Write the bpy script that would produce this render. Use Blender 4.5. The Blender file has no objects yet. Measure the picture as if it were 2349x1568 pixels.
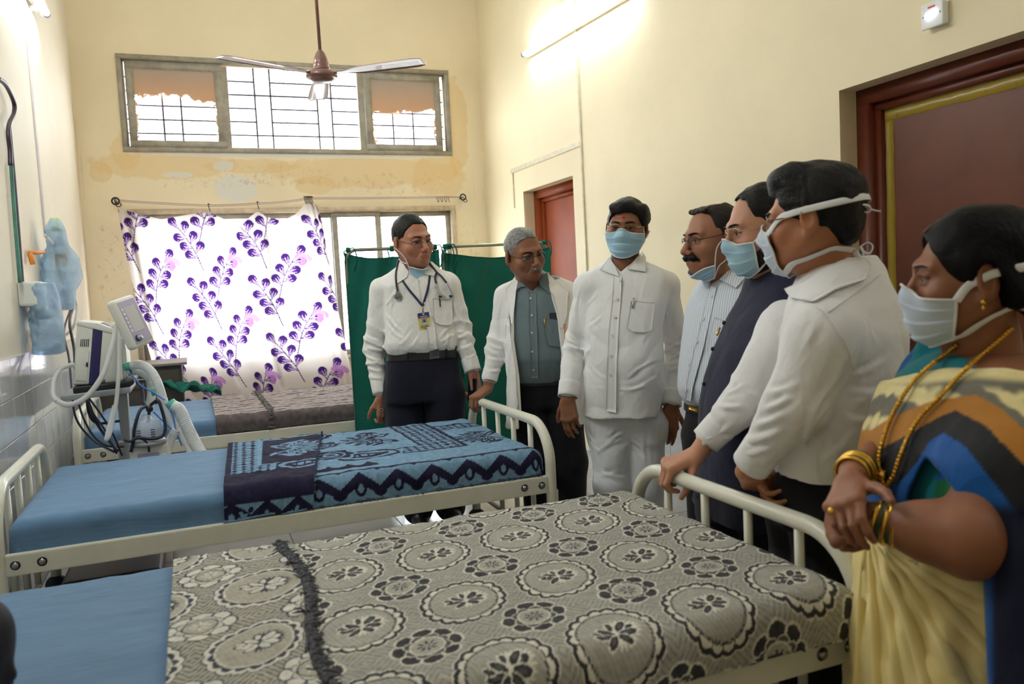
import bpy, bmesh, math, random
import numpy as np
from mathutils import Vector, Matrix
random.seed(7); RNG = np.random.default_rng(7)
C = bpy.context.scene.collection
SC = bpy.context.scene
# ------------------------------------------------------------------ camera, world, light, exposure
CAMH = 1.32
FPX, YAW, PITCH, ROLL = 1844.77, 0.376894, 0.0702136, -0.0513397   # image taken to be 2349 x 1568
CX, CY = 1174.5, 784.0
_cy, _sy = math.cos(YAW), math.sin(YAW)
_f = np.array([_sy*math.cos(PITCH), _cy*math.cos(PITCH), -math.sin(PITCH)])
_r0 = np.array([_cy, -_sy, 0.0]); _u0 = np.cross(_r0, _f)
_r = math.cos(ROLL)*_r0 + math.sin(ROLL)*_u0; _u = np.cross(_r, _f)
cam = bpy.data.cameras.new('camera'); camo = bpy.data.objects.new('camera', cam); C.objects.link(camo)
camo.matrix_world = Matrix(((_r[0], _u[0], -_f[0], 0), (_r[1], _u[1], -_f[1], 0), (_r[2], _u[2], -_f[2], CAMH), (0, 0, 0, 1)))
cam.sensor_width = 36.0; cam.lens = FPX/2349*36.0; cam.clip_start = 0.05; cam.clip_end = 200
cam.dof.use_dof = True; cam.dof.focus_distance = 4.1; cam.dof.aperture_fstop = 3.5
SC.camera = camo
SC.view_settings.view_transform = 'Standard'; SC.view_settings.look = 'None'
SC.view_settings.gamma = 1.0; SC.view_settings.use_curve_mapping = False
SC.view_settings.exposure = 0.65
SC.cycles.use_denoising = True
SC.cycles.max_bounces = 10; SC.cycles.diffuse_bounces = 5; SC.cycles.glossy_bounces = 3
SC.cycles.transparent_max_bounces = 16; SC.cycles.transmission_bounces = 6
SC.cycles.sample_clamp_indirect = 6.0; SC.cycles.caustics_reflective = False; SC.cycles.caustics_refractive = False
SC.render.film_transparent = False
w = bpy.data.worlds.new('daylight'); SC.world = w; w.use_nodes = True
bg = w.node_tree.nodes['Background']; bg.inputs[0].default_value = (0.90, 0.95, 1.0, 1); bg.inputs[1].default_value = 9.0
def lamp_area(name, loc, rot, sx, sy, power, col=(1, 1, 1), portal=False):
    l = bpy.data.lights.new(name, 'AREA'); l.shape = 'RECTANGLE'; l.size = sx; l.size_y = sy; l.energy = power; l.color = col
    if portal: l.cycles.is_portal = True
    o = bpy.data.objects.new(name, l); C.objects.link(o); o.location = loc; o.rotation_euler = rot
    return o
XL, XR, YB, YF, ZC = -0.78, 2.806, 7.613, -3.2, 4.35        # inner faces of the room
# daylight enters by the two windows of the back wall
lamp_area('portal_upper', (1.02, YB+0.32, 3.02), (math.radians(-90), 0, 0), 2.9, 0.8, 1, portal=True)
lamp_area('portal_lower', (1.02, YB+0.32, 1.42), (math.radians(-90), 0, 0), 2.9, 1.4, 1, portal=True)
# two seen tubes and two added fill tubes give the rest (built further down)
TUBE_E = 52.0; TUBE_C = (0.87, 0.95, 1.0)

# ------------------------------------------------------------------ pixel of the photograph -> point on a real plane
O3 = np.array([0, 0, CAMH])
def _ray(x, y): return _r*((x-CX)/FPX) - _u*((y-CY)/FPX) + _f
def on_x(x, y, X): d = _ray(x, y); return O3 + d*(X/d[0])
def on_y(x, y, Y): d = _ray(x, y); return O3 + d*(Y/d[1])
def on_z(x, y, z): d = _ray(x, y); return O3 + d*((z-CAMH)/d[2])
def on_d(x, y, dep): return O3 + _ray(x, y)*dep
VIEW_R, VIEW_U, VIEW_F = _r, _u, _f

# ------------------------------------------------------------------ naming
def tag(o, label=None, cat=None, group=None, kind=None):
    if label: o['label'] = label
    if cat: o['category'] = cat
    if group: o['group'] = group
    if kind: o['kind'] = kind
    return o
def empty(name, loc, label=None, cat=None, group=None, kind=None, rz=0.0):
    o = bpy.data.objects.new(name, None); C.objects.link(o); o.location = tuple(map(float, loc)); o.rotation_euler = (0, 0, rz)
    o.empty_display_size = 0.1
    return tag(o, label, cat, group, kind)
PARENT_INV = {}
def link(name, me, mat=None, parent=None, smooth=False):
    if smooth and len(me.polygons): me.polygons.foreach_set('use_smooth', np.ones(len(me.polygons), bool))
    if mat is not None and len(me.materials) == 0:
        for m in (mat if isinstance(mat, (list, tuple)) else [mat]): me.materials.append(m)
    o = bpy.data.objects.new(name, me); C.objects.link(o)
    if parent is not None:
        o.parent = parent
        mw = Matrix.Identity(4); p = parent; chain = []
        while p is not None: chain.append(p); p = p.parent
        for q in reversed(chain): mw = mw @ q.matrix_parent_inverse @ q.matrix_basis
        o.matrix_parent_inverse = mw.inverted()
    return o
def bm_obj(name, bm, mat=None, parent=None, smooth=False):
    me = bpy.data.meshes.new(name); bmesh.ops.recalc_face_normals(bm, faces=bm.faces); bm.to_mesh(me); bm.free()
    return link(name, me, mat, parent, smooth)
def np_mesh(name, V, F, smooth=True):
    me = bpy.data.meshes.new(name); V = np.asarray(V, np.float32); F = np.asarray(F, np.int32); k = F.shape[1]
    me.vertices.add(len(V)); me.vertices.foreach_set('co', V.ravel())
    me.loops.add(F.size); me.loops.foreach_set('vertex_index', F.ravel())
    me.polygons.add(len(F)); me.polygons.foreach_set('loop_start', np.arange(0, F.size, k, dtype=np.int32))
    me.polygons.foreach_set('loop_total', np.full(len(F), k, np.int32))
    if smooth: me.polygons.foreach_set('use_smooth', np.ones(len(F), bool))
    me.update(calc_edges=True); return me
def paint(me, rgb):
    a = me.color_attributes.new('paint', 'FLOAT_COLOR', 'POINT'); rgb = np.asarray(rgb, np.float32)
    a.data.foreach_set('color', np.concatenate([rgb, np.ones((len(rgb), 1), np.float32)], 1).ravel())
def copy_of(o, parent=None):
    c = o.copy(); C.objects.link(c)
    if parent is not None: c.parent = parent
    return c
def copy_tree(o, parent=None):
    c = copy_of(o, parent)
    for ch in o.children:
        copy_tree(ch, c)
    return c

# ------------------------------------------------------------------ shapes
def add_box(bm, c, s, rz=0.0, R=None):
    m = Matrix.Translation(Vector(map(float, c))) @ (R.to_4x4() if R is not None else Matrix.Rotation(rz, 4, 'Z')) @ Matrix.Diagonal((float(s[0]), float(s[1]), float(s[2]), 1))
    return bmesh.ops.create_cube(bm, size=1.0, matrix=m)['verts']
def box(name, lo, hi, mat, parent=None, bev=0.0, seg=2):
    bm = bmesh.new(); lo = np.array(lo, float); hi = np.array(hi, float)
    add_box(bm, (lo+hi)/2, hi-lo)
    if bev: bmesh.ops.bevel(bm, geom=bm.edges[:], offset=bev, segments=seg, profile=0.6, affect='EDGES')
    return bm_obj(name, bm, mat, parent)
def rbox(name, c, s, R, mat, parent=None, bev=0.0, seg=2):
    bm = bmesh.new(); add_box(bm, c, s, R=R)
    if bev: bmesh.ops.bevel(bm, geom=bm.edges[:], offset=bev, segments=seg, profile=0.6, affect='EDGES')
    return bm_obj(name, bm, mat, parent)
def spline(P, n=12, closed=False):
    P = np.asarray(P, float); m = len(P); out = []
    for i in range(m if closed else m-1):
        p0 = P[(i-1) % m] if (closed or i > 0) else 2*P[0]-P[1]
        p1 = P[i]; p2 = P[(i+1) % m]
        p3 = P[(i+2) % m] if (closed or i+2 < m) else 2*P[-1]-P[-2]
        t = np.linspace(0, 1, n, endpoint=False)[:, None]
        out.append(0.5*((2*p1)+(-p0+p2)*t+(2*p0-5*p1+4*p2-p3)*t*t+(-p0+3*p1-3*p2+p3)*t**3))
    out = np.concatenate(out)
    return out if closed else np.vstack([out, P[-1:]])
def tube_vf(P, r, k=10, closed=False, flat=1.0, nrm=None):
    P = np.asarray(P, float); n = len(P); r = np.broadcast_to(np.asarray(r, float), (n,))
    T = np.roll(P, -1, 0)-np.roll(P, 1, 0)
    if not closed: T[0] = P[1]-P[0]; T[-1] = P[-1]-P[-2]
    T /= np.linalg.norm(T, axis=1)[:, None]+1e-12
    a = np.array([0, 0, 1.0]) if abs(T[0][2]) < 0.9 else np.array([1.0, 0, 0])
    U = np.zeros((n, 3)); u = a-T[0]*a.dot(T[0]); u /= np.linalg.norm(u)
    for i in range(n):
        if nrm is not None: u = np.asarray(nrm[i] if np.ndim(nrm) > 1 else nrm, float)
        u = u-T[i]*u.dot(T[i]); u /= np.linalg.norm(u)+1e-12; U[i] = u
    W = np.cross(T, U); an = np.linspace(0, 2*np.pi, k, endpoint=False)
    V = P[:, None]+r[:, None, None]*(np.cos(an)[None, :, None]*U[:, None]*flat+np.sin(an)[None, :, None]*W[:, None])
    V = V.reshape(-1, 3); F = []
    i = np.arange(n if closed else n-1)[:, None]; j = np.arange(k)[None]
    F = np.stack([i*k+j, i*k+(j+1) % k, ((i+1) % n)*k+(j+1) % k, ((i+1) % n)*k+j], -1).reshape(-1, 4)
    if not closed:
        c0 = len(V); V = np.vstack([V, P[:1], P[-1:]]); jj = np.arange(k)
        cap0 = np.stack([np.full(k, c0), (jj+1) % k, jj, jj], -1); b = (n-1)*k
        cap1 = np.stack([np.full(k, c0+1), b+jj, b+(jj+1) % k, b+(jj+1) % k], -1)
        return V, F, np.vstack([cap0, cap1])[:, :3]
    return V, F, np.zeros((0, 3), int)
def mixed_mesh(name, V, Q, T, smooth=True):
    me = bpy.data.meshes.new(name); V = np.asarray(V, np.float32)
    Q = np.asarray(Q, np.int32).reshape(-1, 4); T = np.asarray(T, np.int32).reshape(-1, 3)
    me.vertices.add(len(V)); me.vertices.foreach_set('co', V.ravel())
    li = np.concatenate([Q.ravel(), T.ravel()]); me.loops.add(len(li)); me.loops.foreach_set('vertex_index', li)
    tot = np.concatenate([np.full(len(Q), 4), np.full(len(T), 3)]).astype(np.int32)
    me.polygons.add(len(tot)); me.polygons.foreach_set('loop_start', np.concatenate([[0], np.cumsum(tot)[:-1]]).astype(np.int32))
    me.polygons.foreach_set('loop_total', tot)
    if smooth: me.polygons.foreach_set('use_smooth', np.ones(len(tot), bool))
    me.update(calc_edges=True); return me
def sstep(a, b, x): t = np.clip((x-a)/(b-a), 0, 1); return t*t*(3-2*t)
def lerp(c, col, m): return c*(1-m[..., None])+np.array(col)*m[..., None]
def smooth_noise(shape, scale, seed, oct=3):
    r = np.random.default_rng(seed); out = np.zeros(shape); amp = 1.0
    for o in range(oct):
        n0 = max(2, int(shape[0]/scale)+2); n1 = max(2, int(shape[1]/scale)+2); g = r.normal(0, 1, (n0+1, n1+1))
        u = np.linspace(0, n0-1e-6, shape[0]); v = np.linspace(0, n1-1e-6, shape[1]); iu = u.astype(int); iv = v.astype(int)
        fu = (u-iu)[:, None]; fv = (v-iv)[None]; fu = fu*fu*(3-2*fu); fv = fv*fv*(3-2*fv)
        a = g[iu][:, iv]; b = g[iu+1][:, iv]; c = g[iu][:, iv+1]; d = g[iu+1][:, iv+1]
        out += amp*((a*(1-fu)+b*fu)*(1-fv)+(c*(1-fu)+d*fu)*fv); amp *= 0.5; scale = max(2, scale/2)
    return out
class Parts:
    def __init__(s): s.V = []; s.Q = []; s.T = []; s.n = 0
    def tube(s, P, r, k=10, closed=False, flat=1.0, nrm=None):
        V, F, T = tube_vf(P, r, k, closed, flat, nrm); s.V.append(V); s.Q.append(F+s.n); s.T.append(T+s.n); s.n += len(V); return s
    def raw(s, V, F):
        F = np.asarray(F, int); V = np.asarray(V, float)
        (s.Q if F.shape[1] == 4 else s.T).append(F+s.n); s.V.append(V); s.n += len(V); return s
    def box(s, lo, hi):
        lo = np.array(lo, float); hi = np.array(hi, float)
        V = np.array([[(lo, hi)[i][0], (lo, hi)[j][1], (lo, hi)[k][2]] for i in (0, 1) for j in (0, 1) for k in (0, 1)])
        return s.raw(V, [[0, 1, 3, 2], [4, 6, 7, 5], [0, 4, 5, 1], [2, 3, 7, 6], [0, 2, 6, 4], [1, 5, 7, 3]])
    def lathe(s, prof, o=(0, 0, 0), axis=(0, 0, 1), k=24):
        ax = np.array(axis, float); ax /= np.linalg.norm(ax); a = np.array([1.0, 0, 0]) if abs(ax[0]) < 0.8 else np.array([0, 1.0, 0])
        u = np.cross(ax, a); u /= np.linalg.norm(u); v = np.cross(ax, u); an = np.linspace(0, 2*np.pi, k, endpoint=False)
        ring = np.cos(an)[:, None]*u+np.sin(an)[:, None]*v
        V = np.concatenate([np.array(o, float)+ax*z+ring*max(r, 1e-5) for r, z in prof]); n = len(prof)
        i = np.arange(n-1)[:, None]; j = np.arange(k)[None]
        return s.raw(V, np.stack([i*k+j, i*k+(j+1) % k, (i+1)*k+(j+1) % k, (i+1)*k+j], -1).reshape(-1, 4))
    def mesh(s, name, smooth=True):
        return mixed_mesh(name, np.concatenate(s.V), np.concatenate(s.Q) if s.Q else [], np.concatenate(s.T) if s.T else [], smooth)
    def obj(s, name, mat, parent=None, smooth=True):
        return link(name, s.mesh(name, smooth), mat, parent)
def tube(name, P, r, mat, parent=None, k=10, closed=False, flat=1.0, nrm=None):
    return Parts().tube(P, r, k, closed, flat, nrm).obj(name, mat, parent)
def grid_vf(P):
    n, m = P.shape[:2]; i = np.arange(n-1)[:, None]; j = np.arange(m-1)[None]
    return P.reshape(-1, 3), np.stack([i*m+j, (i+1)*m+j, (i+1)*m+j+1, i*m+j+1], -1).reshape(-1, 4)
def slab_grid(P, N, th):
    """a sheet P[n,m,3] given thickness th against its normals N"""
    V, F = grid_vf(P); V2, F2 = grid_vf(P-N*th); n, m = P.shape[:2]; k = n*m
    b = np.concatenate([np.arange(m), np.arange(1, n)*m+m-1, (n-1)*m+np.arange(m-2, -1, -1), np.arange(n-2, 0, -1)*m])
    c = np.roll(b, -1); S = np.stack([b, c, c+k, b+k], -1)
    return np.vstack([V, V2]), np.vstack([F, F2[:, ::-1]+k, S[:, ::-1]])
def grid_normals(P):
    a = np.gradient(P, axis=0); b = np.gradient(P, axis=1); n = np.cross(a, b); return n/(np.linalg.norm(n, axis=-1, keepdims=True)+1e-12)

# ------------------------------------------------------------------ materials
def srgb(r, g, b):
    f = lambda c: c/12.92 if c <= 0.04045 else ((c+0.055)/1.055)**2.4
    return tuple(f(c/255.0) for c in (r, g, b))
class X:
    """arithmetic on shader sockets"""
    def __init__(s, nt, k): s.nt = nt; s.k = k
    def _m(s, op, *a):
        n = s.nt.nodes.new('ShaderNodeMath'); n.operation = op
        for i, v in enumerate((s,)+a):
            if isinstance(v, X): s.nt.links.new(v.k, n.inputs[i])
            else: n.inputs[i].default_value = float(v)
        return X(s.nt, n.outputs[0])
    def __add__(s, o): return s._m('ADD', o)
    __radd__ = __add__
    def __sub__(s, o): return s._m('SUBTRACT', o)
    def __rsub__(s, o): return (s*-1.0)+o
    def __mul__(s, o): return s._m('MULTIPLY', o)
    __rmul__ = __mul__
    def __truediv__(s, o): return s._m('DIVIDE', o)
    def sin(s): return s._m('SINE')
    def abs(s): return s._m('ABSOLUTE')
    def sqrt(s): return s._m('SQRT')
    def frac(s): return s._m('FRACT')
    def max(s, o): return s._m('MAXIMUM', o)
    def min(s, o): return s._m('MINIMUM', o)
    def lt(s, o): return s._m('LESS_THAN', o)
    def gt(s, o): return s._m('GREATER_THAN', o)
    def step(s, a, b):
        n = s.nt.nodes.new('ShaderNodeMapRange'); n.interpolation_type = 'SMOOTHSTEP'; s.nt.links.new(s.k, n.inputs[0])
        n.inputs[1].default_value = a; n.inputs[2].default_value = b; return X(s.nt, n.outputs[0])
class M:
    def __init__(s, name, col=(0.8, 0.8, 0.8), rough=0.5, metal=0.0, spec=0.5, sheen=0.0, sss=0.0, coat=0.0):
        s.m = bpy.data.materials.new(name); s.m.use_nodes = True; s.nt = s.m.node_tree; s.p = s.nt.nodes['Principled BSDF']
        s.p.inputs['Base Color'].default_value = (*col, 1); s.p.inputs['Roughness'].default_value = rough
        s.p.inputs['Metallic'].default_value = metal; s.p.inputs['Specular IOR Level'].default_value = spec
        s.p.inputs['Sheen Weight'].default_value = sheen; s.p.inputs['Coat Weight'].default_value = coat
        if sss: s.p.inputs['Subsurface Weight'].default_value = sss; s.p.inputs['Subsurface Radius'].default_value = (0.012, 0.005, 0.003); s.p.inputs['Subsurface Scale'].default_value = 0.6
        s.m.diffuse_color = (*col, 1); s.base = col
    def link(s, a, b): s.nt.links.new(a.k if isinstance(a, X) else a, s.p.inputs[b] if isinstance(b, str) else b)
    def coord(s, kind='Object'):
        n = s.nt.nodes.new('ShaderNodeTexCoord'); return n.outputs[kind]
    def xyz(s, sock=None):
        n = s.nt.nodes.new('ShaderNodeSeparateXYZ'); s.nt.links.new(sock or s.coord(), n.inputs[0]); return [X(s.nt, o) for o in n.outputs]
    def noise(s, scale=5, detail=4, rough=0.6, warp=0.0, stretch=None, coord=None):
        n = s.nt.nodes.new('ShaderNodeTexNoise'); n.inputs['Scale'].default_value = scale; n.inputs['Detail'].default_value = detail
        n.inputs['Roughness'].default_value = rough; n.inputs['Distortion'].default_value = warp; c = coord or s.coord()
        if stretch:
            mp = s.nt.nodes.new('ShaderNodeMapping'); mp.inputs['Scale'].default_value = stretch; s.nt.links.new(c, mp.inputs[0]); c = mp.outputs[0]
        s.nt.links.new(c, n.inputs['Vector']); return X(s.nt, n.outputs[0])
    def rgb(s, c):
        n = s.nt.nodes.new('ShaderNodeRGB'); n.outputs[0].default_value = (*c, 1); return n.outputs[0]
    def mix(s, fac, a, b):
        n = s.nt.nodes.new('ShaderNodeMix'); n.data_type = 'RGBA'
        ins = [i for i in n.inputs if i.type == 'RGBA']; fi = n.inputs[0]
        if isinstance(fac, X): s.nt.links.new(fac.k, fi)
        else: fi.default_value = fac
        for i, v in zip(ins, (a, b)):
            if isinstance(v, tuple): i.default_value = (*v, 1)
            else: s.nt.links.new(v.k if isinstance(v, X) else v, i)
        return [o for o in n.outputs if o.type == 'RGBA'][0]
    def vary(s, scale=4, amt=0.12, **k):
        f = s.noise(scale, **k).step(0.3, 0.7); c = s.base
        s.link(s.mix(f, tuple(v*(1-amt) for v in c), tuple(min(1, v*(1+amt)) for v in c)), 'Base Color'); return s
    def paint(s):
        n = s.nt.nodes.new('ShaderNodeVertexColor'); n.layer_name = 'paint'; s.link(n.outputs[0], 'Base Color'); return s
    def bump(s, h, dist=0.002, strength=0.6):
        n = s.nt.nodes.new('ShaderNodeBump'); n.inputs['Distance'].default_value = dist; n.inputs['Strength'].default_value = strength
        s.nt.links.new(h.k, n.inputs['Height']); s.nt.links.new(n.outputs[0], s.p.inputs['Normal']); return s
    def nbump(s, scale=60, dist=0.002, strength=0.6, **k): return s.bump(s.noise(scale, **k), dist, strength)
    def emit(s, c, e): s.p.inputs['Emission Color'].default_value = (*c, 1); s.p.inputs['Emission Strength'].default_value = e; return s
    def translucent(s, fac, col=None, sock=None):
        t = s.nt.nodes.new('ShaderNodeBsdfTranslucent'); mx = s.nt.nodes.new('ShaderNodeMixShader'); out = s.nt.nodes['Material Output']
        if sock is not None: s.nt.links.new(sock, t.inputs[0])
        elif col: t.inputs[0].default_value = (*col, 1)
        mx.inputs[0].default_value = fac; s.nt.links.new(s.p.outputs[0], mx.inputs[1]); s.nt.links.new(t.outputs[0], mx.inputs[2])
        s.nt.links.new(mx.outputs[0], out.inputs[0]); return s
    def through(s, fac, col=(1, 1, 1)):
        """see-through share: fac is a number or socket expression"""
        t = s.nt.nodes.new('ShaderNodeBsdfTransparent'); t.inputs[0].default_value = (*col, 1)
        mx = s.nt.nodes.new('ShaderNodeMixShader'); out = s.nt.nodes['Material Output']
        prev = out.inputs[0].links[0].from_socket if out.inputs[0].links else s.p.outputs[0]
        if isinstance(fac, X): s.nt.links.new(fac.k, mx.inputs[0])
        else: mx.inputs[0].default_value = fac
        s.nt.links.new(prev, mx.inputs[1]); s.nt.links.new(t.outputs[0], mx.inputs[2]); s.nt.links.new(mx.outputs[0], out.inputs[0]); return s
def glass(name, tint=(0.96, 0.98, 0.98), fac=0.9):
    m = M(name, (0.9, 0.93, 0.95), 0.03, spec=0.8); m.through(fac, tint); return m.m
# ================================================================== setting
def wall_paint(name, base, stains=None):
    m = M(name, base, 0.62, spec=0.25); x, y, z = m.xyz()
    f = m.noise(1.3, 5, 0.6).step(0.35, 0.75)
    c = m.mix(f, tuple(v*0.96 for v in base), tuple(min(1, v*1.03) for v in base))
    st = m.noise(9, 6, 0.7, stretch=(1, 1, 0.25)).step(0.62, 0.85)*0.25
    c = m.mix(st, c, tuple(v*a for v, a in zip(base, (0.9, 0.82, 0.66))))
    if stains: c = stains(m, x, y, z, c)
    m.link(c, 'Base Color'); m.nbump(34, 0.003, 0.25, detail=6)
    return m.m
CREAM = srgb(246, 230, 197)
def blob(x, z, cx, cz, rx, rz, n, amt=0.9):
    dx = (x-cx)/rx; dz = (z-cz)/rz
    return (1.0-(dx*dx+dz*dz).sqrt()+(n-0.5)*amt).step(0.0, 0.16)
def back_stains(m, x, y, z, c):
    n = m.noise(7, 7, 0.65); n2 = m.noise(18, 6, 0.7)
    ochre = srgb(232, 198, 138)
    for a in ((-0.12, 2.51, 0.62, 0.13), (0.62, 2.50, 0.42, 0.07), (1.62, 2.45, 0.95, 0.16), (1.15, 2.33, 0.2, 0.09), (2.35, 2.42, 0.3, 0.22), (-0.42, 2.62, 0.12, 0.16), (-0.62, 2.45, 0.1, 0.1), (2.55, 2.9, 0.12, 0.5)):
        c = m.mix(blob(x, z, *a, n)*0.5, c, ochre)
    for a in ((0.45, 2.30, 0.2, 0.13), (0.36, 2.5, 0.09, 0.05), (-0.02, 2.42, 0.14, 0.03), (1.05, 2.6, 1.5, 0.025)):
        c = m.mix(blob(x, z, *a, n2)*0.8, c, srgb(232, 229, 222))
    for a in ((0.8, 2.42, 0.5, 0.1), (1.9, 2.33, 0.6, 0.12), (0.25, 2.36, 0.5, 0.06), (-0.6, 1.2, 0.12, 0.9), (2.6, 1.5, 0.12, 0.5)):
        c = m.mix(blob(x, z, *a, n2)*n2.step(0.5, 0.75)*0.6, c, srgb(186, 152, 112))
    n3 = m.noise(60, 3, 0.5, stretch=(1, 1, 0.02)).step(0.68, 0.74)*(z*-1.0+2.65).step(0, .05)*(z-2.15).step(0, .1)*0.5
    return m.mix(n3, c, srgb(190, 165, 130))
def left_stains(m, x, y, z, c):
    n = m.noise(9, 6, 0.7)
    c = m.mix(blob(y, z, 4.95, 1.14, 0.35, 0.11, n)*0.7, c, srgb(160, 128, 92))
    c = m.mix(blob(y, z, 5.2, 1.25, 0.25, 0.13, n)*0.45, c, srgb(192, 160, 120))
    c = m.mix(blob(y, z, 4.88, 1.29, 0.13, 0.05, n)*0.9, c, srgb(120, 112, 106))
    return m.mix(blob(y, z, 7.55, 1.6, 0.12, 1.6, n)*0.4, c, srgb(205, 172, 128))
m_back = wall_paint('cream_paint_stained', CREAM, back_stains)
m_left = wall_paint('cream_paint_left', srgb(243, 234, 215), left_stains)
m_right = wall_paint('cream_paint', srgb(243, 229, 194))
m_plain = wall_paint('cream_paint_plain', srgb(240, 226, 196))
m_white = M('white_ceiling', (0.8, 0.79, 0.76), 0.8).m
TW = 0.22
def wall_pieces(name, pieces, mat):
    bm = bmesh.new()
    for lo, hi in pieces:
        lo = np.array(lo, float); hi = np.array(hi, float); add_box(bm, (lo+hi)/2, hi-lo)
    return tag(bm_obj(name, bm, mat), kind='structure')
W1 = (-0.435, 2.485, 2.615, 3.430); W2 = (-0.446, 2.486, 0.705, 2.130)
xa, xb = XL-TW, XR+TW
wall_back = wall_pieces('wall_back', [((xa, YB, 0), (xb, YB+TW, W2[2])), ((xa, YB, W2[3]), (xb, YB+TW, W1[2])), ((xa, YB, W1[3]), (xb, YB+TW, ZC)),
    ((xa, YB, W1[2]), (W1[0], YB+TW, W1[3])), ((W1[1], YB, W1[2]), (xb, YB+TW, W1[3])), ((xa, YB, W2[2]), (W2[0], YB+TW, W2[3])), ((W2[1], YB, W2[2]), (xb, YB+TW, W2[3]))], m_back)
wall_left = wall_pieces('wall_left', [((xa, YF, 0), (XL, YB, ZC))], m_left)
D2 = (5.64, 6.636, 2.14); D1 = (1.70, 2.894, 2.125)      # openings of the right wall: y0, y1, top
wall_right = wall_pieces('wall_right', [((XR, YF, 0), (xb, D1[0], ZC)), ((XR, D1[0], D1[2]), (xb, D1[1], ZC)), ((XR, D1[1], 0), (xb, D2[0], ZC)),
    ((XR, D2[0], D2[2]), (xb, D2[1], ZC)), ((XR, D2[1], 0), (xb, YB, ZC))], m_right)
wall_front = wall_pieces('wall_front', [((xa, YF-TW, 0), (xb, YF, ZC))], m_plain)
ceiling = wall_pieces('ceiling', [((xa, YF-TW, ZC), (xb, YB+TW, ZC+0.15))], m_white)
# floor with its slabs
mf = M('floor_bed', srgb(120, 116, 110), 0.7)
floor = wall_pieces('floor', [((xa, YF-TW, -0.2), (xb, YB+TW, -0.012))], mf.m)
mt = M('floor_slab', srgb(158, 154, 150), 0.16, spec=0.5).vary(3, 0.07); mt.nbump(8, 0.001, 0.1)
bm = bmesh.new(); add_box(bm, (0, 0, -0.007), (0.597, 0.597, 0.014)); bmesh.ops.bevel(bm, geom=[e for e in bm.edges if all(v.co.z > -0.001 for v in e.verts)], offset=0.002, segments=1, affect='EDGES')
ft = bpy.data.meshes.new('slab'); bm.to_mesh(ft); bm.free()
for i in range(6):
    for j in range(13):
        o = link('floor_tile', ft, mt.m, floor); o.matrix_basis = Matrix.Translation((XL+0.3+i*0.6, 0.0+j*0.6-0.1, 0.0))
# glazed tiles of the dado
TH, TWD, ZT = 0.1835, 0.236, 1.113
mtile = M('white_glaze', srgb(226, 229, 233), 0.07, spec=0.6, coat=0.3).vary(2.2, 0.035); mtile.nbump(2.5, 0.004, 0.10, detail=2)
bm = bmesh.new(); add_box(bm, (0, 0, 0), (0.010, TWD-0.004, TH-0.004))
bmesh.ops.bevel(bm, geom=[e for e in bm.edges if all(v.co.x > 0 for v in e.verts)], offset=0.002, segments=1, affect='EDGES')
tm = bpy.data.meshes.new('tile'); bm.to_mesh(tm); bm.free()
for i in range(24):
    for k in range(6):
        o = link('tile', tm, mtile.m, wall_left)
        o.matrix_basis = Matrix.Translation((XL+0.004+random.uniform(-.0006, .0006), 2.06+TWD*(i+0.5), ZT-TH*(k+0.5))) @ Matrix.Rotation(random.uniform(-.0035, .0035), 4, 'Z') @ Matrix.Rotation(random.uniform(-.003, .003), 4, 'Y')
for i in range(11):
    for k in range(6):
        o = link('tile', tm, mtile.m, wall_right)
        o.matrix_basis = Matrix.Translation((XR-0.004, 2.98+TWD*(i+0.5), 1.085-0.18*(k+0.5))) @ Matrix.Rotation(math.pi, 4, 'Z') @ Matrix.Rotation(random.uniform(-.003, .003), 4, 'Z')
# ------------------------------------------------------------------ windows
m_alu = M('grey_painted_frame', srgb(168, 162, 148), 0.55, spec=0.4); m_alu.vary(14, 0.16, detail=6); m_alu = m_alu.m
m_tan = M('weathered_tan_frame', srgb(214, 196, 168), 0.6); m_tan.vary(10, 0.2, detail=7); m_tan = m_tan.m
m_bar = M('dark_iron_bar', srgb(70, 70, 84), 0.5, 0.4).m
m_glass = glass('window_glass')
def peeled(name, cx, w, z0, zt, seed):
    m = M(name, srgb(200, 158, 122), 0.7); x, y, z = m.xyz()
    n = m.noise(26, 7, 0.72, coord=None); n2 = m.noise(70, 3, 0.6); big = m.noise(5+seed, 3, 0.5)
    edge = (z-z0)+(n-0.5)*0.16+(big-0.5)*0.22
    side = ((x-cx).abs()-w*0.40)*1.1
    hole = edge.max(side+(n-0.5)*0.25)
    spot = n2.gt(0.70)*n.gt(0.5)
    keep = hole.step(0.0, 0.012)*(1.0-spot)
    c = m.mix((z-z0).step(0.0, 0.3), srgb(198, 166, 138), srgb(178, 164, 150)); m.link(c, 'Base Color')
    m.translucent(0.26, sock=c); m.through(1.0-keep); return m.m
win1 = empty('window_1', (1.02, YB, 2.615), kind='structure')
def frame(name, x0, x1, z0, z1, y0, y1, t, mat, parent):
    p = Parts(); p.box((x0, y0, z0), (x1, y1, z0+t)); p.box((x0, y0, z1-t), (x1, y1, z1)); p.box((x0, y0, z0+t), (x0+t, y1, z1-t)); p.box((x1-t, y0, z0+t), (x1, y1, z1-t))
    return p.obj(name, mat, parent, smooth=False)
frame('outer_frame', W1[0], W1[1], W1[2], W1[3], YB-0.012, YB+0.10, 0.038, m_alu, win1)
frame('track', W1[0]+.038, W1[1]-.038, W1[2]+.038, W1[3]-.038, YB+0.03, YB+0.045, 0.016, m_tan, win1)
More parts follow.
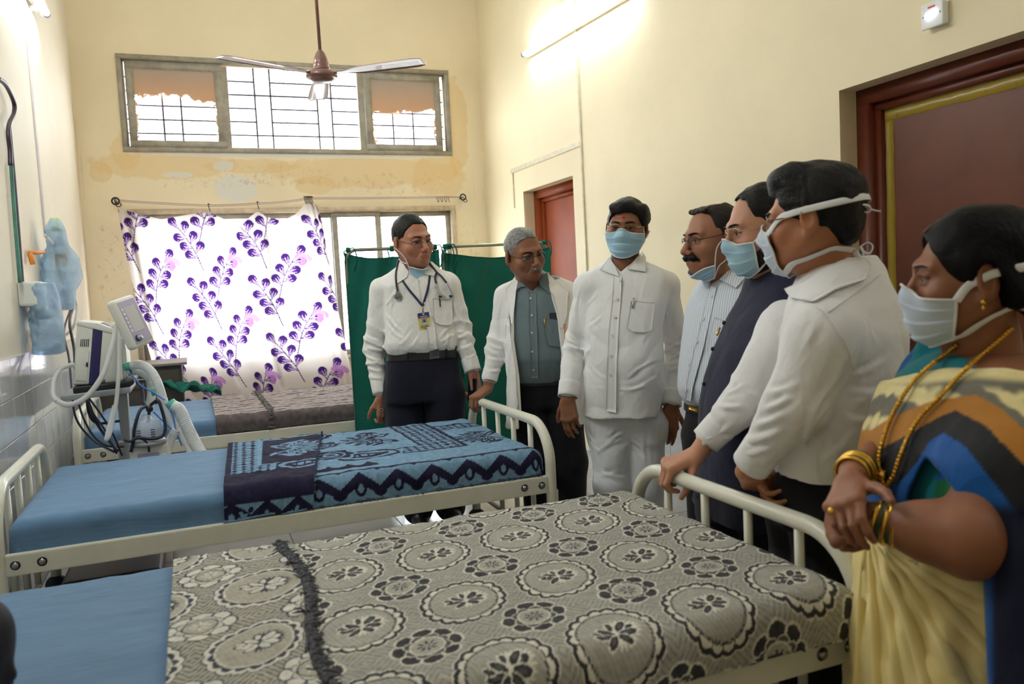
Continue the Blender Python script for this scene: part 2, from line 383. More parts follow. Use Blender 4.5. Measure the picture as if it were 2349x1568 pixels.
for nm, x0, x1, sd in (('sash', -0.375, 0.40, 0), ('sash', 1.66, 2.40, 1)):
    s = frame(nm, x0, x1, W1[2]+0.04, W1[3]-0.05, YB+0.005, YB+0.03, 0.062, m_alu, win1)
    zt = W1[3]-0.11
    box('pane', (x0+.06, YB+0.014, W1[2]+.10), (x1-.06, YB+0.020, zt), peeled('peeled_brown_paint', (x0+x1)/2, x1-x0, 3.07 if sd == 0 else 3.02, zt, sd), s)
for x0, x1 in ((0.395, 0.45), (1.60, 1.665)):
    box('mullion', (x0, YB+0.045, W1[2]+.038), (x1, YB+0.085, W1[3]-.038), m_alu, win1, 0.004)
p = Parts(); yb = YB+0.15
zs = [on_y(850, yy, yb)[2] for yy in (168, 200, 229, 258, 287, 316, 345)]
xs = [on_y(xx, 300, yb)[0] for xx in (590, 626, 732, 764)]
for i, z in enumerate(zs):
    if i in (0, 2, 5): p.tube([(-0.42, yb, z), (2.47, yb, z)], 0.008, 6)
    else:
        for a, b in ((-0.42, xs[0]), (xs[1], xs[2]), (xs[3], 2.47)): p.tube([(a, yb, z), (b, yb, z)], 0.008, 6)
for x in xs+[-0.1, 0.05, 1.95, 2.15]: p.tube([(x, yb, W1[2]), (x, yb, W1[3])], 0.009, 6)
p.obj('grille', m_bar, win1)
p = Parts()
for x in np.arange(-0.4, 2.47, 0.045): p.tube([(x, YB+.19, W1[3]-0.30), (x, YB+.19, W1[3])], 0.0012, 4)
for z in np.arange(W1[3]-0.30, W1[3], 0.045): p.tube([(-0.43, YB+.19, z), (2.48, YB+.19, z)], 0.0012, 4)
tag(p.obj('wire_mesh', m_bar, win1), kind='stuff')
win2 = empty('window_2', (1.02, YB, 0.705), kind='structure')
frame('outer_frame', W2[0], W2[1], W2[2], W2[3], YB-0.014, YB+0.10, 0.045, m_tan, win2)
for x0, x1, y in ((-0.40, 0.62, 0.012), (0.58, 1.32, 0.05), (1.28, 1.735, 0.012), (1.70, 2.445, 0.05)):
    s = frame('sash', x0, x1, W2[2]+.045, W2[3]-.045, YB+y, YB+y+0.03, 0.048, m_alu, win2)
    box('pane', (x0+.046, YB+y+.012, W2[2]+.09), (x1-.046, YB+y+.017, W2[3]-.09), m_glass, s)
p = Parts()
for z in np.arange(0.85, 2.1, 0.14): p.tube([(-0.43, yb, z), (2.47, yb, z)], 0.005, 6)
for x in np.arange(-0.3, 2.47, 0.31): p.tube([(x, yb, W2[2]), (x, yb, W2[3])], 0.006, 6)
p.obj('grille', M('pale_iron_bar', srgb(190, 190, 200), 0.5).m, win2)
# what stands outside: a sunshade roof with its ridge and a fitting
m_aw = M('pale_asbestos_sheet', srgb(225, 225, 228), 0.8).m
aw = empty('awning', (1.0, 9.6, 3.4), 'pale corrugated sunshade roof seen outside through the upper window bars', 'awning')
xs_ = np.linspace(-3, 5, 161); P = np.zeros((161, 2, 3)); P[:, :, 0] = xs_[:, None]; P[:, 0, 1] = 9.4; P[:, 1, 1] = 11.5
P[:, 0, 2] = 3.62+0.018*np.sin(xs_*42); P[:, 1, 2] = 4.5+0.018*np.sin(xs_*42)
V, F = slab_grid(P, grid_normals(P), 0.012); link('roof_sheet', np_mesh('roof_sheet', V, F), m_aw, aw)
box('edge_beam', (-3, 9.36, 3.54), (5, 9.42, 3.60), M('grey_beam', srgb(150, 150, 156), 0.7).m, aw)
tube('slanting_strut', [(0.70, 9.40, 3.45), (0.86, 9.40, 4.15)], 0.05, M('pale_green_tube', srgb(205, 220, 222), 0.4).m, aw)
bm = bmesh.new(); add_box(bm, (1, 14, -0.3), (40, 12.3, 0.1)); tag(bm_obj('outside_ground', bm, M('pale_concrete', (0.6, 0.6, 0.58), 0.9).m), kind='structure')
# ------------------------------------------------------------------ doors
m_red = M('oxide_red_door', srgb(146, 68, 36), 0.5, spec=0.15); m_red.vary(3, 0.13, detail=6)
m_red.nbump(22, 0.002, 0.12, stretch=(1, 1, 0.15)); m_red = m_red.m
m_dark = M('dark_brown_door', srgb(94, 48, 32), 0.34, spec=0.35); m_dark.vary(2.5, 0.16, detail=6); m_dark.nbump(12, 0.003, 0.15); m_dark = m_dark.m
m_frame1 = M('brown_frame', srgb(96, 42, 24), 0.4).vary(5, 0.12).m
m_tape = M('yellow_packing_tape', srgb(176, 150, 58), 0.18, spec=0.7); m_tape.nbump(30, 0.003, 0.4); m_tape.through(0.25, srgb(230, 210, 120)); m_tape = m_tape.m
def door(name, D, mleaf, mfr, tape):
    y0, y1, zt = D; r = empty(name, (XR+0.1, (y0+y1)/2, 0), kind='structure')
    xi = XR+0.10
    p = Parts(); t = 0.07
    p.box((xi, y1-t, 0), (xi+.10, y1, zt-t)); p.box((xi, y0, 0), (xi+.10, y0+t, zt-t)); p.box((xi, y0, zt-t), (xi+.10, y1, zt)); p.obj('door_frame', mfr, r, False)
    p = Parts(); t2 = t+.035; p.box((xi+.035, y1-t2, 0), (xi+.10, y1-t, zt-t2)); p.box((xi+.035, y0+t, 0), (xi+.10, y0+t2, zt-t2)); p.box((xi+.035, y0+t, zt-t2), (xi+.10, y1-t, zt-t)); p.obj('door_stop', mfr, r, False)
    box('door_leaf', (xi+.062, y0+t2, 0.01), (xi+.098, y1-t2, zt-t2), mleaf, r, 0.003)
    if tape:
        x = xi+.0615; rr = np.random.default_rng(3)
        zz = np.linspace(0.05, zt-t2-.02, 40); P = np.zeros((40, 3, 3))
        for k, yy in enumerate((y1-t2-.048, y1-t2-.022, y1-t2-.001)):
            P[:, k] = np.stack([np.full(40, x), yy+rr.normal(0, .0012, 40), zz], 1)
        P[:, :, 0] -= np.abs(rr.normal(0, .0006, (40, 3))); V, F = slab_grid(P, np.broadcast_to([-1, 0, 0], P.shape), 0.0006)
        link('tape_strip', np_mesh('tape', V, F), m_tape, r)
        yy = np.linspace(y0+t2+.02, y1-t2+.02, 40); P = np.zeros((40, 3, 3))
        for k, z_ in enumerate((zt-t2-.052, zt-t2-.02, zt-t2+.001)): P[:, k] = np.stack([np.full(40, x-.0008), yy, z_+rr.normal(0, .0016, 40)], 1)
        P[:, :, 0] -= np.abs(rr.normal(0, .001, (40, 3))); V, F = slab_grid(P, np.broadcast_to([-1, 0, 0], P.shape), 0.0006)
        link('tape_strip', np_mesh('tape', V, F), m_tape, r)
    wall_pieces('trim_'+name[-1], [((XR+.2, y0-.02, 0), (XR+.21, y1+.02, zt+.02))], m_plain)
    return r
door('door_1', D1, m_dark, m_frame1, True); door('door_2', D2, m_red, m_red, False)
# cable conduits on the right wall
m_cond = M('cream_conduit', srgb(214, 204, 176), 0.5).vary(20, 0.1).m
def conduit(name, lo, hi, label, mat=None): return tag(box(name, lo, hi, mat or m_cond, None, 0.003), label, 'conduit')
conduit('cable_conduit', (XR-.012, 5.455, 0.02), (XR, 5.475, 4.3), 'tall cream cable conduit running up the wall beside the small red door')
conduit('cable_conduit', (XR-.010, 5.48, 2.335), (XR, 6.89, 2.375), 'flat cream conduit running level on the wall above the small red door')
conduit('cable_conduit', (XR-.010, 6.84, 2.02), (XR, 6.86, 2.334), 'short cream conduit dropping at the far side of the small red door')
# ================================================================== beds
m_bed = M('cream_enamel', srgb(226, 224, 208), 0.28, spec=0.5, coat=0.15).vary(9, 0.04, detail=6).m
m_bolt = M('steel_bolt', srgb(150, 152, 155), 0.3, 1.0).m
m_rub = M('black_rubber', srgb(28, 28, 30), 0.6).m
m_chr = M('chrome', srgb(200, 200, 205), 0.15, 1.0).m
m_blk = M('black_plastic', srgb(30, 30, 36), .42).m
m_white_pl = M('white_plastic', srgb(236, 236, 232), 0.4).m
BX0, BX1 = -0.665, 1.385
def make_bed(y0, y1, ztop, label):
    yc = (y0+y1)/2; r = empty('hospital_bed', ((BX0+BX1)/2, yc, 0), label, 'bed', 'hospital beds')
    for nm, x in (('head_frame', BX0), ('foot_frame', BX1)):
        rc = 0.17; pts = [(x, y0, 0.10), (x, y0, 0.3), (x, y0, ztop-rc)]
        for a in np.linspace(0, np.pi/2, 10)[1:]: pts.append((x, y0+rc*(1-math.cos(a)), ztop-rc+rc*math.sin(a)))
        for a in np.linspace(np.pi/2, 0, 10): pts.append((x, y1-rc*(1-math.cos(a)), ztop-rc+rc*math.sin(a)))
        pts += [(x, y1, 0.3), (x, y1, 0.10)]
        f = tube(nm, pts, 0.0225, m_bed, r, 14)
        for zz in (0.19,):
            tube('cross_bar', [(x, y0, zz), (x, y1, zz)], 0.013, m_bed, f, 10)
        n = 4
        for i in range(n):
            y = y0+(y1-y0)*(i+1)/(n+1); tube('baluster', [(x, y, 0.19), (x, y, ztop)], 0.0125, m_bed, f, 10)
        for y in (y0, y1):
            p = Parts(); p.tube([(x, y, 0.07), (x, y, 0.12)], 0.012, 8); p.obj('caster_stem', m_chr, f)
            p = Parts(); p.lathe([(0, -.014), (.045, -.014), (.05, -.008), (.05, .008), (.045, .014), (0, .014)], (x, y, 0.051), (0.3, 1, 0), 20); p.obj('caster', m_rub, f)
    for y, s in ((y0+0.004, -1), (y1-0.004, 1)):
        rail = box('side_rail', (BX0+.02, y-.008 if s > 0 else y-.018, 0.425), (BX1-.02, y+.018 if s > 0 else y+.008, 0.50), m_bed, r, 0.006)
        for x in (BX0+.05, BX0+.13, BX1-.13, BX1-.05):
            p = Parts(); p.lathe([(0, .010), (.008, .009), (.011, .005), (.011, 0), (.016, 0), (.016, -.003)], (x, y+s*.018, 0.462), (0, s, 0), 12); p.obj('bolt', m_bolt, rail)
    box('deck', (BX0+.03, y0+.02, 0.455), (BX1-.03, y1-.02, 0.475), M('deck_sheet_steel', srgb(140, 142, 140), 0.5).m, r)
    p = Parts()
    p.tube([(BX1+.02, y0+.004, .36), (BX1+.02, y0+.004, .43)], .012, 10)
    link('drip_pole_socket', p.mesh('socket'), m_bed, r)
    return r
bed2 = make_bed(3.125, 4.16, 0.715, 'cream enamel hospital bed carrying the navy and blue flowered blanket')
bed3 = make_bed(1.395, 2.40, 0.690, 'cream enamel hospital bed carrying the grey medallion blanket')
bed1 = make_bed(5.20, 6.42, 0.690, 'cream enamel hospital bed below the purple leaf curtain behind the green screen')

class Cover:
    """cloth laid over a rounded box: flat coordinates (a, b) to space"""
    def __init__(s, x0, x1, y0, y1, ztop, r): s.x0, s.x1, s.y0, s.y1, s.z, s.r = x0+r, x1-r, y0+r, y1-r, ztop, r
    def __call__(s, A, B, lift=0.0):
        qx = np.clip(A, s.x0, s.x1); qy = np.clip(B, s.y0, s.y1); dx, dy = A-qx, B-qy; d = np.hypot(dx, dy)
        ux, uy = dx/np.maximum(d, 1e-9), dy/np.maximum(d, 1e-9); q = s.r*np.pi/2; th = np.minimum(d/s.r, np.pi/2); ov = np.maximum(d-q, 0)
        rr = s.r+lift
        h = rr*np.sin(th); z = s.z+lift-rr*(1-np.cos(th))-ov
        h = h+ov*0.06
        P = np.stack([qx+ux*h, qy+uy*h, z], -1); return P
def cloth_on(cov, a0, a1, b0, b1, step, lift, seed, wr=0.002, skew=None, th=0.006, zmin=-9):
    na = int((a1-a0)/step)+1; nb = int((b1-b0)/step)+1
    A, B = np.meshgrid(np.linspace(a0, a1, na), np.linspace(b0, b1, nb), indexing='ij'); A0, B0 = A.copy(), B.copy()
    if skew is not None: A, B = skew(A, B)
    P = cov(A, B, lift); P[..., 2] = np.maximum(P[..., 2], zmin); N = -grid_normals(P)
    if N[na//2, nb//2, 2] < 0: N = -N
    w_ = wr*smooth_noise((na, nb), 0.10/step, seed)+0.4*wr*smooth_noise((na, nb), 0.03/step, seed+1)
    P = P+N*(w_+2.0*wr)[..., None]; return A0, B0, P, N
# ---- mattresses under their blue sheets
m_sheet = M('pale_blue_cotton', srgb(92, 124, 156), 0.8, spec=0.2, sheen=0.15)
m_sheet.vary(2.5, 0.06); m_sheet.nbump(6, 0.016, 0.45, detail=5, warp=0.4, stretch=(0.35, 1.8, 1.8)); m_sheet = m_sheet.m
def mattress(x0, x1, y0, y1, z0, z1, label, seed):
    cov = Cover(x0, x1, y0, y1, z1, 0.045); dd = z1-z0-0.045+0.07
    A, B, P, N = cloth_on(cov, x0-dd+.045, x1+dd-.045, y0-dd+.045, y1+dd-.045, 0.013, 0.0, seed, 0.0012)
    P[..., 2] = np.maximum(P[..., 2], z0-0.0)
    # tuck creases along the sides
    side = np.clip((z1-0.03-P[..., 2])/0.06, 0, 1)
    P += N*(side*0.003*np.sin(A*31+np.sin(A*9+B*7)*2)*np.sin(A*5+1))[..., None]
    o = link('mattress', np_mesh('mattress', *grid_vf(P)), m_sheet); tag(o, label, 'mattress', 'mattresses')
    box('underside', (x0+.01, y0+.01, z0), (x1-.01, y1-.01, z1-.03), m_sheet, o, 0.01)
    return cov
cov2 = mattress(-0.635, 1.355, 3.14, 4.155, 0.476, 0.603, 'mattress in a pale blue sheet under the navy and blue flowered blanket', 11)
cov3 = mattress(-0.635, 1.345, 1.390, 2.395, 0.476, 0.598, 'mattress in a pale blue sheet under the grey medallion blanket', 12)
cov1 = mattress(-0.635, 1.35, 5.22, 6.41, 0.476, 0.590, 'mattress in a pale blue sheet under the striped brown blanket', 13)
# ---- patterns (cloth coordinates in metres)
def ell(x, y, cx, cy, rx, ry, a=0.0):
    c, s = math.cos(a), math.sin(a); u = (x-cx)*c+(y-cy)*s; v = -(x-cx)*s+(y-cy)*c; return np.sqrt((u/rx)**2+(v/ry)**2)
def grey_pattern(U, V, inv):
    """rows of eight-petal flowers and scalloped medallions on a ground of nested diamonds"""
    px, py = 0.243, 0.335
    lt, dk, gr, gr2, dg = srgb(216, 212, 199), srgb(60, 60, 64), srgb(170, 168, 158), srgb(134, 133, 128), srgb(90, 89, 88)
    if inv: lt, dk, gr, gr2, dg = srgb(70, 71, 78), srgb(212, 209, 199), srgb(170, 166, 152), srgb(154, 150, 139), srgb(196, 192, 180)
    ci = np.round(U/px); cj = np.round(V/py); fu, fv = U-ci*px, V-cj*py                       # flower cell
    mi = np.floor(U/px)+0.5; mj = np.floor(V/py)+0.5; mu, mv = U-mi*px, V-mj*py               # medallion cell
    col = np.broadcast_to(np.array(gr), U.shape+(3,)).copy()
    # diamonds round the points midway between flowers and medallions
    du = np.abs(((U/px*2+1) % 2)-1); dv = np.abs(((V/py*2) % 2)-1)
    gu = np.abs(((U/px) % 1)-0.5)*px; gv = np.abs(((V/py+0.5) % 1)-0.5)*py
    m1 = np.abs(gu)/0.9+np.abs(gv)*0.95
    ring = ((m1/0.0175) % 1.0); col = lerp(col, gr2 if not inv else lt, ((ring < 0.26)*1.0).astype(float))
    tw = (((U*0.6+V)/0.0055) % 1.0) < 0.35; col = lerp(col, gr2, tw*0.35)
    # flower
    r = np.hypot(fu, fv*0.98); a = np.arctan2(fv, fu)
    pet = 0.074*(0.80+0.20*np.abs(np.cos(4*a))**0.55)
    col = lerp(col, lt, (r < pet+0.005).astype(float)); col = lerp(col, dk, (r < pet).astype(float))
    hat = (((U+V)/0.006 % 1) < 0.4)&(((U-V)/0.006 % 1) < 0.7); col = lerp(col, dg, (r < pet)*hat*0.45)
    lines = np.abs(np.sin(4*a))*r < 0.0035+0.0*r; col = lerp(col, lt, ((r < pet)&(np.abs(np.cos(4*a)) < 0.22)).astype(float))
    pet2 = 0.050*(0.80+0.20*np.abs(np.sin(4*a)))
    col = lerp(col, lt, (r < pet2+0.0035).astype(float)); col = lerp(col, dg, (r < pet2).astype(float))
    col = lerp(col, lt, (r < 0.0385).astype(float)); col = lerp(col, gr, (r < 0.0345).astype(float))
    st = 0.0235*(0.62+0.38*np.cos(8*a)); col = lerp(col, dk, (r < st).astype(float)); col = lerp(col, gr, (r < 0.0095).astype(float)); col = lerp(col, dk, (r < 0.0060).astype(float)); col = lerp(col, lt, (r < 0.003).astype(float))
    # medallion
    rx, ry = 0.104, 0.118
    e = np.sqrt((mu/rx)**2+(mv/ry)**2); a = np.arctan2(mv/ry, mu/rx); k = 18
    sc = np.abs(np.sin(a*k/2)); out = 0.93+0.075*sc**0.6
    col = lerp(col, lt, (e < out+0.03).astype(float)); col = lerp(col, dk, (e < out).astype(float))
    col = lerp(col, lt, (e < 0.80+0.12*sc**0.6).astype(float))
    col = lerp(col, dk, (e < 0.80).astype(float)); col = lerp(col, gr, (e < 0.775).astype(float)); col = lerp(col, dg, ((e < 0.765)&(e > 0.745)).astype(float))
    tw2 = (((U)/0.004) % 1.0) < 0.4; col = lerp(col, gr2, ((e < 0.74)&tw2)*0.35)
    sp = ell(mu, mv, 0.012, 0.006, 0.042, 0.036, 0.2); aa = np.arctan2(mv-0.006, mu-0.012)
    col = lerp(col, lt, (sp < 1.12+0.16*np.sin(aa*26)).astype(float)*((mu > -0.01)))
    for cx, cy, a1, b1, an in ((0.030, 0.010, .022, .012, .3), (0.026, 0.024, .020, .010, .9), (0.030, -.006, .020, .010, -.3), (0.018, -.018, .018, .008, -.9), (-.012, .014, .020, .008, 2.4), (-.022, -.002, .020, .008, 3.0), (-.010, -.018, .018, .008, 3.9), (-.034, .012, .012, .005, 2.6), (.002, .030, .014, .006, 1.6)):
        q = ell(mu, mv, cx, cy, a1, b1, an); col = lerp(col, lt, (q < 1.28).astype(float)); col = lerp(col, dk, (q < 1.0).astype(float)); col = lerp(col, dg, (q < 0.45).astype(float))
    return col
def lotus(x, y, s, ang):
    c, sn = math.cos(ang), math.sin(ang); u = (x*c+y*sn)/s; v = (-x*sn+y*c)/s; m = np.zeros(x.shape, bool); l = np.zeros(x.shape, bool)
    for k in range(-4, 5):
        an = k*0.36; L = 1.0-0.05*abs(k); q = ell(u, v, 0.52*L*math.cos(an)-0.1, 0.52*L*math.sin(an)*1.1, 0.48*L, 0.105, an)
        m |= q < 1; l |= (q < 0.50)&(q > .28)&(np.hypot(u+.1, v) < .72)
    for s2 in (-1, 1):
        q = ell(u, v, -0.28, s2*0.34, 0.36, 0.13, s2*2.3); m |= q < 1; l |= (q < .45)
        q = ell(u, v, -0.05, s2*0.80, 0.30, 0.09, s2*0.35); m |= q < 1
    for a_, b_ in ((-.35, 0), (-.12, .12), (-.12, -.12), (.1, 0)): l |= ell(u, v, a_, b_, .10, .035, .3) < 1
    return m, l
def checks(x, y, p=0.034):
    i = x/p; j = y/p; fi, fj = i % 1, j % 1
    return ((np.abs(fi-.5)+np.abs(fj-.5)*.8 < .40)|((np.abs(fi-.5) > .40)&(np.abs(fj-.5) < .12)))
def eye(x, y, s):
    """pointed medallion with a bar at each end; returns light outline and core masks"""
    e = np.sqrt((x/(0.115*s))**2+(y/(0.066*s))**2); a = np.sqrt((x/(0.085*s))**2+(y/(0.045*s))**2); b = np.sqrt((x/(0.05*s))**2+(y/(0.02*s))**2)
    bar = (np.abs(np.abs(x)-0.135*s) < 0.012*s)&(np.abs(y) < 0.055*s)
    return ((e < 1)&(a > 1))|bar|((b < 1)&(np.abs(np.sin(x*90)) > .4)), e < 1.25
def zigzag(x, t):
    z = np.abs(((x/0.15) % 1)-0.5)*2; y = t/0.10
    m = np.abs(y-0.25-0.5*z) < 0.19; m |= (ell((x+.075) % .15, t, 0.075, 0.040, .022, .030) < 1)&(ell((x+.075) % .15, t, 0.075, 0.040, .011, .016) > 1)
    m |= (ell(x % .15, t, 0.075, 0.022, .026, .020) < 1)&(ell(x % .15, t, .075, .022, .010, .008) > 1); return m
def blue_pattern(Xc, Yc, flap):
    x, y = Xc, Yc+0.0
    lt, nv = srgb(112, 145, 172), srgb(36, 34, 56)
    if flap:
        on = np.zeros(x.shape, bool)                                 # light motifs on navy
        fr = (x > 0.15)&(x < 0.255)&(y > 3.37)&(y < 4.3); on |= fr&~checks(x, y, .036)
        fr2 = (x > 0.25)&(x < 0.36)&((np.abs(y-3.43) < .06)|(np.abs(y-4.14) < .06)); on |= fr2&~checks(x, y, .036)
        on |= (np.abs(x-.263) < .010)&(y > 3.48)&(y < 4.09); on |= (np.abs(np.abs(y-3.785)-.30) < .008)&(x > .26)&(x < .37)
        m, l = lotus(-(x-.41), y-3.79, .19, math.pi); on |= m&~l
        for cy in (3.42, 4.15):
            o, full = eye(x-.47, (y-cy)*.9, 1.05); on = (on&~full)|o
        hem = y < 3.115; on = np.where(hem, ~zigzag(x, y-3.03), on)
        on = on.astype(float)
    else:
        dk = np.zeros(x.shape, bool)                                 # navy motifs on light
        fr = (x > .955)&(x < 1.12)&(y > 3.40)&(y < 4.33); dk |= fr&checks(x, y, .036); dk |= (np.abs(x-1.128) < .009)&(y > 3.39)&(y < 4.34); dk |= (np.abs(x-.95) < .006)&(y > 3.53)&(y < 4.2)
        for cy in (3.46, 4.24):
            b = (x > .84)&(x < 1.12)&(np.abs(y-cy) < .062); dk |= b&checks(x, y, .036); dk |= (x > .84)&(x < 1.13)&(np.abs(np.abs(y-cy)-.066) < .006)
        b = (x > 1.13)&(np.abs(y-3.90) < .055); dk |= b&checks(x, y, .036); dk |= (x > 1.13)&(np.abs(np.abs(y-3.9)-.06) < .008)
        m, l = lotus(x-.80, y-3.83, .19, math.pi); dk |= m&~l
        for cy in (3.56, 4.23):
            m, l = lotus(x-1.27, y-cy, .17, math.pi); dk |= m&~l
        for cy in (3.47, 4.20):
            o, full = eye(x-.70, (y-cy)*.9, 1.1); dk = (dk&~full)|(full&~o)
        for cy, s in ((3.55, 1.2), (3.80, 1.0), (4.05, 1.0)):
            r = np.hypot(x-.555, y-cy)/s; a = np.arctan2(y-cy, x-.555); p = .085*(.78+.22*np.abs(np.cos(3.5*a)))
            dk = (dk&(r > p+.012))|((r < p)&~((r < .052)&(r > .044))&~((r < .030)&(r > .018)))
        edge = (y < 3.36)&(y > 3.24)&(x < .70); r = (x % .1)-.05; dk |= edge&(y < 3.33-.05*np.abs(np.cos(x*40)))&(x < .72+0*r)
        near = y < 3.195; dk = np.where(near, zigzag(x, y-3.07)|(y > 3.178)|zigzag(x+.075, 3.26-y), dk)
        on = 1.0-dk.astype(float)
    return lerp(np.broadcast_to(np.array(nv), x.shape+(3,)).copy(), lt, on)
def woven(name, rough=0.95, sc=420, d=0.0012):
    m = M(name, (0.5, 0.5, 0.5), rough, spec=0.06, sheen=0.05).paint(); m.nbump(sc, d, 0.5, detail=2); return m
# ---- navy and blue blanket on the middle bed
m_blue = woven('blue_wool', sc=260, d=0.002); m_grey = woven('grey_weave'); 
def blanket(name, cov, a0, a1, b0, b1, step, lift, seed, mat, colour, label, cat, wr=0.0022, skew=None, parent=None, fuzz=0.10, th=0.005):
    A, B, P, N = cloth_on(cov, a0, a1, b0, b1, step, lift+0.005, seed, wr, skew, zmin=0.506)
    col = colour(A, B); n = smooth_noise(A.shape, 3, seed+5, 2)*fuzz+0.02*smooth_noise(A.shape, 40, seed+6, 2)
    col = np.clip(col*(1+n[..., None]), 0, 1)
    V, F = slab_grid(P, N, th); me = np_mesh(name, V, F); paint(me, np.concatenate([col.reshape(-1, 3)]*2))
    o = link(name, me, mat, parent)
    if parent is None: tag(o, label, cat, 'blankets on the hospital beds')
    return o, P, N
sk2 = lambda A, B: (A+0.06*(B-3.8)*np.clip(1-(A-.12)/.5, 0, 1)-0.03, B)
b2, P2, N2 = blanket('blanket', cov2, 0.16, 1.44, 2.985, 4.26, 0.0042, 0.004, 21, m_blue.m, lambda A, B: blue_pattern(A, B, False), 'navy and sky blue woollen blanket with lotus and check pattern on the middle bed', 'blanket', skew=sk2)
fl, Pf, Nf = blanket('folded_flap', cov2, 0.125, 0.52, 2.95, 4.24, 0.0042, 0.013, 22, m_blue.m, lambda A, B: blue_pattern(A, B, True), None, None, skew=lambda A, B: (A+(0.06+0.12*np.clip((A-.2)/.3, 0, 1))*(B-3.7)-.03, B), parent=b2)
tag(fl, 'turned back flap in reversed colours')
def fringe(name, line, nrm, d, L, n, mat, parent, seed, rad=0.0022):
    r = np.random.default_rng(seed); p = Parts(); line = np.asarray(line)
    for i in range(n):
        t = r.uniform(0, len(line)-1.001); k = int(t); a = line[k]*(1-t+k)+line[k+1]*(t-k); N = nrm[k]
        dd = np.array(d)+r.normal(0, .5, 3)*np.array([1, 1, 0.2]); dd /= np.linalg.norm(dd); l = L*r.uniform(.5, 1.15)
        up = N*r.uniform(.002, .010); p.tube([a, a+dd*l*.5+up, a+dd*l+r.normal(0, .003, 3)+N*.002], [rad, rad*1.3, rad*.5], 4)
    o = p.obj(name, mat, parent); o['kind'] = 'stuff'; return o
m_bfr = M('blue_yarn', srgb(70, 78, 104), 0.95).m
fringe('fringe', Pf[-1, 40:-10], Nf[-1, 40:-10], (1, 0, 0), 0.012, 260, m_bfr, b2, 3, .0013)
fringe('fringe', P2[60:, 2], N2[60:, 2], (0.3, -.3, -1), 0.02, 200, m_bfr, b2, 4, .0012)
# ---- grey medallion blanket on the near bed
cov3b = Cover(-0.635, 1.345, 1.358, 2.395, .598, .045)
ca, sa = math.cos(0.105), math.sin(0.105)
def gp(A, B, inv):
    x, y = A-0.664, B-1.896; return grey_pattern(x-.085*y, y-.12*x, inv)
b3, P3, N3 = blanket('blanket', cov3b, -0.06, 1.455, 1.215, 2.48, 0.0030, 0.004, 31, m_grey.m, lambda A, B: gp(A, B, False), 'grey jacquard blanket with flower and medallion pattern on the nearest bed', 'blanket', wr=0.0018, fuzz=0.06)
sk3 = lambda A, B: (A+0.0*(B-1.9)+0.02*np.sin(B*7)*np.clip((A-.05)/.15, 0, 1), B)
fl3, P4, N4 = blanket('folded_flap', cov3b, -0.095, 0.185, 1.235, 2.47, 0.0030, 0.012, 32, m_grey.m, lambda A, B: gp(A-.04, B-.03, True), None, None, skew=sk3, parent=b3, wr=0.0018, fuzz=0.06)
tag(fl3, 'turned back flap in paler reversed colours')
m_gfr = M('dark_grey_yarn', srgb(92, 92, 98), 0.95).vary(300, 0.5).m
fringe('fringe', P4[-1, 20:-15], N4[-1, 20:-15], (0.9, -.35, 0), 0.031, 950, m_gfr, b3, 5, .0021)
# ---- striped brown blanket on the far bed
def stripe_pattern(A, B):
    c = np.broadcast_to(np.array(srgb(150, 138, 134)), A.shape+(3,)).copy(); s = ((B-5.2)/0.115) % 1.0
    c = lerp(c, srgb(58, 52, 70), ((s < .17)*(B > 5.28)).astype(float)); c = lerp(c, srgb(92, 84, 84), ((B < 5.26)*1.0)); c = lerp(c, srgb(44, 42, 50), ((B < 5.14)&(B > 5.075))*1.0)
    return c
m_str = woven('brown_wool', sc=200, d=0.003)
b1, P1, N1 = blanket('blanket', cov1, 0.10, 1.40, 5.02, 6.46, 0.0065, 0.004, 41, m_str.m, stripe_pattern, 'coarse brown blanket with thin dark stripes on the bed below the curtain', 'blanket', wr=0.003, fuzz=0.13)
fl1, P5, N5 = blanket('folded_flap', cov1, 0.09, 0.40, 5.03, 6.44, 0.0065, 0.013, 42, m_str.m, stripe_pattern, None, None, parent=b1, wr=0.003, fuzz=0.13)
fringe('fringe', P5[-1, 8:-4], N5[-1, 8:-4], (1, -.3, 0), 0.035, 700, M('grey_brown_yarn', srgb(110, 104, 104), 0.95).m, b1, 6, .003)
# ================================================================== lights, fan, curtain, screen
m_tubeglow = M('tube_glow', (1, 1, 1)).emit(TUBE_C, TUBE_E).m
m_tubedim = M('tube_glow_dim', (1, 1, 1)).emit(TUBE_C, TUBE_E*.55).m; m_tubemid = M('fill_tube_glow', (1, 1, 1)).emit(TUBE_C, TUBE_E*1.7).m; m_tubelow = M('fill_tube_glow_low', (1, 1, 1)).emit(TUBE_C, TUBE_E*.65).m  # one seen tube turned down; the other two glows serve the added fill tubes
def tube_light(a, b, out, label, r=0.019, glow=None):
    a = np.array(a); b = np.array(b); d = (b-a)/np.linalg.norm(b-a); out = np.array(out, float); mid = (a+b)/2
    t = empty('tube_light', mid, label, 'lamp', 'fluorescent tube lights')
    up = np.cross(d, out); L = np.linalg.norm(b-a)
    R = Matrix((tuple(d), tuple(out), tuple(up))).transposed()
    rbox('batten', mid-out*0.038, (L+.02, .03, .042), R, m_white_pl, t, .006)
    tube('glass_tube', [a+d*.03, b-d*.03], r, glow or m_tubeglow, t, 14)
    for e, s in ((a, 1), (b, -1)):
        p = Parts(); p.lathe([(0, -.002), (.021, 0), (.021, .03), (.017, .034)], e, d*s, 16); p.obj('end_cap', M('grey_blue_cap', srgb(110, 118, 150), 0.4).m, t)
    for f in (.16, .84):
        c = a+(b-a)*f; rbox('bracket', c-out*.045-up*.03, (.035, .03, .05), R, m_white_pl, t, .004)
    return t
t1a, t1b = on_x(1200, 126, XR-.07), on_x(1417, -6, XR-.07)
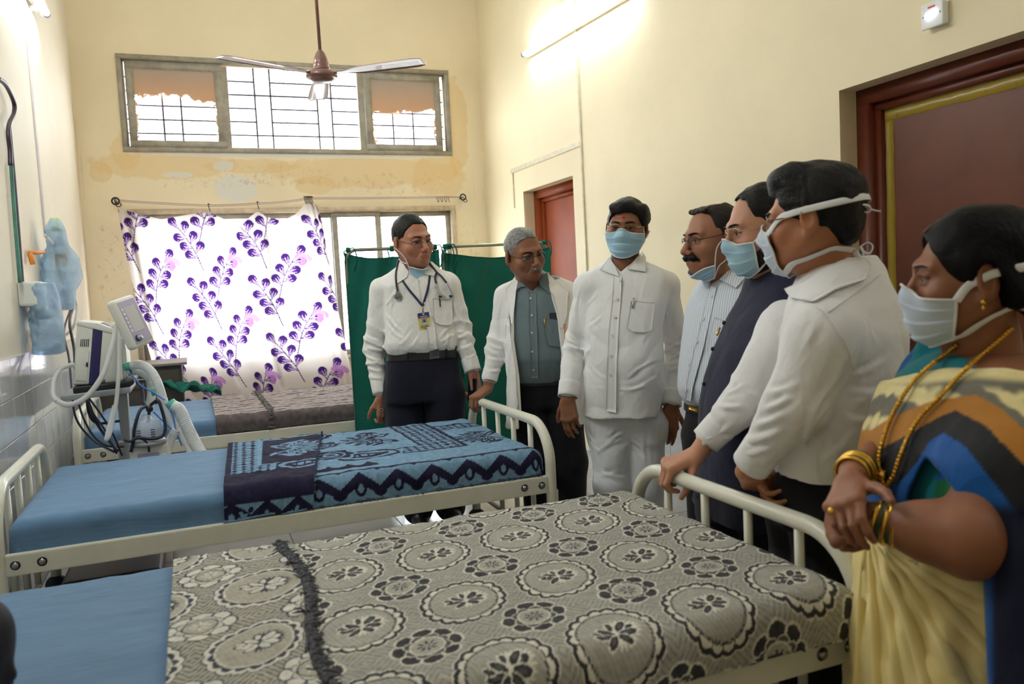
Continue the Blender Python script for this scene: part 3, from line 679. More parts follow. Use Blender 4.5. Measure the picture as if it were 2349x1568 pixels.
tube_light(t1a, t1a+(t1b-t1a)/np.linalg.norm(t1b-t1a)*1.78, (-1, 0, 0), 'glowing tube light high on the wall above the small red door', glow=m_tubedim)
tl = on_x(108, 34, XL+.07); tube_light(tl, tl+np.array([0, -1.25, 0.03]), (1, 0, 0), 'glowing tube light high on the tiled wall side, near the white conduit')
tube_light((XL+.07, 3.75, 3.25), (XL+.07, 2.40, 3.25), (1, 0, 0), 'added fill tube light out of view on the tiled wall side, above near beds', glow=m_tubemid)  # added lamp out of view, brightens beds and people from the left
tube_light((XR-.07, -.9, 3.2), (XR-.07, .5, 3.2), (-1, 0, 0), 'added fill tube light out of view on the wall near the ward entrance', glow=m_tubelow)  # added unseen lamp beside the camera, fills the near end of the room
tag(box('junction_box', on_x(1290, -4, XR)+np.array([-.02, -.05, -.05]), on_x(1290, -4, XR)+np.array([0, .05, .05]), m_cond, None, .004), 'small cream junction box on the wall above the tube light', 'box')
# switch with lit indicator
c = on_x(2142, 34, XR-.03); sb = empty('switch_box', c, 'white square indicator box on the wall above the big brown door', 'switch')
box('back_box', c+np.array([-.0, -.043, -.043]), c+np.array([.03, .043, .043]), m_white_pl, sb, .005)
box('face_plate', c+np.array([-.012, -.05, -.05]), c+np.array([0, .05, .05]), m_white_pl, sb, .006)
p = Parts(); p.lathe([(0, .012), (.014, .010), (.018, 0)], c+np.array([-.012, .012, -.003]), (-1, 0, 0), 16); p.lathe([(0, .012), (.012, .010), (.015, 0)], c+np.array([-.012, -.014, .002]), (-1, 0, 0), 16)
p.obj('lit_indicator', M('lit_lens', (.8, .85, 1)).emit((.75, .8, 1), 2.5).m, sb)
box('red_mark', c+np.array([-.0135, -.016, .026]), c+np.array([-.0118, .016, .033]), M('red_print', srgb(200, 70, 70)).m, sb)
for s in (-1, 1): p = Parts(); p.lathe([(0, .002), (.003, .002), (.004, 0)], c+np.array([-.012, s*.038, 0]), (-1, 0, 0), 10); p.obj('screw', m_bolt, sb)
tube('conduit_stub', [c+np.array([.015, 0, .043]), c+np.array([.015, 0, .30])], .012, m_white_pl, sb)
# ---- ceiling fan
FY = 4.6; fc = on_y(738, 172, FY); m_fan = M('brown_fan_enamel', srgb(128, 92, 84), 0.32, 0.25, coat=.3).vary(30, .08).m
fan = empty('ceiling_fan', (fc[0], fc[1], ZC), 'brown ceiling fan hanging on a long rod before the upper window', 'fan')
fx, fy, fz = fc
tube('down_rod', [(fx, fy, fz+.09), (fx-.012, fy, ZC-.06)], .0095, m_fan, fan)
p = Parts(); p.lathe([(.0, -.0), (.03, 0), (.06, -.05), (.065, -.09)], (fx-.012, fy, ZC), (0, 0, 1), 24); p.obj('ceiling_canopy', m_fan, fan)
p = Parts(); p.lathe([(.011, .135), (.018, .128), (.026, .115), (.034, .092), (.041, .070), (.0405, .067), (.043, .060), (.046, .045), (.0455, .042), (.05, .035), (.052, .02), (.0, .018)], fc, (0, 0, 1), 40); p.obj('motor_cover', m_fan, fan)
p = Parts(); p.lathe([(.0, .022), (.05, .022), (.072, .016), (.084, .004), (.087, -.008), (.084, -.014), (.078, -.018), (.0, -.018)], fc, (0, 0, 1), 40); p.obj('motor', m_fan, fan)
p = Parts(); p.lathe([(.066, -.014), (.062, -.026), (.05, -.036), (.03, -.041), (0, -.043)], fc, (0, 0, 1), 40); p.obj('bottom_cap', m_fan, fan)
for k in range(3):
    an = math.radians(84+120*k); d = np.array([math.cos(an), math.sin(an), 0]); s = np.array([-d[1], d[0], 0]); n = 24
    P = np.zeros((n, 5, 3)); rr = np.linspace(.075, .60, n); wd = np.interp(rr, [.075, .15, .2, .55, .60], [.018, .02, .05, .062, .045])
    for j, f in enumerate(np.linspace(-1, 1, 5)): P[:, j] = fc+d*rr[:, None]+s*(wd*f)[:, None]+np.array([0, 0, 1])*(.004-f*.10*wd*np.clip((rr-.14)/.1, 0, 1))[:, None]
    V, F = slab_grid(P, np.broadcast_to([0, 0, 1.0], P.shape), .0025); link('blade', np_mesh('blade', V, F), m_fan, fan)
# ---- curtain cord and curtain
YC = YB-.10
m_cord = M('pink_grey_cord', srgb(190, 165, 155), 0.8).m; m_wire = M('dark_wire', srgb(60, 58, 56), .5, .6).m
hk = [on_y(x, y, YC) for x, y in ((265, 461), (480, 473), (592, 468), (708, 456), (1062, 452))]
cord = empty('curtain_line', hk[0], 'thin cord strung along the wall above the lower window', 'cord')
for dz in (0, .012):
    pts = []
    for a, b, sg in ((hk[0], hk[1], .004), (hk[1], hk[2], .004), (hk[2], hk[3], .01), (hk[3], hk[4], .006)):
        for t in np.linspace(0, 1, 8, endpoint=False): q = a+(b-a)*t; pts.append(q+np.array([0, 0, dz-4*sg*t*(1-t)]))
    pts.append(hk[4]); tube('strand', pts, .0035, m_cord, cord, 6)
for e in (hk[0], hk[4]):
    p = Parts(); an = np.linspace(0, 2*np.pi, 20, endpoint=False)
    p.tube(np.stack([e[0]+.028*np.cos(an), np.full(20, e[1]), e[2]+.028*np.sin(an)], 1), .007, 8, True); p.tube([e+np.array([0, 0, 0]), e+np.array([0, .11, 0])], .008, 8)
    p.tube(np.stack([e[0]+.02*np.cos(an)+.02, e[1]+.008*np.sin(an), e[2]-.03+.018*np.sin(an)], 1), .004, 6, True); p.obj('wall_hook', m_wire, cord)
for i in range(7):
    q = hk[4]+(hk[3]-hk[4])*(.10+.013*i); tube('spare_hook', spline([q+np.array([.004, 0, .01]), q+np.array([-.004, 0, .002]), q+np.array([0, 0, -.02]), q+np.array([.008*(-1)**i, 0, -.045])], 5), .003, m_wire, cord, 6)
NU, NV = 300, 330
top = np.array([(270, 478), (300, 486), (370, 503), (430, 492), (478, 486), (520, 505), (548, 522), (570, 500), (591, 483), (615, 498), (650, 506), (680, 490), (704, 462), (716, 466), (726, 470)], float)
fr_ = np.array([0, .06, .20, .33, .42, .52, .585, .63, .67, .72, .79, .85, .905, .95, 1.0])
u = np.linspace(0, 1, NU); v = np.linspace(0, 1, NV)
tx = np.interp(u, fr_, top[:, 0]); ty = np.interp(u, fr_, top[:, 1])
kk = np.ones(9)/9; ty = np.convolve(np.pad(ty, 4, 'edge'), kk, 'valid')
bx = np.interp(u, [0, .07, .42, .62, .68, .86, .90, 1], [404, 432, 556, 632, 655, 742, 762, 812]); by = np.interp(u, [0, 1], [924, 886])
def edge_l(v): return np.interp(v, [0, .15, .35, .6, .8, 1], [270, 281, 300, 325, 350, 404])
def edge_r(v): return np.interp(v, [0, .1, .3, .6, .85, 1], [728, 742, 755, 778, 800, 812])
P = np.zeros((NU, NV, 3)); Uu, Vv = np.meshgrid(u, v, indexing='ij')
wx = (tx[:, None]-270)/(728-270); wb = (bx[:, None]-404)/(812-404); wgt = wx*(1-Vv)+wb*Vv
pxx = edge_l(Vv)*(1-wgt)+edge_r(Vv)*wgt; pyy = ty[:, None]*(1-Vv)+by[:, None]*Vv
dpt = YC-.012-.06*Vv**2
bun = np.clip((Uu-.86)/.14, 0, 1)
fold = .010*np.sin(Uu*34+1.3*np.sin(Vv*3))*(.4+.6*Vv)+.022*bun*np.sin(Uu*150+Vv*2)
for uc, v0, v1, a in ((.685, 0, 1, .05), (.44, .2, .95, .022), (.03, 0, 1, .03), (.14, .5, 1, .02)):
    cc = uc+.012*np.sin(Vv*5); fold -= a*np.exp(-((Uu-cc)/.012)**2)*sstep(v0, v0+.15, Vv)*(1-sstep(v1-.05, v1+.01, Vv))
for hu in (0., .42, .67, .905):
    fold += .012*np.exp(-Vv/.25)*np.cos((Uu-hu)*90)*np.exp(-((Uu-hu)/.09)**2)
dY = dpt+fold
dirs = np.stack([_r[i]*((pxx-CX)/FPX)-_u[i]*((pyy-CY)/FPX)+_f[i] for i in range(3)], -1)
P = O3+dirs*(dY/dirs[..., 1])[..., None]
cu, cv = Uu*1.86, P[..., 2]                       # cloth coordinates
leafW, leafH = .59, .52
def sprig(x, y, lean, s=1.0):
    """stem with paired drop-shaped leaves: leaf mask, pale base rays, stem"""
    m = np.zeros(x.shape, bool); ray = m.copy()
    y0 = np.clip(y, -.08*s, .43*s); sx = lean*(0.25*y0+0.9*y0*np.abs(y0)); st = (np.abs(x-sx) < .0045*s)&(y > -.08*s)&(y < .30*s)
    for t, sd in ((.03, -1), (.065, 1), (.115, -1), (.15, 1), (.20, -1), (.235, 1), (.285, .2)):
        yy = t*s; bxx = lean*(0.25*yy+.9*yy*yy); ang = math.atan2(1, lean*(0.25+1.8*yy)); an = ang-sd*.85 if abs(sd) == 1 else ang
        c, n = math.cos(an), math.sin(an); u_ = ((x-bxx)*c+(y-yy)*n)/s; w_ = (-(x-bxx)*n+(y-yy)*c)/s
        hw = .038*np.sqrt(np.clip(1-((u_-.085)/.040)**2, 0, 1)); neck = (u_ > 0)&(u_ < .088)&(np.abs(w_) < .003+.034*np.clip(u_/.085, 0, 1)**1.3)
        body = ((np.abs(w_) < hw)&(u_ > .06))|neck; m |= body
        edge = np.abs(w_) > (.0008+.030*np.clip(u_/.085, 0, 1)**1.3)
        ray |= body&(u_ < .070+.018*np.sin(w_*260+1))&(np.abs(np.sin(w_*165/np.clip(u_/.06, .3, 1.2)+.6)) > .42)&~edge
    return m, ray, st
def curtain_paint(U, V):
    base = np.array(srgb(206, 196, 190)); pur, lav, pnk = srgb(58, 28, 92), srgb(176, 148, 190), srgb(176, 118, 182)
    col = np.broadcast_to(base, U.shape+(3,)).copy(); sh = np.floor(V/leafH)
    for k in (-1, 0, 1):
        j = np.floor(V/leafH)+k; y = V-j*leafH; off = j*(-.09)
        for ox, oy, lean, sc in ((.34, .10, -1.0, 1.0), (.47, -.17, 1.0, 1.0)):
            xx = (U-off-ox+leafW/2) % leafW-leafW/2
            m, r, s = sprig(xx, y-oy, lean, sc); col = lerp(col, pur, (m|s)*1.0); col = lerp(col, lav, r*1.0)
        for ox, oy, an in ((.10, .14, 2.9), ):
            xx = (U-off-ox+leafW/2) % leafW-leafW/2; m = np.zeros(U.shape, bool)
            for q, (a_, l_) in enumerate(((0, .115), (1.0, .085), (-1.0, .09))):
                c, n = math.cos(an+a_+1.57), math.sin(an+a_+1.57); u_ = xx*c+(y-oy)*n; w_ = -xx*n+(y-oy)*c
                m |= (u_ > 0)&(u_ < l_)&(np.abs(w_) < .023*np.sqrt(np.clip(u_/l_, 0, 1)*np.clip(1.12-u_/l_, 0, 1))*1.9)
            col = lerp(col, pnk, m*.85)
    return col
col = curtain_paint(cu, cv); V, F = grid_vf(P); me = np_mesh('curtain', V, F); paint(me, col.reshape(-1, 3))
m_cur = M('printed_voile', (.8, .8, .8), .9, spec=.1).paint(); vc = m_cur.nt.nodes.new('ShaderNodeVertexColor'); vc.layer_name = 'paint'; m_cur.translucent(.55, sock=vc.outputs[0])
cur = tag(link('curtain', me, m_cur.m), 'sheer pale curtain printed with purple leaf sprigs hung across the lower window', 'curtain')
for q, n in ((hk[0], 1), (hk[1], 1), (hk[2], 1), (hk[3], 6)):
    for i in range(n):
        o = np.array([.013*(i-n/2+.5), -.01, 0]); tube('hook', spline([q+o+np.array([.006, 0, .012]), q+o+np.array([-.008, 0, .022]), q+o+np.array([-.004, 0, -.01]), q+o+np.array([.004, 0, -.045])], 5), .0035, m_wire, cur, 6)
# ---- green folding screen
m_grn = M('bottle_green_cotton', srgb(28, 106, 92), .85, spec=.15, sheen=.1).vary(2.0, .12); m_grn.nbump(3.0, .02, .25, detail=5, stretch=(1, 1, .4)); m_grn.translucent(.18, srgb(20, 110, 80)); m_grn = m_grn.m
m_pipe = M('grey_steel_pipe', srgb(150, 152, 138), .3, .7).m
scr = empty('folding_screen', (1.55, 4.98, 0), 'green cloth ward screen on a steel pipe frame behind the two doctors', 'screen')
sA, sB, sC = on_y(792, 574, 5.02), on_y(1003, 566, 4.92), on_y(1254, 556, 5.08)
for a, b, nm in ((sA, sB, 'left'), (sB+np.array([.03, .0, .0]), sC, 'right')):
    zt = a[2]; pts = []; rc = .07; d = b-a; d[2] = 0; L = np.linalg.norm(d); d /= L; a0 = np.array([a[0], a[1], 0]); zt2 = b[2]
    for t in [(0, .05), (0, zt-rc)]: pts.append(a0+d*t[0]+np.array([0, 0, t[1]]))
    for an in np.linspace(0, np.pi/2, 7)[1:]: pts.append(a0+d*rc*(1-math.cos(an))+np.array([0, 0, zt-rc+rc*math.sin(an)]))
    for an in np.linspace(np.pi/2, 0, 7): pts.append(a0+d*(L-rc*(1-math.cos(an)))+np.array([0, 0, zt2-rc+rc*math.sin(an)]))
    pts.append(a0+d*L+np.array([0, 0, .05])); fr = tube('pipe_frame', pts, .011, m_pipe, scr, 10)
    for q in (a0, a0+d*L):
        p = Parts(); p.lathe([(0, -.01), (.022, -.01), (.025, 0), (.022, .01), (0, .01)], q+np.array([0, 0, .026]), (1, .3, 0), 14); p.obj('caster', m_rub, fr)
    n, m_ = 120, 90; uu = np.linspace(0, 1, n); vv = np.linspace(0, 1, m_); UU, VV = np.meshgrid(uu, vv, indexing='ij')
    sag = .035*np.sin(np.pi*UU)**.8+.012*np.abs(np.sin(UU*np.pi*2)); 
    if nm == 'right': sag = .02+.05*np.sin(np.pi*np.clip(UU*1.0, 0, 1))
    zz0 = zt+(zt2-zt)*UU-.014-sag; Z = zz0*(1-VV)+.24*VV
    wv = .010*np.sin(UU*17+VV*2)+.014*np.sin(UU*6-VV*3)*VV+.008*np.sin((UU+VV*.5)*30)*np.exp(-VV*3)+.012*np.exp(-((UU-(.08 if nm == 'right' else .93))/.04)**2)*np.sin(UU*140)
    nrm = np.array([-d[1], d[0], 0]); P = a0+d*((-.006+UU*(L+.012))[..., None])+nrm*(wv-.016)[..., None]; P[..., 2] = Z
    V, F = slab_grid(P, np.broadcast_to(nrm, P.shape), .0015); link('cloth_panel', np_mesh('cloth_panel', V, F), m_grn, scr)
    for t in (.03, .5 if nm == 'left' else .06, .97):
        q = a0+d*(L*t)+np.array([0, 0, zt+(zt2-zt)*t]); p = Parts(); rr = np.random.default_rng(int(t*100))
        an = np.linspace(0, 2*np.pi, 12, endpoint=False)
        for z_ in (-.008, .0, .009): p.tube(np.stack([q[0]+z_*d[0]+0*an, q[1]+.014*np.cos(an), q[2]+.014*np.sin(an)], 1), .005, 6, True)
        for s in (-1, 1): p.tube(spline([q+np.array([0, -.013, 0]), q+np.array([s*.03, -.02, .01*s]), q+np.array([s*.035+.01, -.025, -.05]), q+np.array([s*.025, -.02, -.09-.04*(s > 0)])], 5), .004, 5)
        p.obj('tie', m_grn, scr)
# ================================================================== wall gear by the beds
m_hose = M('dark_purple_hose', srgb(62, 46, 62), .4).m; m_pg = M('green_pipe', srgb(76, 134, 116), .45).vary(12, .2).m; m_pb = M('grey_blue_pipe', srgb(96, 100, 122), .45).vary(12, .2).m
def wallp(x, y, off=.02): return on_x(x, y, XL+off)
def wl(name, pts, r, mat, label, cat, off=.02): return tag(tube(name, spline([wallp(x, y, off) for x, y in pts], 8), r, mat, None, 8), label, cat)
tube_ = wl('gas_pipe', [(25, 376), (34, 500), (46, 648)], .009, m_pg, 'green gas pipe dropping to the white outlet box on the wall', 'pipe')
wl('gas_pipe', [(22, 290), (36, 450), (52, 650)], .008, m_pb, 'grey blue gas pipe beside the green one dropping to the white outlet box', 'pipe')
wl('rubber_hose', [(-6, 178), (14, 196), (32, 235), (32, 260), (22, 282), (19, 306), (23, 345), (24, 378)], .011, m_hose, 'dark purple rubber hose bulging out over the top of the gas pipes', 'hose', .035)
c = on_x(60, 150, XL); yq = on_x(80, 300, XL)[1]
tag(box('cable_conduit', (XL, yq-.015, 1.75), (XL+.012, yq+.012, 4.2), M('white_conduit', srgb(222, 214, 214), .5).m, None, .003), 'tall white conduit running down the wall to the bagged oxygen bottle', 'conduit')
a, b = wallp(40, 649, 0), wallp(60, 697, 0)
ob = empty('gas_outlet', ((a+b)/2), 'white gas outlet box on the wall below the pipes', 'outlet')
box('housing', (XL, a[1]-.02, 1.34), (XL+.10, a[1]+.33, 1.46), m_white_pl, ob, .012); 
tube('valve_stem', [(XL+.05, a[1]+.18, 1.34), (XL+.05, a[1]+.18, 1.27)], .018, m_bolt, ob, 10); tube('valve_knob', [(XL+.03, a[1]+.22, 1.30), (XL+.10, a[1]+.22, 1.30)], .02, m_bolt, ob, 10)
m_bag = M('pale_blue_film', srgb(200, 222, 240), .18, spec=.6); m_bag.nbump(38, .012, .9, detail=5); m_bag.through(.52, srgb(206, 228, 246)); m_bag = m_bag.m
m_clear = M('clear_plastic', srgb(235, 240, 245), .06, spec=.7); m_clear.through(.62, (.94, .96, 1)); m_clear = m_clear.m
def bagged(name, c, prof, label, seed, inner):
    t = empty(name, c, label, 'bottle')
    r = np.random.default_rng(seed); k = 40; an = np.linspace(0, 2*np.pi, k, endpoint=False); V = []
    prof = np.array(prof); zz = np.linspace(prof[0, 1], prof[-1, 1], 36); rr = np.interp(zz[::-1], prof[::-1, 1], prof[::-1, 0])[::-1]; ox = np.interp(zz[::-1], prof[::-1, 1], prof[::-1, 2])[::-1]
    ns = smooth_noise((36, k), 6, seed)*.10+smooth_noise((36, k), 3, seed+1)*.05
    for i, z in enumerate(zz): q = rr[i]*(1+ns[i]*np.sin(np.pi*np.arange(k)/k)); V.append(np.stack([c[0]+q*.8*np.cos(an), c[1]+ox[i]+q*1.15*np.sin(an), np.full(k, c[2]+z)], 1))
    V = np.concatenate(V); i = np.arange(35)[:, None]; j = np.arange(k)[None]; F = np.stack([i*k+j, i*k+(j+1) % k, (i+1)*k+(j+1) % k, (i+1)*k+j], -1).reshape(-1, 4)
    link('film_bag', np_mesh('film_bag', V, F), m_bag, t); inner(t, c); return t
def inner1(t, c):
    p = Parts(); p.lathe([(0, -.30), (.04, -.30), (.042, -.16), (.03, -.14), (0, -.13)], c, (0, 0, 1), 20); p.obj('humidifier_jar', m_clear, t)
    p = Parts(); p.lathe([(0, -.13), (.028, -.13), (.028, -.05), (.016, -.03), (.014, .12), (0, .12)], c, (0, 0, 1), 16); p.obj('flow_tube', m_white_pl, t)
    p = Parts(); p.lathe([(0, .15), (.026, .15), (.026, .22), (.02, .23), (0, .23)], c, (0, 0, 1), 16); p.obj('cap', M('yellow_green_cap', srgb(206, 214, 116), .4).m, t)
    box('orange_valve', c+np.array([-.02, -.02, -.05]), c+np.array([.04, .03, .02]), M('orange_valve', srgb(232, 150, 70), .5).m, t, .006)
c1 = wallp(136, 590, .10); bagged('oxygen_bottle', c1, [(.03, .22, -.02), (.06, .16, -.05), (.07, .08, -.03), (.075, .06, .0), (.12, .0, .06), (.13, -.12, .06), (.085, -.2, 0), (.075, -.30, 0)], 'yellow green capped oxygen bottle wrapped in pale blue film high on the wall', 5, inner1)
def inner2(t, c):
    p = Parts(); p.lathe([(0, -.13), (.05, -.13), (.052, .02), (.04, .04), (0, .045)], c, (0, 0, 1), 20); p.obj('suction_jar', m_clear, t)
    p = Parts(); p.lathe([(0, .04), (.045, .04), (.045, .06), (.015, .07), (.012, .2), (0, .2)], c, (0, 0, 1), 16); p.obj('jar_lid', m_white_pl, t)
c2 = wallp(108, 745, .10); bagged('suction_jar', c2, [(.07, .21, -.03), (.085, .14, 0), (.09, .05, .01), (.095, -.05, 0), (.09, -.14, -.01), (.06, -.15, 0)], 'suction jar wrapped in pale blue film beside the white outlet box', 8, inner2)
ho = empty('wall_bracket', wallp(80, 585, .0), 'orange plastic bracket on the wall between the two film wrapped bottles', 'bracket'); m_or = M('orange_plastic', srgb(230, 140, 50), .45).m
a = wallp(68, 580, .02); b = wallp(100, 578, .06); tube('bracket_arm', [a, b], .010, m_or, ho, 8); tube('bracket_hook', [a, a+np.array([0.01, 0, -.06])], .013, m_or, ho, 8)
so = wallp(136, 694, .0); sk = empty('wall_socket', so, 'white socket plate with black and white plugs on the wall', 'socket')
box('plate', so+np.array([0, -.14, -.05]), so+np.array([.02, .10, .05]), m_white_pl, sk, .005)
pl1, pl2 = so+np.array([.05, -.02, -.02]), so+np.array([.05, .10, -.015])
box('plug', pl1-np.array([.03, .03, .03]), pl1+np.array([.02, .03, .03]), m_white_pl, sk, .008); box('plug', pl2-np.array([.03, .022, .035]), pl2+np.array([.02, .022, .035]), m_blk, sk, .01)
def cable(name, pts, r, mat, label, parent=None, cat='cable'):
    pts = np.array(pts, float); pts[:, 0] = np.maximum(pts[:, 0], XL+.035); o = tube(name, spline(pts, 10), r, mat, parent, 8); return tag(o, label, cat) if parent is None else o
m_cab = M('navy_cable', srgb(34, 32, 52), .5).m
G = lambda x, y, Y: on_y(x, y, Y)
cable('power_cable', [pl1+np.array([.01, 0, -.03]), G(147, 760, 5.3), G(158, 820, 5.1), G(165, 890, 4.9), G(175, 960, 4.75), G(215, 1010, 4.6), G(262, 1036, 4.4)], .006, m_cab, 'thin dark cable from the white plug down behind the ventilator')
cable('power_cable', [pl2+np.array([.01, 0, -.03]), G(160, 740, 5.4), G(170, 800, 5.2), G(175, 860, 4.95), G(196, 905, 4.7), G(225, 975, 4.55), G(270, 1034, 4.4)], .008, m_cab, 'thicker dark cable from the black plug down behind the ventilator')
cable('power_cable', [G(198, 905, 4.62), G(205, 950, 4.6), G(225, 970, 4.58), G(275, 965, 4.55)], .007, m_cab, 'dark cable looping under the ventilator tray to its post')
m_tub = M('milky_tubing', srgb(232, 232, 230), .3, spec=.5); m_tub.through(.30); m_tub = m_tub.m
cable('oxygen_tubing', [wallp(104, 540, .16), G(112, 575, 5.7), G(140, 630, 5.6), G(165, 675, 5.5), G(176, 705, 5.5), G(170, 745, 5.4), G(150, 768, 5.4), G(120, 765, 5.3)], .008, m_tub, 'milky tubing looping down from the upper bottle beside the ventilator', None, 'tube')
# ================================================================== ventilator on its trolley
m_ven = M('ivory_abs', srgb(226, 226, 216), .38).vary(6, .02).m; m_nav = M('navy_panel', srgb(44, 40, 92), .35).m; m_gry = M('grey_enamel', srgb(156, 160, 162), .4, .2).m; m_lil = M('lilac_panel', srgb(178, 172, 200), .3).m
ven = empty('ventilator', (-.4, 4.5, 0), 'ivory and navy ventilator with tilted display on a grey trolley by the wall', 'ventilator')
VY = 4.52
def poly_prism(name, pix, Y0, Y1, mat, parent, bev=.012):
    bm = bmesh.new(); a = [bm.verts.new(on_y(x, y, Y0)) for x, y in pix]; sh = [np.array(on_y(x, y, Y0))+np.array([0.0, Y1-Y0, 0]) for x, y in pix]; b = [bm.verts.new(q) for q in sh]; n = len(pix)
    bm.faces.new(a); bm.faces.new(b[::-1])
    for i in range(n): bm.faces.new((a[i], b[i], b[(i+1) % n], a[(i+1) % n]))
    bmesh.ops.recalc_face_normals(bm, faces=bm.faces)
    if bev: bmesh.ops.bevel(bm, geom=bm.edges[:], offset=bev, segments=3, profile=.5, affect='EDGES')
    o = bm_obj(name, bm, mat, parent, True)
    return o
body = poly_prism('body', [(167, 884), (176, 741), (274, 768), (284, 872), (272, 878)], VY, VY+.30, m_ven, ven, .012)
poly_prism('navy_stripe', [(203, 882), (213, 752), (235, 758), (226, 880)], VY-.003, VY+.02, m_nav, body, .002)
poly_prism('lid', [(174, 745), (178, 735), (224, 740), (272, 758), (276, 770)], VY-.004, VY+.305, m_ven, body, .006)
poly_prism('lid_panel', [(222, 741), (233, 740), (257, 749), (247, 752)], VY+.06, VY+.22, m_nav, body, .002)
poly_prism('service_door', [(172, 872), (176, 802), (204, 806), (200, 874)], VY-.004, VY+.01, m_ven, body, .002)
poly_prism('door_latch', [(197, 840), (198, 830), (202, 831), (201, 841)], VY-.007, VY, m_blk, body, 0)
for i in range(5): poly_prism('vent_slot', [(184+i*4.3, 795), (185.3+i*4.3, 778-.3*i), (187+i*4.3, 778-.3*i), (185.6+i*4.3, 795)], VY-.0025, VY+.01, m_blk, body, 0)
for i in range(5): poly_prism('vent_slot', [(231+i*2.2, 877), (231.5+i*2.2, 870), (232.6+i*2.2, 870), (232+i*2.2, 877)], VY-.0025, VY+.01, m_blk, body, 0)
poly_prism('front_panel', [(274, 772), (286, 778), (294, 850), (284, 874)], VY+.02, VY+.28, m_ven, body, .006)
poly_prism('base_plinth', [(166, 888), (290, 874), (306, 868), (308, 880), (290, 892), (168, 904)], VY-.03, VY+.34, m_blk, ven, .008)
poly_prism('tray', [(138, 908), (298, 888), (300, 901), (140, 921)], VY-.06, VY+.36, m_gry, ven, .004)
poly_prism('post', [(266, 900), (292, 897), (302, 1060), (284, 1066)], VY+.08, VY+.16, m_gry, ven, .006)
post2 = box('post_foot', (-.40, 4.55, .12), (-.32, 4.63, .62), m_gry, ven, .006)
bs = box('trolley_base', (-.58, 3.66, .14), (-.19, 4.62, .205), m_blk, ven, .028, 4)
for x, y in ((-.52, 3.74), (-.26, 3.70), (-.52, 4.54), (-.26, 4.54)):
    tube('caster_stem', [(x, y, .09), (x, y, .15)], .014, m_bolt, bs, 8); p = Parts(); p.lathe([(0, -.014), (.042, -.014), (.046, -.007), (.046, .007), (.042, .014), (0, .014)], (x, y, .048), (1, .4, 0), 18); p.obj('caster', m_rub, bs)
# tilted display
mc = on_y(300, 739, VY-.02); ax = on_y(322, 786, VY-.02)-on_y(279, 697, VY-.02); ln = np.linalg.norm(ax); ax /= ln; nrm = np.array([.70, -.55, .42]); nrm -= ax*nrm.dot(ax); nrm /= np.linalg.norm(nrm); sd = np.cross(ax, nrm)
R = Matrix((tuple(ax), tuple(sd), tuple(nrm))).transposed()
ds = rbox('display_housing', mc, (ln+.05, .17, .055), R, m_ven, ven, .026, 5)
scm = M('screen_glass', srgb(196, 196, 204), .05, spec=.8).m
fc_ = mc+nrm*.0285
rbox('display_bezel', mc+nrm*.026, (ln+.01, .135, .006), R, m_lil, ds, .0028); rbox('screen', fc_+nrm*.0005-ax*.012, (ln*.62, .085, .004), R, scm, ds, .0015)
for i in range(6): rbox('key', fc_+ax*(-.07+i*.022)+sd*.054, (.014, .012, .006), R, m_white_pl, ds, .002)
p = Parts(); p.lathe([(0, .028), (.013, .026), (.016, 0)], fc_+ax*(ln*.40)+sd*.045, nrm, 18); p.obj('dial', m_gry, ds); p = Parts(); p.lathe([(.0165, .016), (.0175, .012), (.0165, .004)], fc_+ax*(ln*.40)+sd*.045, nrm, 18); p.obj('dial_ring', m_nav, ds)
for k, (a_, s_) in enumerate(((-.02, .020), (.012, .007), (.024, .007))): rbox('port', mc-sd*.085+ax*a_-nrm*.008, (s_, .006, .009), R, m_blk, ds)
tube('display_arm', [mc-nrm*.03, mc-nrm*.10-ax*.02, on_y(262, 790, VY+.12)], .016, m_ven, ven, 10)
# breathing tubes, humidifier, cables
m_teal = M('teal_connector', srgb(84, 190, 176), .35, spec=.5); m_teal.through(.2); m_teal = m_teal.m
m_cor = M('milky_corrugated_tube', srgb(236, 238, 238), .3, spec=.4); m_cor.through(.22); m_cor = m_cor.m
def corr(pts, r, name='breathing_tube'):
    S = spline(np.array(pts), 26); s = np.cumsum(np.r_[0, np.linalg.norm(np.diff(S, axis=0), axis=1)]); q = np.arange(0, s[-1], .0035); S = np.stack([np.interp(q, s, S[:, i]) for i in range(3)], 1)
    return tube(name, S, r*(1+.05*np.sin(q/.0035*np.pi/1.5)), m_cor, ven, 14)
for a_, b_, y in (((284, 843), (300, 838), 4.55), ((286, 836), (305, 845), 4.62)):
    tube('connector', [G(*a_, y), G(*b_, y)], .021, m_teal, ven, 14)
corr([G(303, 838, 4.55), G(322, 836, 4.52), G(345, 850, 4.5), G(362, 880, 4.48), G(378, 930, 4.46), G(400, 985, 4.44), G(404, 1000, 4.42)], .023)
corr([G(308, 848, 4.62), G(330, 856, 4.6), G(344, 870, 4.6), G(348, 900, 4.6), G(342, 940, 4.58)], .022)
corr([G(396, 930, 4.44), G(412, 940, 4.43), G(428, 975, 4.42), G(450, 1020, 4.40), G(470, 1055, 4.36)], .030)
corr([G(404, 985, 4.42), G(394, 1002, 4.42), G(382, 1030, 4.40), G(374, 1050, 4.38)], .022)
corr([G(384, 925, 4.46), G(404, 975, 4.44), G(430, 1020, 4.42), G(440, 1045, 4.4)], .019)
tube('connector', [G(389, 922, 4.45), G(400, 934, 4.44)], .028, m_teal, ven, 14); tube('connector', [G(356, 890, 4.5), G(360, 905, 4.5)], .024, m_teal, ven, 14)
m_bl = M('blue_line', srgb(60, 130, 220), .4).m
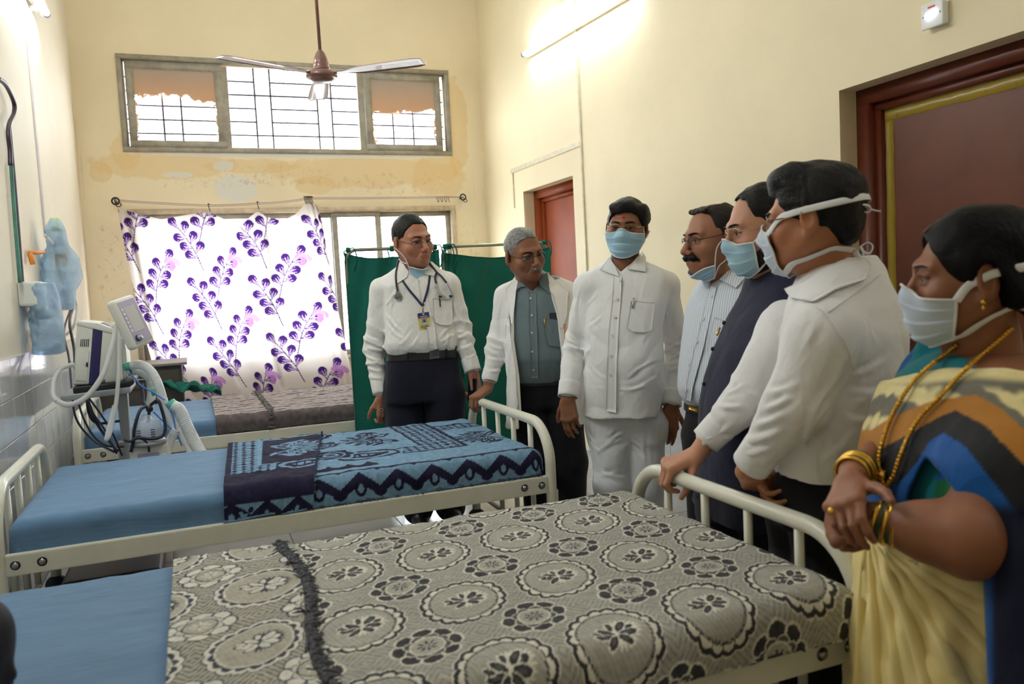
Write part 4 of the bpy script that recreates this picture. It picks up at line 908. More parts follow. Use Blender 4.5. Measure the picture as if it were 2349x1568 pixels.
for pts in (((292, 852), (310, 868), (325, 885), (352, 900), (378, 917)), ((352, 944), (368, 960), (392, 984), (396, 1000), (388, 1026)), ((388, 930), (398, 960), (404, 990), (412, 1010), (417, 1022))): cable('pressure_line', [G(x, y, 4.42) for x, y in pts], .0035, m_bl, None, ven)
hc = G(337, 985, 4.42)
p = Parts(); p.lathe([(0, -.055), (.072, -.055), (.075, -.045), (.072, .0), (.066, .045), (.06, .055), (.03, .058), (.02, .075), (0, .075)], hc, (0, 0, 1), 28); hum = p.obj('humidifier_chamber', m_clear, ven)
p = Parts(); p.lathe([(0, -.075), (.085, -.075), (.088, -.06), (.08, -.05), (0, -.05)], hc, (0, 0, 1), 28); p.obj('heater_plate', m_gry, ven)
box('humidifier_base', hc+np.array([-.085, -.05, -.20]), hc+np.array([.10, .08, -.075]), m_ven, ven, .012)
box('humidifier_label', hc+np.array([-.05, -.053, -.17]), hc+np.array([.05, -.049, -.11]), m_lil, ven)
for dx in (-.035, .03):
    for i in range(4): box('scale_mark', hc+np.array([dx-.010, -.073, -.03+i*.012]), hc+np.array([dx+.010, -.071, -.026+i*.012]), m_blk, hum)
p = Parts(); p.lathe([(0, -.018), (.014, -.014), (.018, 0), (.014, .014), (0, .018)], G(343, 937, 4.42), (0, 0, 1), 18); p.obj('knob', m_blk, ven)
tube('support_rod', [G(343, 938, 4.42), G(340, 968, 4.42)], .008, m_blk, ven, 8)
cable('heater_cable', [G(325, 880, 4.5), G(329, 920, 4.46), G(334, 930, 4.42), G(322, 940, 4.38), G(314, 960, 4.36), G(308, 985, 4.36), G(306, 1010, 4.36), G(300, 1036, 4.36)], .008, m_cab, None, ven)
cable('heater_cable', [G(346, 928, 4.4), G(362, 918, 4.38), G(370, 935, 4.37), G(379, 975, 4.36), G(374, 998, 4.35), G(350, 1006, 4.34), G(316, 1004, 4.34), G(300, 1012, 4.34), G(286, 1010, 4.36)], .008, m_cab, None, ven)
cable('heater_cable', [G(312, 1003, 4.34), G(330, 1008, 4.34), G(340, 1022, 4.34), G(342, 1036, 4.34)], .006, m_cab, None, ven)
cable('drain_tube', [G(132, 920, 4.42), G(122, 905, 4.45), G(124, 870, 4.5), G(140, 845, 4.55), G(168, 836, 4.6)], .013, m_tub, None, ven)
cable('drain_tube', [G(132, 920, 4.42), G(160, 928, 4.4), G(200, 908, 4.40), G(235, 860, 4.42), G(255, 800, 4.46), G(268, 745, 4.5)], .013, m_tub, None, ven)
cable('drain_tube', [G(274, 752, 4.46), G(273, 830, 4.44), G(268, 910, 4.42), G(258, 970, 4.4), G(250, 1000, 4.38), G(244, 1008, 4.38), G(246, 996, 4.39), G(262, 930, 4.46)], .010, m_tub, None, ven)
for pts in (((178, 917), (192, 960), (215, 1000), (245, 1022), (285, 1024)), ((196, 912), (215, 950), (240, 985), (268, 1040)), ((202, 910), (235, 955), (262, 1000), (280, 1044))): cable('power_lead', [G(x, y, 4.46) for x, y in pts], .005, m_cab, None, ven)
# bedside locker in the far corner with a folded green cloth and things on it
lk = empty('bedside_locker', (-.38, 6.85, 0), 'dark bedside locker in the corner beyond the ventilator and far bed', 'locker')
m_lk = M('dark_locker', srgb(72, 66, 60), .45).vary(6, .2).m
zt = .86; q0, q1 = on_z(300, 885, zt), on_z(386, 872, zt)
box('locker_body', (-.72, 6.72, .02), (-.10, 7.18, zt-.02), m_lk, lk, .008); box('locker_top', (-.74, 6.68, zt-.02), (-.06, 7.22, zt), M('grey_laminate', srgb(126, 118, 108), .4).m, lk, .004)
box('drawer', (-.70, 6.705, zt-.18), (-.12, 6.725, zt-.05), m_lk, lk, .004); tube('drawer_handle', [(-.46, 6.69, zt-.11), (-.36, 6.69, zt-.11)], .008, m_bolt, lk, 8)
Pg = np.zeros((30, 30, 3)); ua, va = np.meshgrid(np.linspace(0, 1, 30), np.linspace(0, 1, 30), indexing='ij')
Pg[..., 0] = -.25+ua*.42; Pg[..., 1] = 6.62+va*.30-.05*np.sin(ua*5); Pg[..., 2] = .70-.13*va*0-.10*ua+.02*np.sin(ua*14+va*9)+.015*smooth_noise((30, 30), 6, 3)
V, F = slab_grid(Pg, -grid_normals(Pg), .012); tag(link('folded_cloth', np_mesh('folded_cloth', V, F), m_grn), 'crumpled green cloth heaped beside the dark corner locker', 'cloth')
# dark padded bag on the near bed, cut by the picture's edge
bgc = on_d(-62, 1452, 1.33); bag = empty('padded_bag', (bgc[0], bgc[1], .612), 'dark navy padded bag on the nearest bed, cut by the picture edge', 'bag')
# ================================================================== implicit surfaces for bodies and clothes
BIG = 1.0
def _dot(a, b): return a[0]*b[0]+a[1]*b[1]+a[2]*b[2]
class S:
    """list of signed-distance pieces, each with a box it matters in"""
    def __init__(s): s.L = []
    def add(s, fn, lo, hi, k=0.01, op='u'): s.L.append((fn, np.array(lo, float), np.array(hi, float), k, op)); return s
    def cone(s, a, b, r1, r2, k=0.01, op='u', flat=None):
        """round cone a-b; flat=(axis, factor) squashes it along an axis"""
        a = np.array(a, float); b = np.array(b, float); ba = b-a; L2 = max(ba.dot(ba), 1e-9)
        if flat is not None: n = np.array(flat[0], float); n /= np.linalg.norm(n); fk = flat[1]
        def fn(p):
            q = [p[i]-a[i] for i in range(3)]
            if flat is not None:
                d = q[0]*n[0]+q[1]*n[1]+q[2]*n[2]; q = [q[i]+n[i]*d*(1/fk-1) for i in range(3)]
            t = np.clip(_dot(q, ba)/L2, 0, 1); rr = r1+(r2-r1)*t
            return np.sqrt(sum((q[i]-ba[i]*t)**2 for i in range(3)))-rr
        m = max(r1, r2); return s.add(fn, np.minimum(a, b)-m, np.maximum(a, b)+m, k, op)
    def ell(s, c, r, R=None, k=0.01, op='u', pw=2.0):
        c = np.array(c, float); r = np.array(r, float); mn = r.min()
        def fn(p):
            q = [p[i]-c[i] for i in range(3)]
            if R is not None: q = [R[0][i]*q[0]+R[1][i]*q[1]+R[2][i]*q[2] for i in range(3)]
            k0 = np.sqrt(sum((q[i]/r[i])**2 for i in range(3)))+1e-9; k1 = np.sqrt(sum((q[i]/r[i]**2)**2 for i in range(3)))+1e-9
            return k0*(k0-1)/k1
        m = r.max() if R is not None else r; return s.add(fn, c-m, c+m, k, op)
    def box(s, c, h, R=None, rad=0.0, k=0.005, op='u'):
        c = np.array(c, float); h = np.array(h, float)
        def fn(p):
            q = [p[i]-c[i] for i in range(3)]
            if R is not None: q = [R[0][i]*q[0]+R[1][i]*q[1]+R[2][i]*q[2] for i in range(3)]
            d = [np.abs(q[i])-h[i]+rad for i in range(3)]
            return np.sqrt(sum(np.maximum(x, 0)**2 for x in d))+np.minimum(np.maximum(d[0], np.maximum(d[1], d[2])), 0)-rad
        m = np.linalg.norm(h) if R is not None else h; return s.add(fn, c-m, c+m, k, op)
    def loft(s, Z, CXs, CYs, A, B, yaw, k=0.02, op='u', fold=None, pw=2.3):
        """horizontal rounded sections stacked in z; yaw turns them"""
        Z, CXs, CYs, A, B = [np.array(v, float) for v in (Z, CXs, CYs, A, B)]; o = np.argsort(Z); Z, CXs, CYs, A, B = Z[o], CXs[o], CYs[o], A[o], B[o]
        zz = np.linspace(Z[0], Z[-1], 160)
        def sm(v):
            y = np.interp(zz, Z, v); kk = np.hanning(15); kk /= kk.sum(); return np.convolve(np.pad(y, 7, 'edge'), kk, 'valid')
        cx, cy, a_, b_ = sm(CXs), sm(CYs), sm(A), sm(B); c, n = math.cos(yaw), math.sin(yaw)
        def fn(p):
            z = p[2]; zc = np.clip(z, Z[0], Z[-1]); q0 = p[0]-np.interp(zc, zz, cx); q1 = p[1]-np.interp(zc, zz, cy)
            u = q0*c+q1*n; v = -q0*n+q1*c; aa, bb = np.interp(zc, zz, a_), np.interp(zc, zz, b_)
            r = (np.abs(u/aa)**pw+np.abs(v/bb)**pw)**(1/pw)+1e-9; rad = np.sqrt(u*u+v*v)
            if fold is not None: r = r/(1+fold(np.arctan2(v/bb, u/aa), z))
            d = rad*(1-1/r); d = np.where(rad < 1e-4, -np.minimum(aa, bb), d); d = np.maximum(d, -np.minimum(aa, bb))
            e = np.maximum(Z[0]-z, z-Z[-1]); return np.maximum(d, e)
        m = np.maximum(A.max(), B.max())*1.15
        return s.add(fn, (CXs.min()-m, CYs.min()-m, Z[0]), (CXs.max()+m, CYs.max()+m, Z[-1]), k, op)
    def bounds(s):
        u = [q for q in s.L if q[4] == 'u']; return np.min([q[1] for q in u], 0), np.max([q[2] for q in u], 0)
    @staticmethod
    def comb(F, d, k, op):
        if op == 'u': h = np.maximum(k-np.abs(F-d), 0)/k if k > 0 else 0; return np.minimum(F, d)-(h*h*k*.25 if k > 0 else 0)
        if op == 's': d = -d
        h = np.maximum(k-np.abs(F-d), 0)/k if k > 0 else 0; return np.maximum(F, d)+(h*h*k*.25 if k > 0 else 0)
    def at(s, P):
        p = [P[..., 0], P[..., 1], P[..., 2]]; F = np.full(P.shape[:-1], BIG)
        for fn, lo, hi, k, op in s.L: F = s.comb(F, fn(p), k, op)
        return F
    def grid(s, res, disp=None, lo=None, hi=None):
        a, b = s.bounds(); lo = a if lo is None else np.maximum(a, lo); hi = b if hi is None else np.minimum(b, hi)
        lo = lo-3*res; hi = hi+3*res; n = np.ceil((hi-lo)/res).astype(int)+1
        ax = [lo[i]+res*np.arange(n[i]) for i in range(3)]; F = np.full(n, BIG, np.float32)
        for fn, l, h, k, op in s.L:
            mg = max(k, 0.02)+2*res
            i0 = [max(0, int((l[i]-mg-lo[i])/res)) for i in range(3)]; i1 = [min(n[i], int((h[i]+mg-lo[i])/res)+2) for i in range(3)]
            if op == 'i': i0, i1 = [0]*3, list(n)
            if any(i1[i] <= i0[i] for i in range(3)): continue
            sl = tuple(slice(i0[i], i1[i]) for i in range(3))
            p = [ax[0][sl[0]][:, None, None], ax[1][sl[1]][None, :, None], ax[2][sl[2]][None, None, :]]
            d = np.broadcast_to(fn(p), F[sl].shape); F[sl] = s.comb(F[sl], d, k, op)
        if disp is not None:
            near = np.nonzero(np.abs(F) < 4*res+0.02); pts = np.stack([ax[i][near[i]] for i in range(3)], -1); F[near] += disp(pts)
        for i in range(3):        # close at the border
            sl = [slice(None)]*3; sl[i] = 0; F[tuple(sl)] = np.maximum(F[tuple(sl)], res*.5); sl[i] = -1; F[tuple(sl)] = np.maximum(F[tuple(sl)], res*.5)
        return F, lo, res
def nets(F, lo, res):
    """surface nets"""
    n = np.array(F.shape); I = F < 0
    c = np.zeros(n-1, np.uint8)
    for i in (0, 1):
        for j in (0, 1):
            for k in (0, 1): c += I[i:n[0]-1+i, j:n[1]-1+j, k:n[2]-1+k]
    ci, cj, ck = np.nonzero((c > 0)&(c < 8)); m = len(ci); idx = np.full(n-1, -1, np.int32); idx[ci, cj, ck] = np.arange(m)
    acc = np.zeros((m, 3)); cnt = np.zeros(m); cor = {}
    for i in (0, 1):
        for j in (0, 1):
            for k in (0, 1): cor[i, j, k] = F[ci+i, cj+j, ck+k]
    for a in cor:
        for d in range(3):
            if a[d] == 0:
                b = list(a); b[d] = 1; b = tuple(b); fa, fb = cor[a], cor[b]; x = (fa < 0) != (fb < 0); t = np.where(x, fa/(fa-fb+1e-12), 0)
                v = np.tile(np.array(a, float), (m, 1)); v[:, d] += t; acc += v*x[:, None]; cnt += x
    V = lo+res*(np.stack([ci, cj, ck], 1)+acc/cnt[:, None]); Q = []
    for d in range(3):
        e, f = [(1, 2), (2, 0), (0, 1)][d]
        s0 = [slice(0, n[q]) for q in range(3)]; s1 = list(s0); s0[d] = slice(0, n[d]-1); s1[d] = slice(1, n[d])
        A, B = I[tuple(s0)], I[tuple(s1)]; g = np.array(np.nonzero(A != B)); ok = (g[e] > 0)&(g[f] > 0)&(g[e] < n[e]-1)&(g[f] < n[f]-1); g = g[:, ok]
        ins = A[tuple(g)]; q = []
        for de, df in ((-1, -1), (0, -1), (0, 0), (-1, 0)):
            h = g.copy(); h[e] += de; h[f] += df; q.append(idx[tuple(h)])
        q = np.stack(q, 1); q[~ins] = q[~ins][:, ::-1]; Q.append(q)
    Q = np.concatenate(Q); return V, Q[(Q >= 0).all(1)]
def relax(V, Q, it=2, lam=.5):
    e = np.concatenate([Q[:, [0, 1]], Q[:, [1, 2]], Q[:, [2, 3]], Q[:, [3, 0]]]); n = len(V); deg = np.bincount(e.ravel(), minlength=n).astype(float)
    for i in range(it):
        for l in (lam, -lam*.95):
            s = np.zeros((n, 3))
            for d in range(3): s[:, d] = np.bincount(e[:, 0], V[e[:, 1], d], n)+np.bincount(e[:, 1], V[e[:, 0], d], n)
            V = V+l*(s/np.maximum(deg, 1)[:, None]-V)
    return V
def sdf_mesh(s, res, disp=None, T=None, lo=None, hi=None, it=2):
    V, Q = nets(*s.grid(res, disp, lo, hi)); V = relax(V, Q, it)
    if T is not None: V = V@np.array(T)[:3, :3].T+np.array(T)[:3, 3]
    return V, Q
def trace(s, O, D, off=0.0, far=.5, n=60):
    """march from O along D to the surface s = off"""
    O = np.asarray(O, float); D = np.asarray(D, float); t = np.zeros(O.shape[:-1])
    for i in range(n): t = np.minimum(t+np.clip(s.at(O+D*t[..., None])-off, -.01, .05)*.8, far)
    return O+D*t[..., None]
def fbm(P, sc, seed, oct=2):
    """cheap smooth noise made of warped sines"""
    r = np.random.default_rng(seed); x = P*sc; out = 0
    for o in range(oct):
        A = r.normal(0, 1, (4, 3)); ph = r.uniform(0, 6.28, 4); w = x+.6*np.sin(x[..., [1, 2, 0]]*1.3+ph[:3])
        out = out+sum(np.sin(w@A[i]+ph[i]) for i in range(4))/4/(o+1); x = x*2.1
    return out
def ridge(v): return 1-np.abs(np.sin(v))**.7
# ================================================================== people: shared builders
def skin_mat(name, rough=.48):
    m = M(name, (.4, .25, .15), rough, spec=.4, sss=.12).paint(); m.nbump(420, .0006, .35, detail=3); return m.m
M_SKIN = skin_mat('skin')
m_hairb = M('black_hair', srgb(15, 13, 13), .5, spec=.22); m_hairb.nbump(150, .006, .8, detail=3, stretch=(1, .25, .5)); m_hairb = m_hairb.m
m_hairg = M('grey_hair', srgb(120, 118, 116), .5, spec=.3); m_hairg.vary(160, .45, detail=4, stretch=(1, .25, .5)); m_hairg.nbump(150, .005, .8, detail=3, stretch=(1, .25, .5)); m_hairg = m_hairg.m
m_hairt = M('thin_black_hair', srgb(34, 27, 24), .55, spec=.25); m_hairt.nbump(150, .006, .8, detail=3, stretch=(1, .25, .5)); m_hairt = m_hairt.m
m_eyew = M('eye_white', srgb(150, 132, 120), .25, spec=.4).m; m_iris = M('dark_iris', srgb(34, 20, 14), .1, spec=.8).m
def cloth_mat(name, col, rough=.8, bump=.35, stripes=None):
    m = M(name, col, rough, spec=.15, sheen=.12)
    cr = lambda sc, st, w_: 1.0-(m.noise(sc, 2, .5, w_, st)*2.0-1.0).abs()
    h = cr(5.5, (1, 1, .7), .8)*1.0+cr(13, (1, 1, .6), .6)*.45+m.noise(70, 3)*.06; m.bump(h, .020, bump*1.1)
    return m
m_shirt1 = cloth_mat('white_textured_cotton', srgb(236, 234, 230)); m_shirt1.vary(90, .03, detail=2); m_shirt1 = m_shirt1.m
m_shirt3 = cloth_mat('white_linen', srgb(240, 240, 240)).m
m_shirt6 = cloth_mat('white_poplin', srgb(238, 237, 238)).m
m_coat = cloth_mat('white_coat_drill', srgb(240, 238, 236)).m
m_shirt2 = cloth_mat('grey_green_cotton', srgb(108, 124, 130)).m
m_stripe = cloth_mat('striped_cotton', srgb(212, 220, 232), bump=.2); x_, y_, z_ = m_stripe.xyz(); st_ = ((x_*-.55+y_*.83)*95.0).frac().lt(.24); m_stripe.link(m_stripe.mix(st_*.75, srgb(222, 228, 238), srgb(150, 160, 182)), 'Base Color'); m_stripe = m_stripe.m
m_navy = cloth_mat('navy_trouser_wool', srgb(24, 25, 38), .8, .2).m; m_black = cloth_mat('black_trouser_wool', srgb(22, 22, 26), .8, .2).m
m_vest = cloth_mat('navy_vest_cloth', srgb(34, 35, 58), .75, .2).m; m_wtrs = cloth_mat('white_trouser', srgb(226, 229, 234), .55).m
m_leather = M('black_leather', srgb(24, 24, 26), .3, spec=.5).m; m_gold = M('gold', srgb(226, 176, 74), .22, 1.0).m; m_silver = M('silver', srgb(205, 205, 210), .2, 1.0).m
m_btn = M('pearl_button', srgb(224, 222, 216), .25).m; m_btng = M('grey_button', srgb(196, 190, 180), .3).m
def mask_mat(name, c): m = M(name, c, .75, spec=.15); m.nbump(160, .0012, .4, detail=2); m.translucent(.15, c); return m.m
m_mask = mask_mat('blue_mask_fabric', srgb(184, 222, 242)); m_maskp = mask_mat('pale_mask_fabric', srgb(216, 228, 243)); m_strap = M('white_mask_tie', srgb(234, 234, 236), .8).m
m_lens = M('spectacle_lens', (.2, .2, .22), .03, spec=.6); m_lens.through(.93, (.97, .98, .98)); m_lens = m_lens.m
m_rimd = M('dark_rim', srgb(60, 56, 60), .3, .7).m; m_rimg = M('gold_rim', srgb(200, 178, 140), .25, .9).m

def facing(px, dep, g):
    """unit vector: towards the camera, turned g degrees to the picture's left"""
    v = on_d(px, CY, dep)-O3; v[2] = 0; v /= np.linalg.norm(v); L = np.array([-v[1], v[0], 0]); g = math.radians(g)
    return -v*math.cos(g)+L*math.sin(g)
def frame3(f, pitch=0.0, roll=0.0):
    """columns right, forward, up; pitch>0 looks down, roll>0 leans to the person's right"""
    f = f/np.linalg.norm(f); r = np.array([f[1], -f[0], 0]); u = np.array([0, 0, 1.0]); p = math.radians(pitch); q = math.radians(roll)
    f2 = f*math.cos(p)-u*math.sin(p); u2 = u*math.cos(p)+f*math.sin(p); u3 = u2*math.cos(q)+r*math.sin(q); r3 = r*math.cos(q)-u2*math.sin(q)
    return np.stack([r3, f2, u3], 1)
class Head:
    def __init__(s, c, f, pitch=0, roll=0, scale=1.0, neck=None, jaw=1.0, nose=1.0, fat=1.0, ears=True):
        s.c = np.array(c, float); s.R = frame3(f, pitch, roll)*scale; s.sc = scale; s.T = np.eye(4); s.T[:3, :3] = s.R; s.T[:3, 3] = s.c
        h = s.S = S()
        h.ell((0, -.017, .030), (.0765, .097, .088))
        h.ell((0, .022, -.030), (.064*fat, .068, .086), k=.03)
        for q in (-1, 1):
            h.cone((q*.050*fat, -.005, -.050), (q*.018*jaw, .062, -.092), .022, .020, k=.03)
            h.ell((q*.043*fat, .056, -.030), (.024, .022, .022), k=.025)
        h.ell((0, .071, -.098), (.024*jaw, .018, .018), k=.02)
        for q in (-1, 1): h.cone((q*.010, .084, .022), (q*.046, .067, .022), .011, .010, k=.018)
        for q in (-1, 1): h.ell((q*.0325, .094, .001), (.019, .016, .013), k=.014, op='s')
        h.cone((0, .084, .010), (0, .110*nose, -.034), .0082, .0130, k=.008)
        for q in (-1, 1): h.ell((q*.0140, .098*nose, -.040), (.0100, .011, .0090), k=.006)
        h.ell((0, .082, -.070), (.030, .018, .020), k=.02)
        h.cone((-.019, .0925, -.066), (.019, .0925, -.066), .0052, .0052, k=.007); h.cone((-.016, .0925, -.0765), (.016, .0925, -.0765), .0062, .0062, k=.007)
        h.cone((-.024, .093, -.0712), (.024, .093, -.0712), .0026, .0026, k=.003, op='s')
        for q in (-1, 1): h.cone((q*.021, .094, -.046), (q*.034, .078, -.072), .0022, .0022, k=.010, op='s')
        for q in (-1, 1):
            h.cone((q*.019, .0825, .0068), (q*.0325, .0872, .0088), .0052, .0060, k=.004); h.cone((q*.0325, .0872, .0088), (q*.046, .0785, .0055), .0060, .005, k=.004)
            h.cone((q*.020, .0815, -.0080), (q*.045, .0785, -.0080), .0050, .0048, k=.005)
        n_ear = len(h.L)
        if ears:
            for q in (-1, 1):
                Re = Matrix.Rotation(q*.38, 3, 'Z') @ Matrix.Rotation(.18, 3, 'X'); Ri = np.array(Re.transposed())
                h.ell((q*.084, -.017, -.006), (.0095, .0205, .0345), R=Ri, k=.006)
                h.ell((q*.0925, -.014, -.001), (.0065, .0125, .0215), R=Ri, k=.004, op='s')
                h.cone((q*.086, -.004, -.012), (q*.084, -.006, -.020), .0045, .0045, k=.004); h.ell((q*.081, -.009, -.036), (.008, .009, .012), k=.006)
        ear_L = h.L[n_ear:]
        n1 = np.array((0, -.030, -.20)) if neck is None else np.linalg.solve(s.R, np.array(neck)-s.c)
        nd = n1/np.linalg.norm(n1)
        h.cone((0, -.022, -.05), n1*.62+np.array((0, -.022, -.05))*.38, .055, .056, k=.03); h.cone(n1*.55+np.array((0, -.022, -.05))*.45, n1*1.06, .056, .064, k=.03)
        h.cone((0, .015, -.085), n1*.8+np.array((0, .03, 0)), .030, .030, k=.04)
        s.N = S(); s.N.L = [l for l in h.L if not any(l is e for e in ear_L)]
        s.V, s.Q = sdf_mesh(h, .0030)
    def W(s, P): return np.asarray(P)@s.R.T+s.c
    def paint(s, base, beard=None, lips=None, extra=None):
        P = s.V; b = np.array(base); col = np.tile(b, (len(P), 1))
        n = 1+.06*fbm(P, 40, 3, 2); col = col*n[:, None]
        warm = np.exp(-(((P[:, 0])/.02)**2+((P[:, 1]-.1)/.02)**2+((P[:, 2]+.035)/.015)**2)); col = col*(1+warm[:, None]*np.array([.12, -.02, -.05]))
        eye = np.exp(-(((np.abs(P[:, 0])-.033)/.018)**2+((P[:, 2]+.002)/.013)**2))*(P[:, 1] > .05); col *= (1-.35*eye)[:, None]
        lp = ((P[:, 0]/.022)**2+((P[:, 2]+.0715)/.0098)**2 < 1)&(P[:, 1] > .07); col[lp] = col[lp]*np.array([.86, .62, .62]) if lips is None else np.array(lips)
        if beard is not None:
            a = sstep(-.035, -.06, P[:, 2])*sstep(-.02, .0, P[:, 1])*(P[:, 2] > -.135); m = a*beard; m[lp] = 0; col = col*(1-m[:, None])+np.array((.03, .028, .028))*m[:, None]
        if extra: col = extra(P, col)
        return np.clip(col, 0, 1)
    def dirs(s, th, ph): return np.stack([np.sin(th)*np.cos(ph), np.cos(th)*np.cos(ph), np.sin(ph)], -1)
    def surf(s, th, ph, off=.004, c=(0, .0, -.045), sdf=None):
        D = s.dirs(np.radians(th), np.radians(ph)); O = np.array(c)+D*.22; return trace(sdf or s.S, O, -D, off, .22)
def add_person(name, base, label, group=None):
    return empty(name, base, label, 'person', group)
def put(name, V, Q, mat, parent, col=None, smooth=True):
    me = np_mesh(name, V, Q, smooth)
    if col is not None: paint(me, col)
    return link(name, me, mat, parent)
def garment(name, s, res, mat, parent, disp=None, it=2, lo=None, hi=None):
    V, Q = sdf_mesh(s, res, disp, None, lo, hi, it); return put(name, V, Q, mat, parent)
def eyes(h, parent, look=(0, 0), lids=1.0):
    for q in (-1, 1):
        c = np.array((q*.0325, .0745, .0)); V, Q, _ = [], [], 0; p = Parts(); lx, lz = look
        d = np.array([math.sin(lx), math.cos(lx)*math.cos(lz), math.sin(lz)])
        p.lathe([(.0, .0122), (.0028, .0119), (.0058, .01075), (.0064, .0104), (.010, .007), (.0122, .0), (.010, -.007), (0, -.0122)], c, d, 20)
        V = np.concatenate(p.V); F = np.concatenate(p.Q); me = np_mesh('eye', h.W(V), F); me.materials.append(m_eyew); me.materials.append(m_iris)
        me.polygons.foreach_set('material_index', (np.arange(len(F)) < 60).astype(np.int32)); link('eye', me, None, parent)
def brows(h, parent, mat, th=.0042, lift=0.0):
    for q in (-1, 1):
        t = np.linspace(0, 1, 12); x = q*(.012+.038*t); z = .0205+lift+.0065*np.sin(t*2.2)-.004*t
        D = np.stack([x*0, -np.ones(12), z*0], 1); O = np.stack([x, np.full(12, .2), z], 1); P = trace(h.S, O, D, .0005, .25)
        put('eyebrow', *_tube_q(h.W(P), np.interp(t, [0, .2, .7, 1], [.7, 1.25, 1.1, .3])*th*h.sc, 8, .55), mat, parent)
def _tube_q(P, r, k, flat=1.0):
    V, F, T = tube_vf(P, r, k, False, flat); return V, np.vstack([F, np.concatenate([T, T[:, -1:]], 1)]) if len(T) else F
def hair(h, parent, mat, line, r=(.083, .104, .096), c=(0, -.018, .034), amp=.003, seed=1, extra=None, nape=None, part=None, name='hair'):
    """line: [(azimuth from the brow, lowest z)]"""
    s = S(); s.ell(c, r)
    if nape: s.ell(*nape, k=.03)
    if extra: extra(s)
    az = np.array([q[0] for q in line], float); zz = np.array([q[1] for q in line], float)
    def cut(p):
        th = np.degrees(np.abs(np.arctan2(p[0], p[1]+.0))); return (np.interp(th, az, zz)-p[2])*.75
    lo, hi = s.bounds(); s.add(cut, lo, hi, .006, 'i')
    for q in (-1, 1): s.ell((q*.090, -.015, -.004), (.014, .021, .033), k=.004, op='s')
    dsp = lambda P: amp*(fbm(P*np.array([1, .5, .6]), 85, seed)+.6*fbm(P, 30, seed+1))
    V, Q = sdf_mesh(s, .0034, dsp, it=1); return put(name, h.W(V), Q, mat, parent)
def face_mask(h, parent, mat, th=66, top=(24, 8), bot=-62, c=(0, .0, -.045), pleats=3, off=.007, name='face_mask', skew=0.0):
    n, m = 45, 64; a, t = np.meshgrid(np.linspace(-1, 1, n), np.linspace(0, 1, m), indexing='ij')
    az = a*th*(1-.14*t**2)+skew; tp = top[1]+(top[0]-top[1])*np.exp(-(a/.30)**2); ph = tp+(bot-tp)*t*(1-.10*np.abs(a)**2)
    P = h.surf(az, ph, off, c); kk = 2
    for _ in range(8):
        Pn = P.copy(); Pn[1:-1, 1:-1] = (P[:-2, 1:-1]+P[2:, 1:-1]+P[1:-1, :-2]+P[1:-1, 2:])/4; P = Pn
    D = h.dirs(np.radians(az), np.radians(ph)); P = P+D*(.0042*(1-((t*(pleats+1)+.12) % 1.0))*np.exp(-(a/.85)**8)*((t > .22)&(t < .82)))[..., None]
    V, F = slab_grid(P, D, .0016); o = put(name, h.W(V), F, mat, parent)
    p = Parts()                                     # bound edges
    for e in (P[:, 0], P[:, -1], P[0], P[-1]): p.tube(h.W(e), .0024*h.sc, 6)
    link('mask_edge', p.mesh('mask_edge'), m_strap, o)
    return o, P
def strap(h, mask, pts, sdf=None, r=.0022, off=.003, flat=1.0, name='mask_tie', c=(0, 0, -.02), start=None):
    pts = np.array(pts, float); P = h.surf(pts[:, 0], pts[:, 1], off, c, sdf)
    if start is not None: P = np.vstack([[start], P])
    P = spline(P, 8); N = (P-np.array(c))@h.R.T; return link(name, Parts().tube(h.W(P), r*h.sc, 8, flat=flat, nrm=N/np.linalg.norm(N, axis=1)[:, None]).mesh(name), m_strap, mask)
def glasses(h, parent, mrim, w=.025, hh=.0165, y=.099, z=-.003, half=False, tm=None):
    g = empty('eyeglasses', h.W((0, y, z))); g.parent = parent; g.matrix_parent_inverse = Matrix.Translation(-parent.location)
    p = Parts(); an = np.linspace(0, 2*np.pi, 28, endpoint=False)
    for q in (-1, 1):
        x = q*.0335+w*np.sign(np.cos(an))*np.abs(np.cos(an))**.7; zz = z+hh*np.sign(np.sin(an))*np.abs(np.sin(an))**.7; yy = y-.012*(np.abs(x)/.055)**2
        R = np.stack([x, yy, zz], 1)
        if half: p.tube(h.W(R[:15]), .0011*h.sc, 6)
        else: p.tube(h.W(R), .0011*h.sc, 6, True)
        L = np.vstack([R, [[q*.0335, y-.002, z]]]); tri = np.stack([np.arange(28), (np.arange(28)+1) % 28, np.full(28, 28)], 1)
        link('lens', mixed_mesh('lens', h.W(L), [], tri), m_lens, g)
        e = np.array([q*(.0335+w), y-.013, z+.006]); t2 = np.array([q*.079, .03, .006]); t3 = np.array([q*.083, -.012, .012]); t4 = np.array([q*.080, -.026, -.012])
        link('temple', Parts().tube(h.W(spline([e, e+np.array([q*.008, -.01, .0]), t2, t3, t4], 6)), .0014*h.sc, 6).mesh('temple'), tm or mrim, g)
    p.tube(h.W(spline([(-.0095, y-.001, z+.004), (0, y+.003, z+.007), (.0095, y-.001, z+.004)], 6)), .0011*h.sc, 6)
    link('rims', p.mesh('rims'), mrim, g); return g
def moustache(h, parent, mat, wd=.034, th=.0085, droop=.006, seed=2, z0=-.054):
    s = S()
    for q in (-1, 1):
        s.cone((q*.004, .101, z0), (q*wd*.55, .095, z0-.003), th, th*.95, k=.008); s.cone((q*wd*.55, .095, z0-.003), (q*wd, .083, z0-droop-.004), th*.95, th*.35, k=.008)
    V, Q = sdf_mesh(s, .0022, lambda P: .0016*fbm(P*np.array([1, 1, .4]), 260, seed), it=1); return put('moustache', h.W(V), Q, mat, parent)
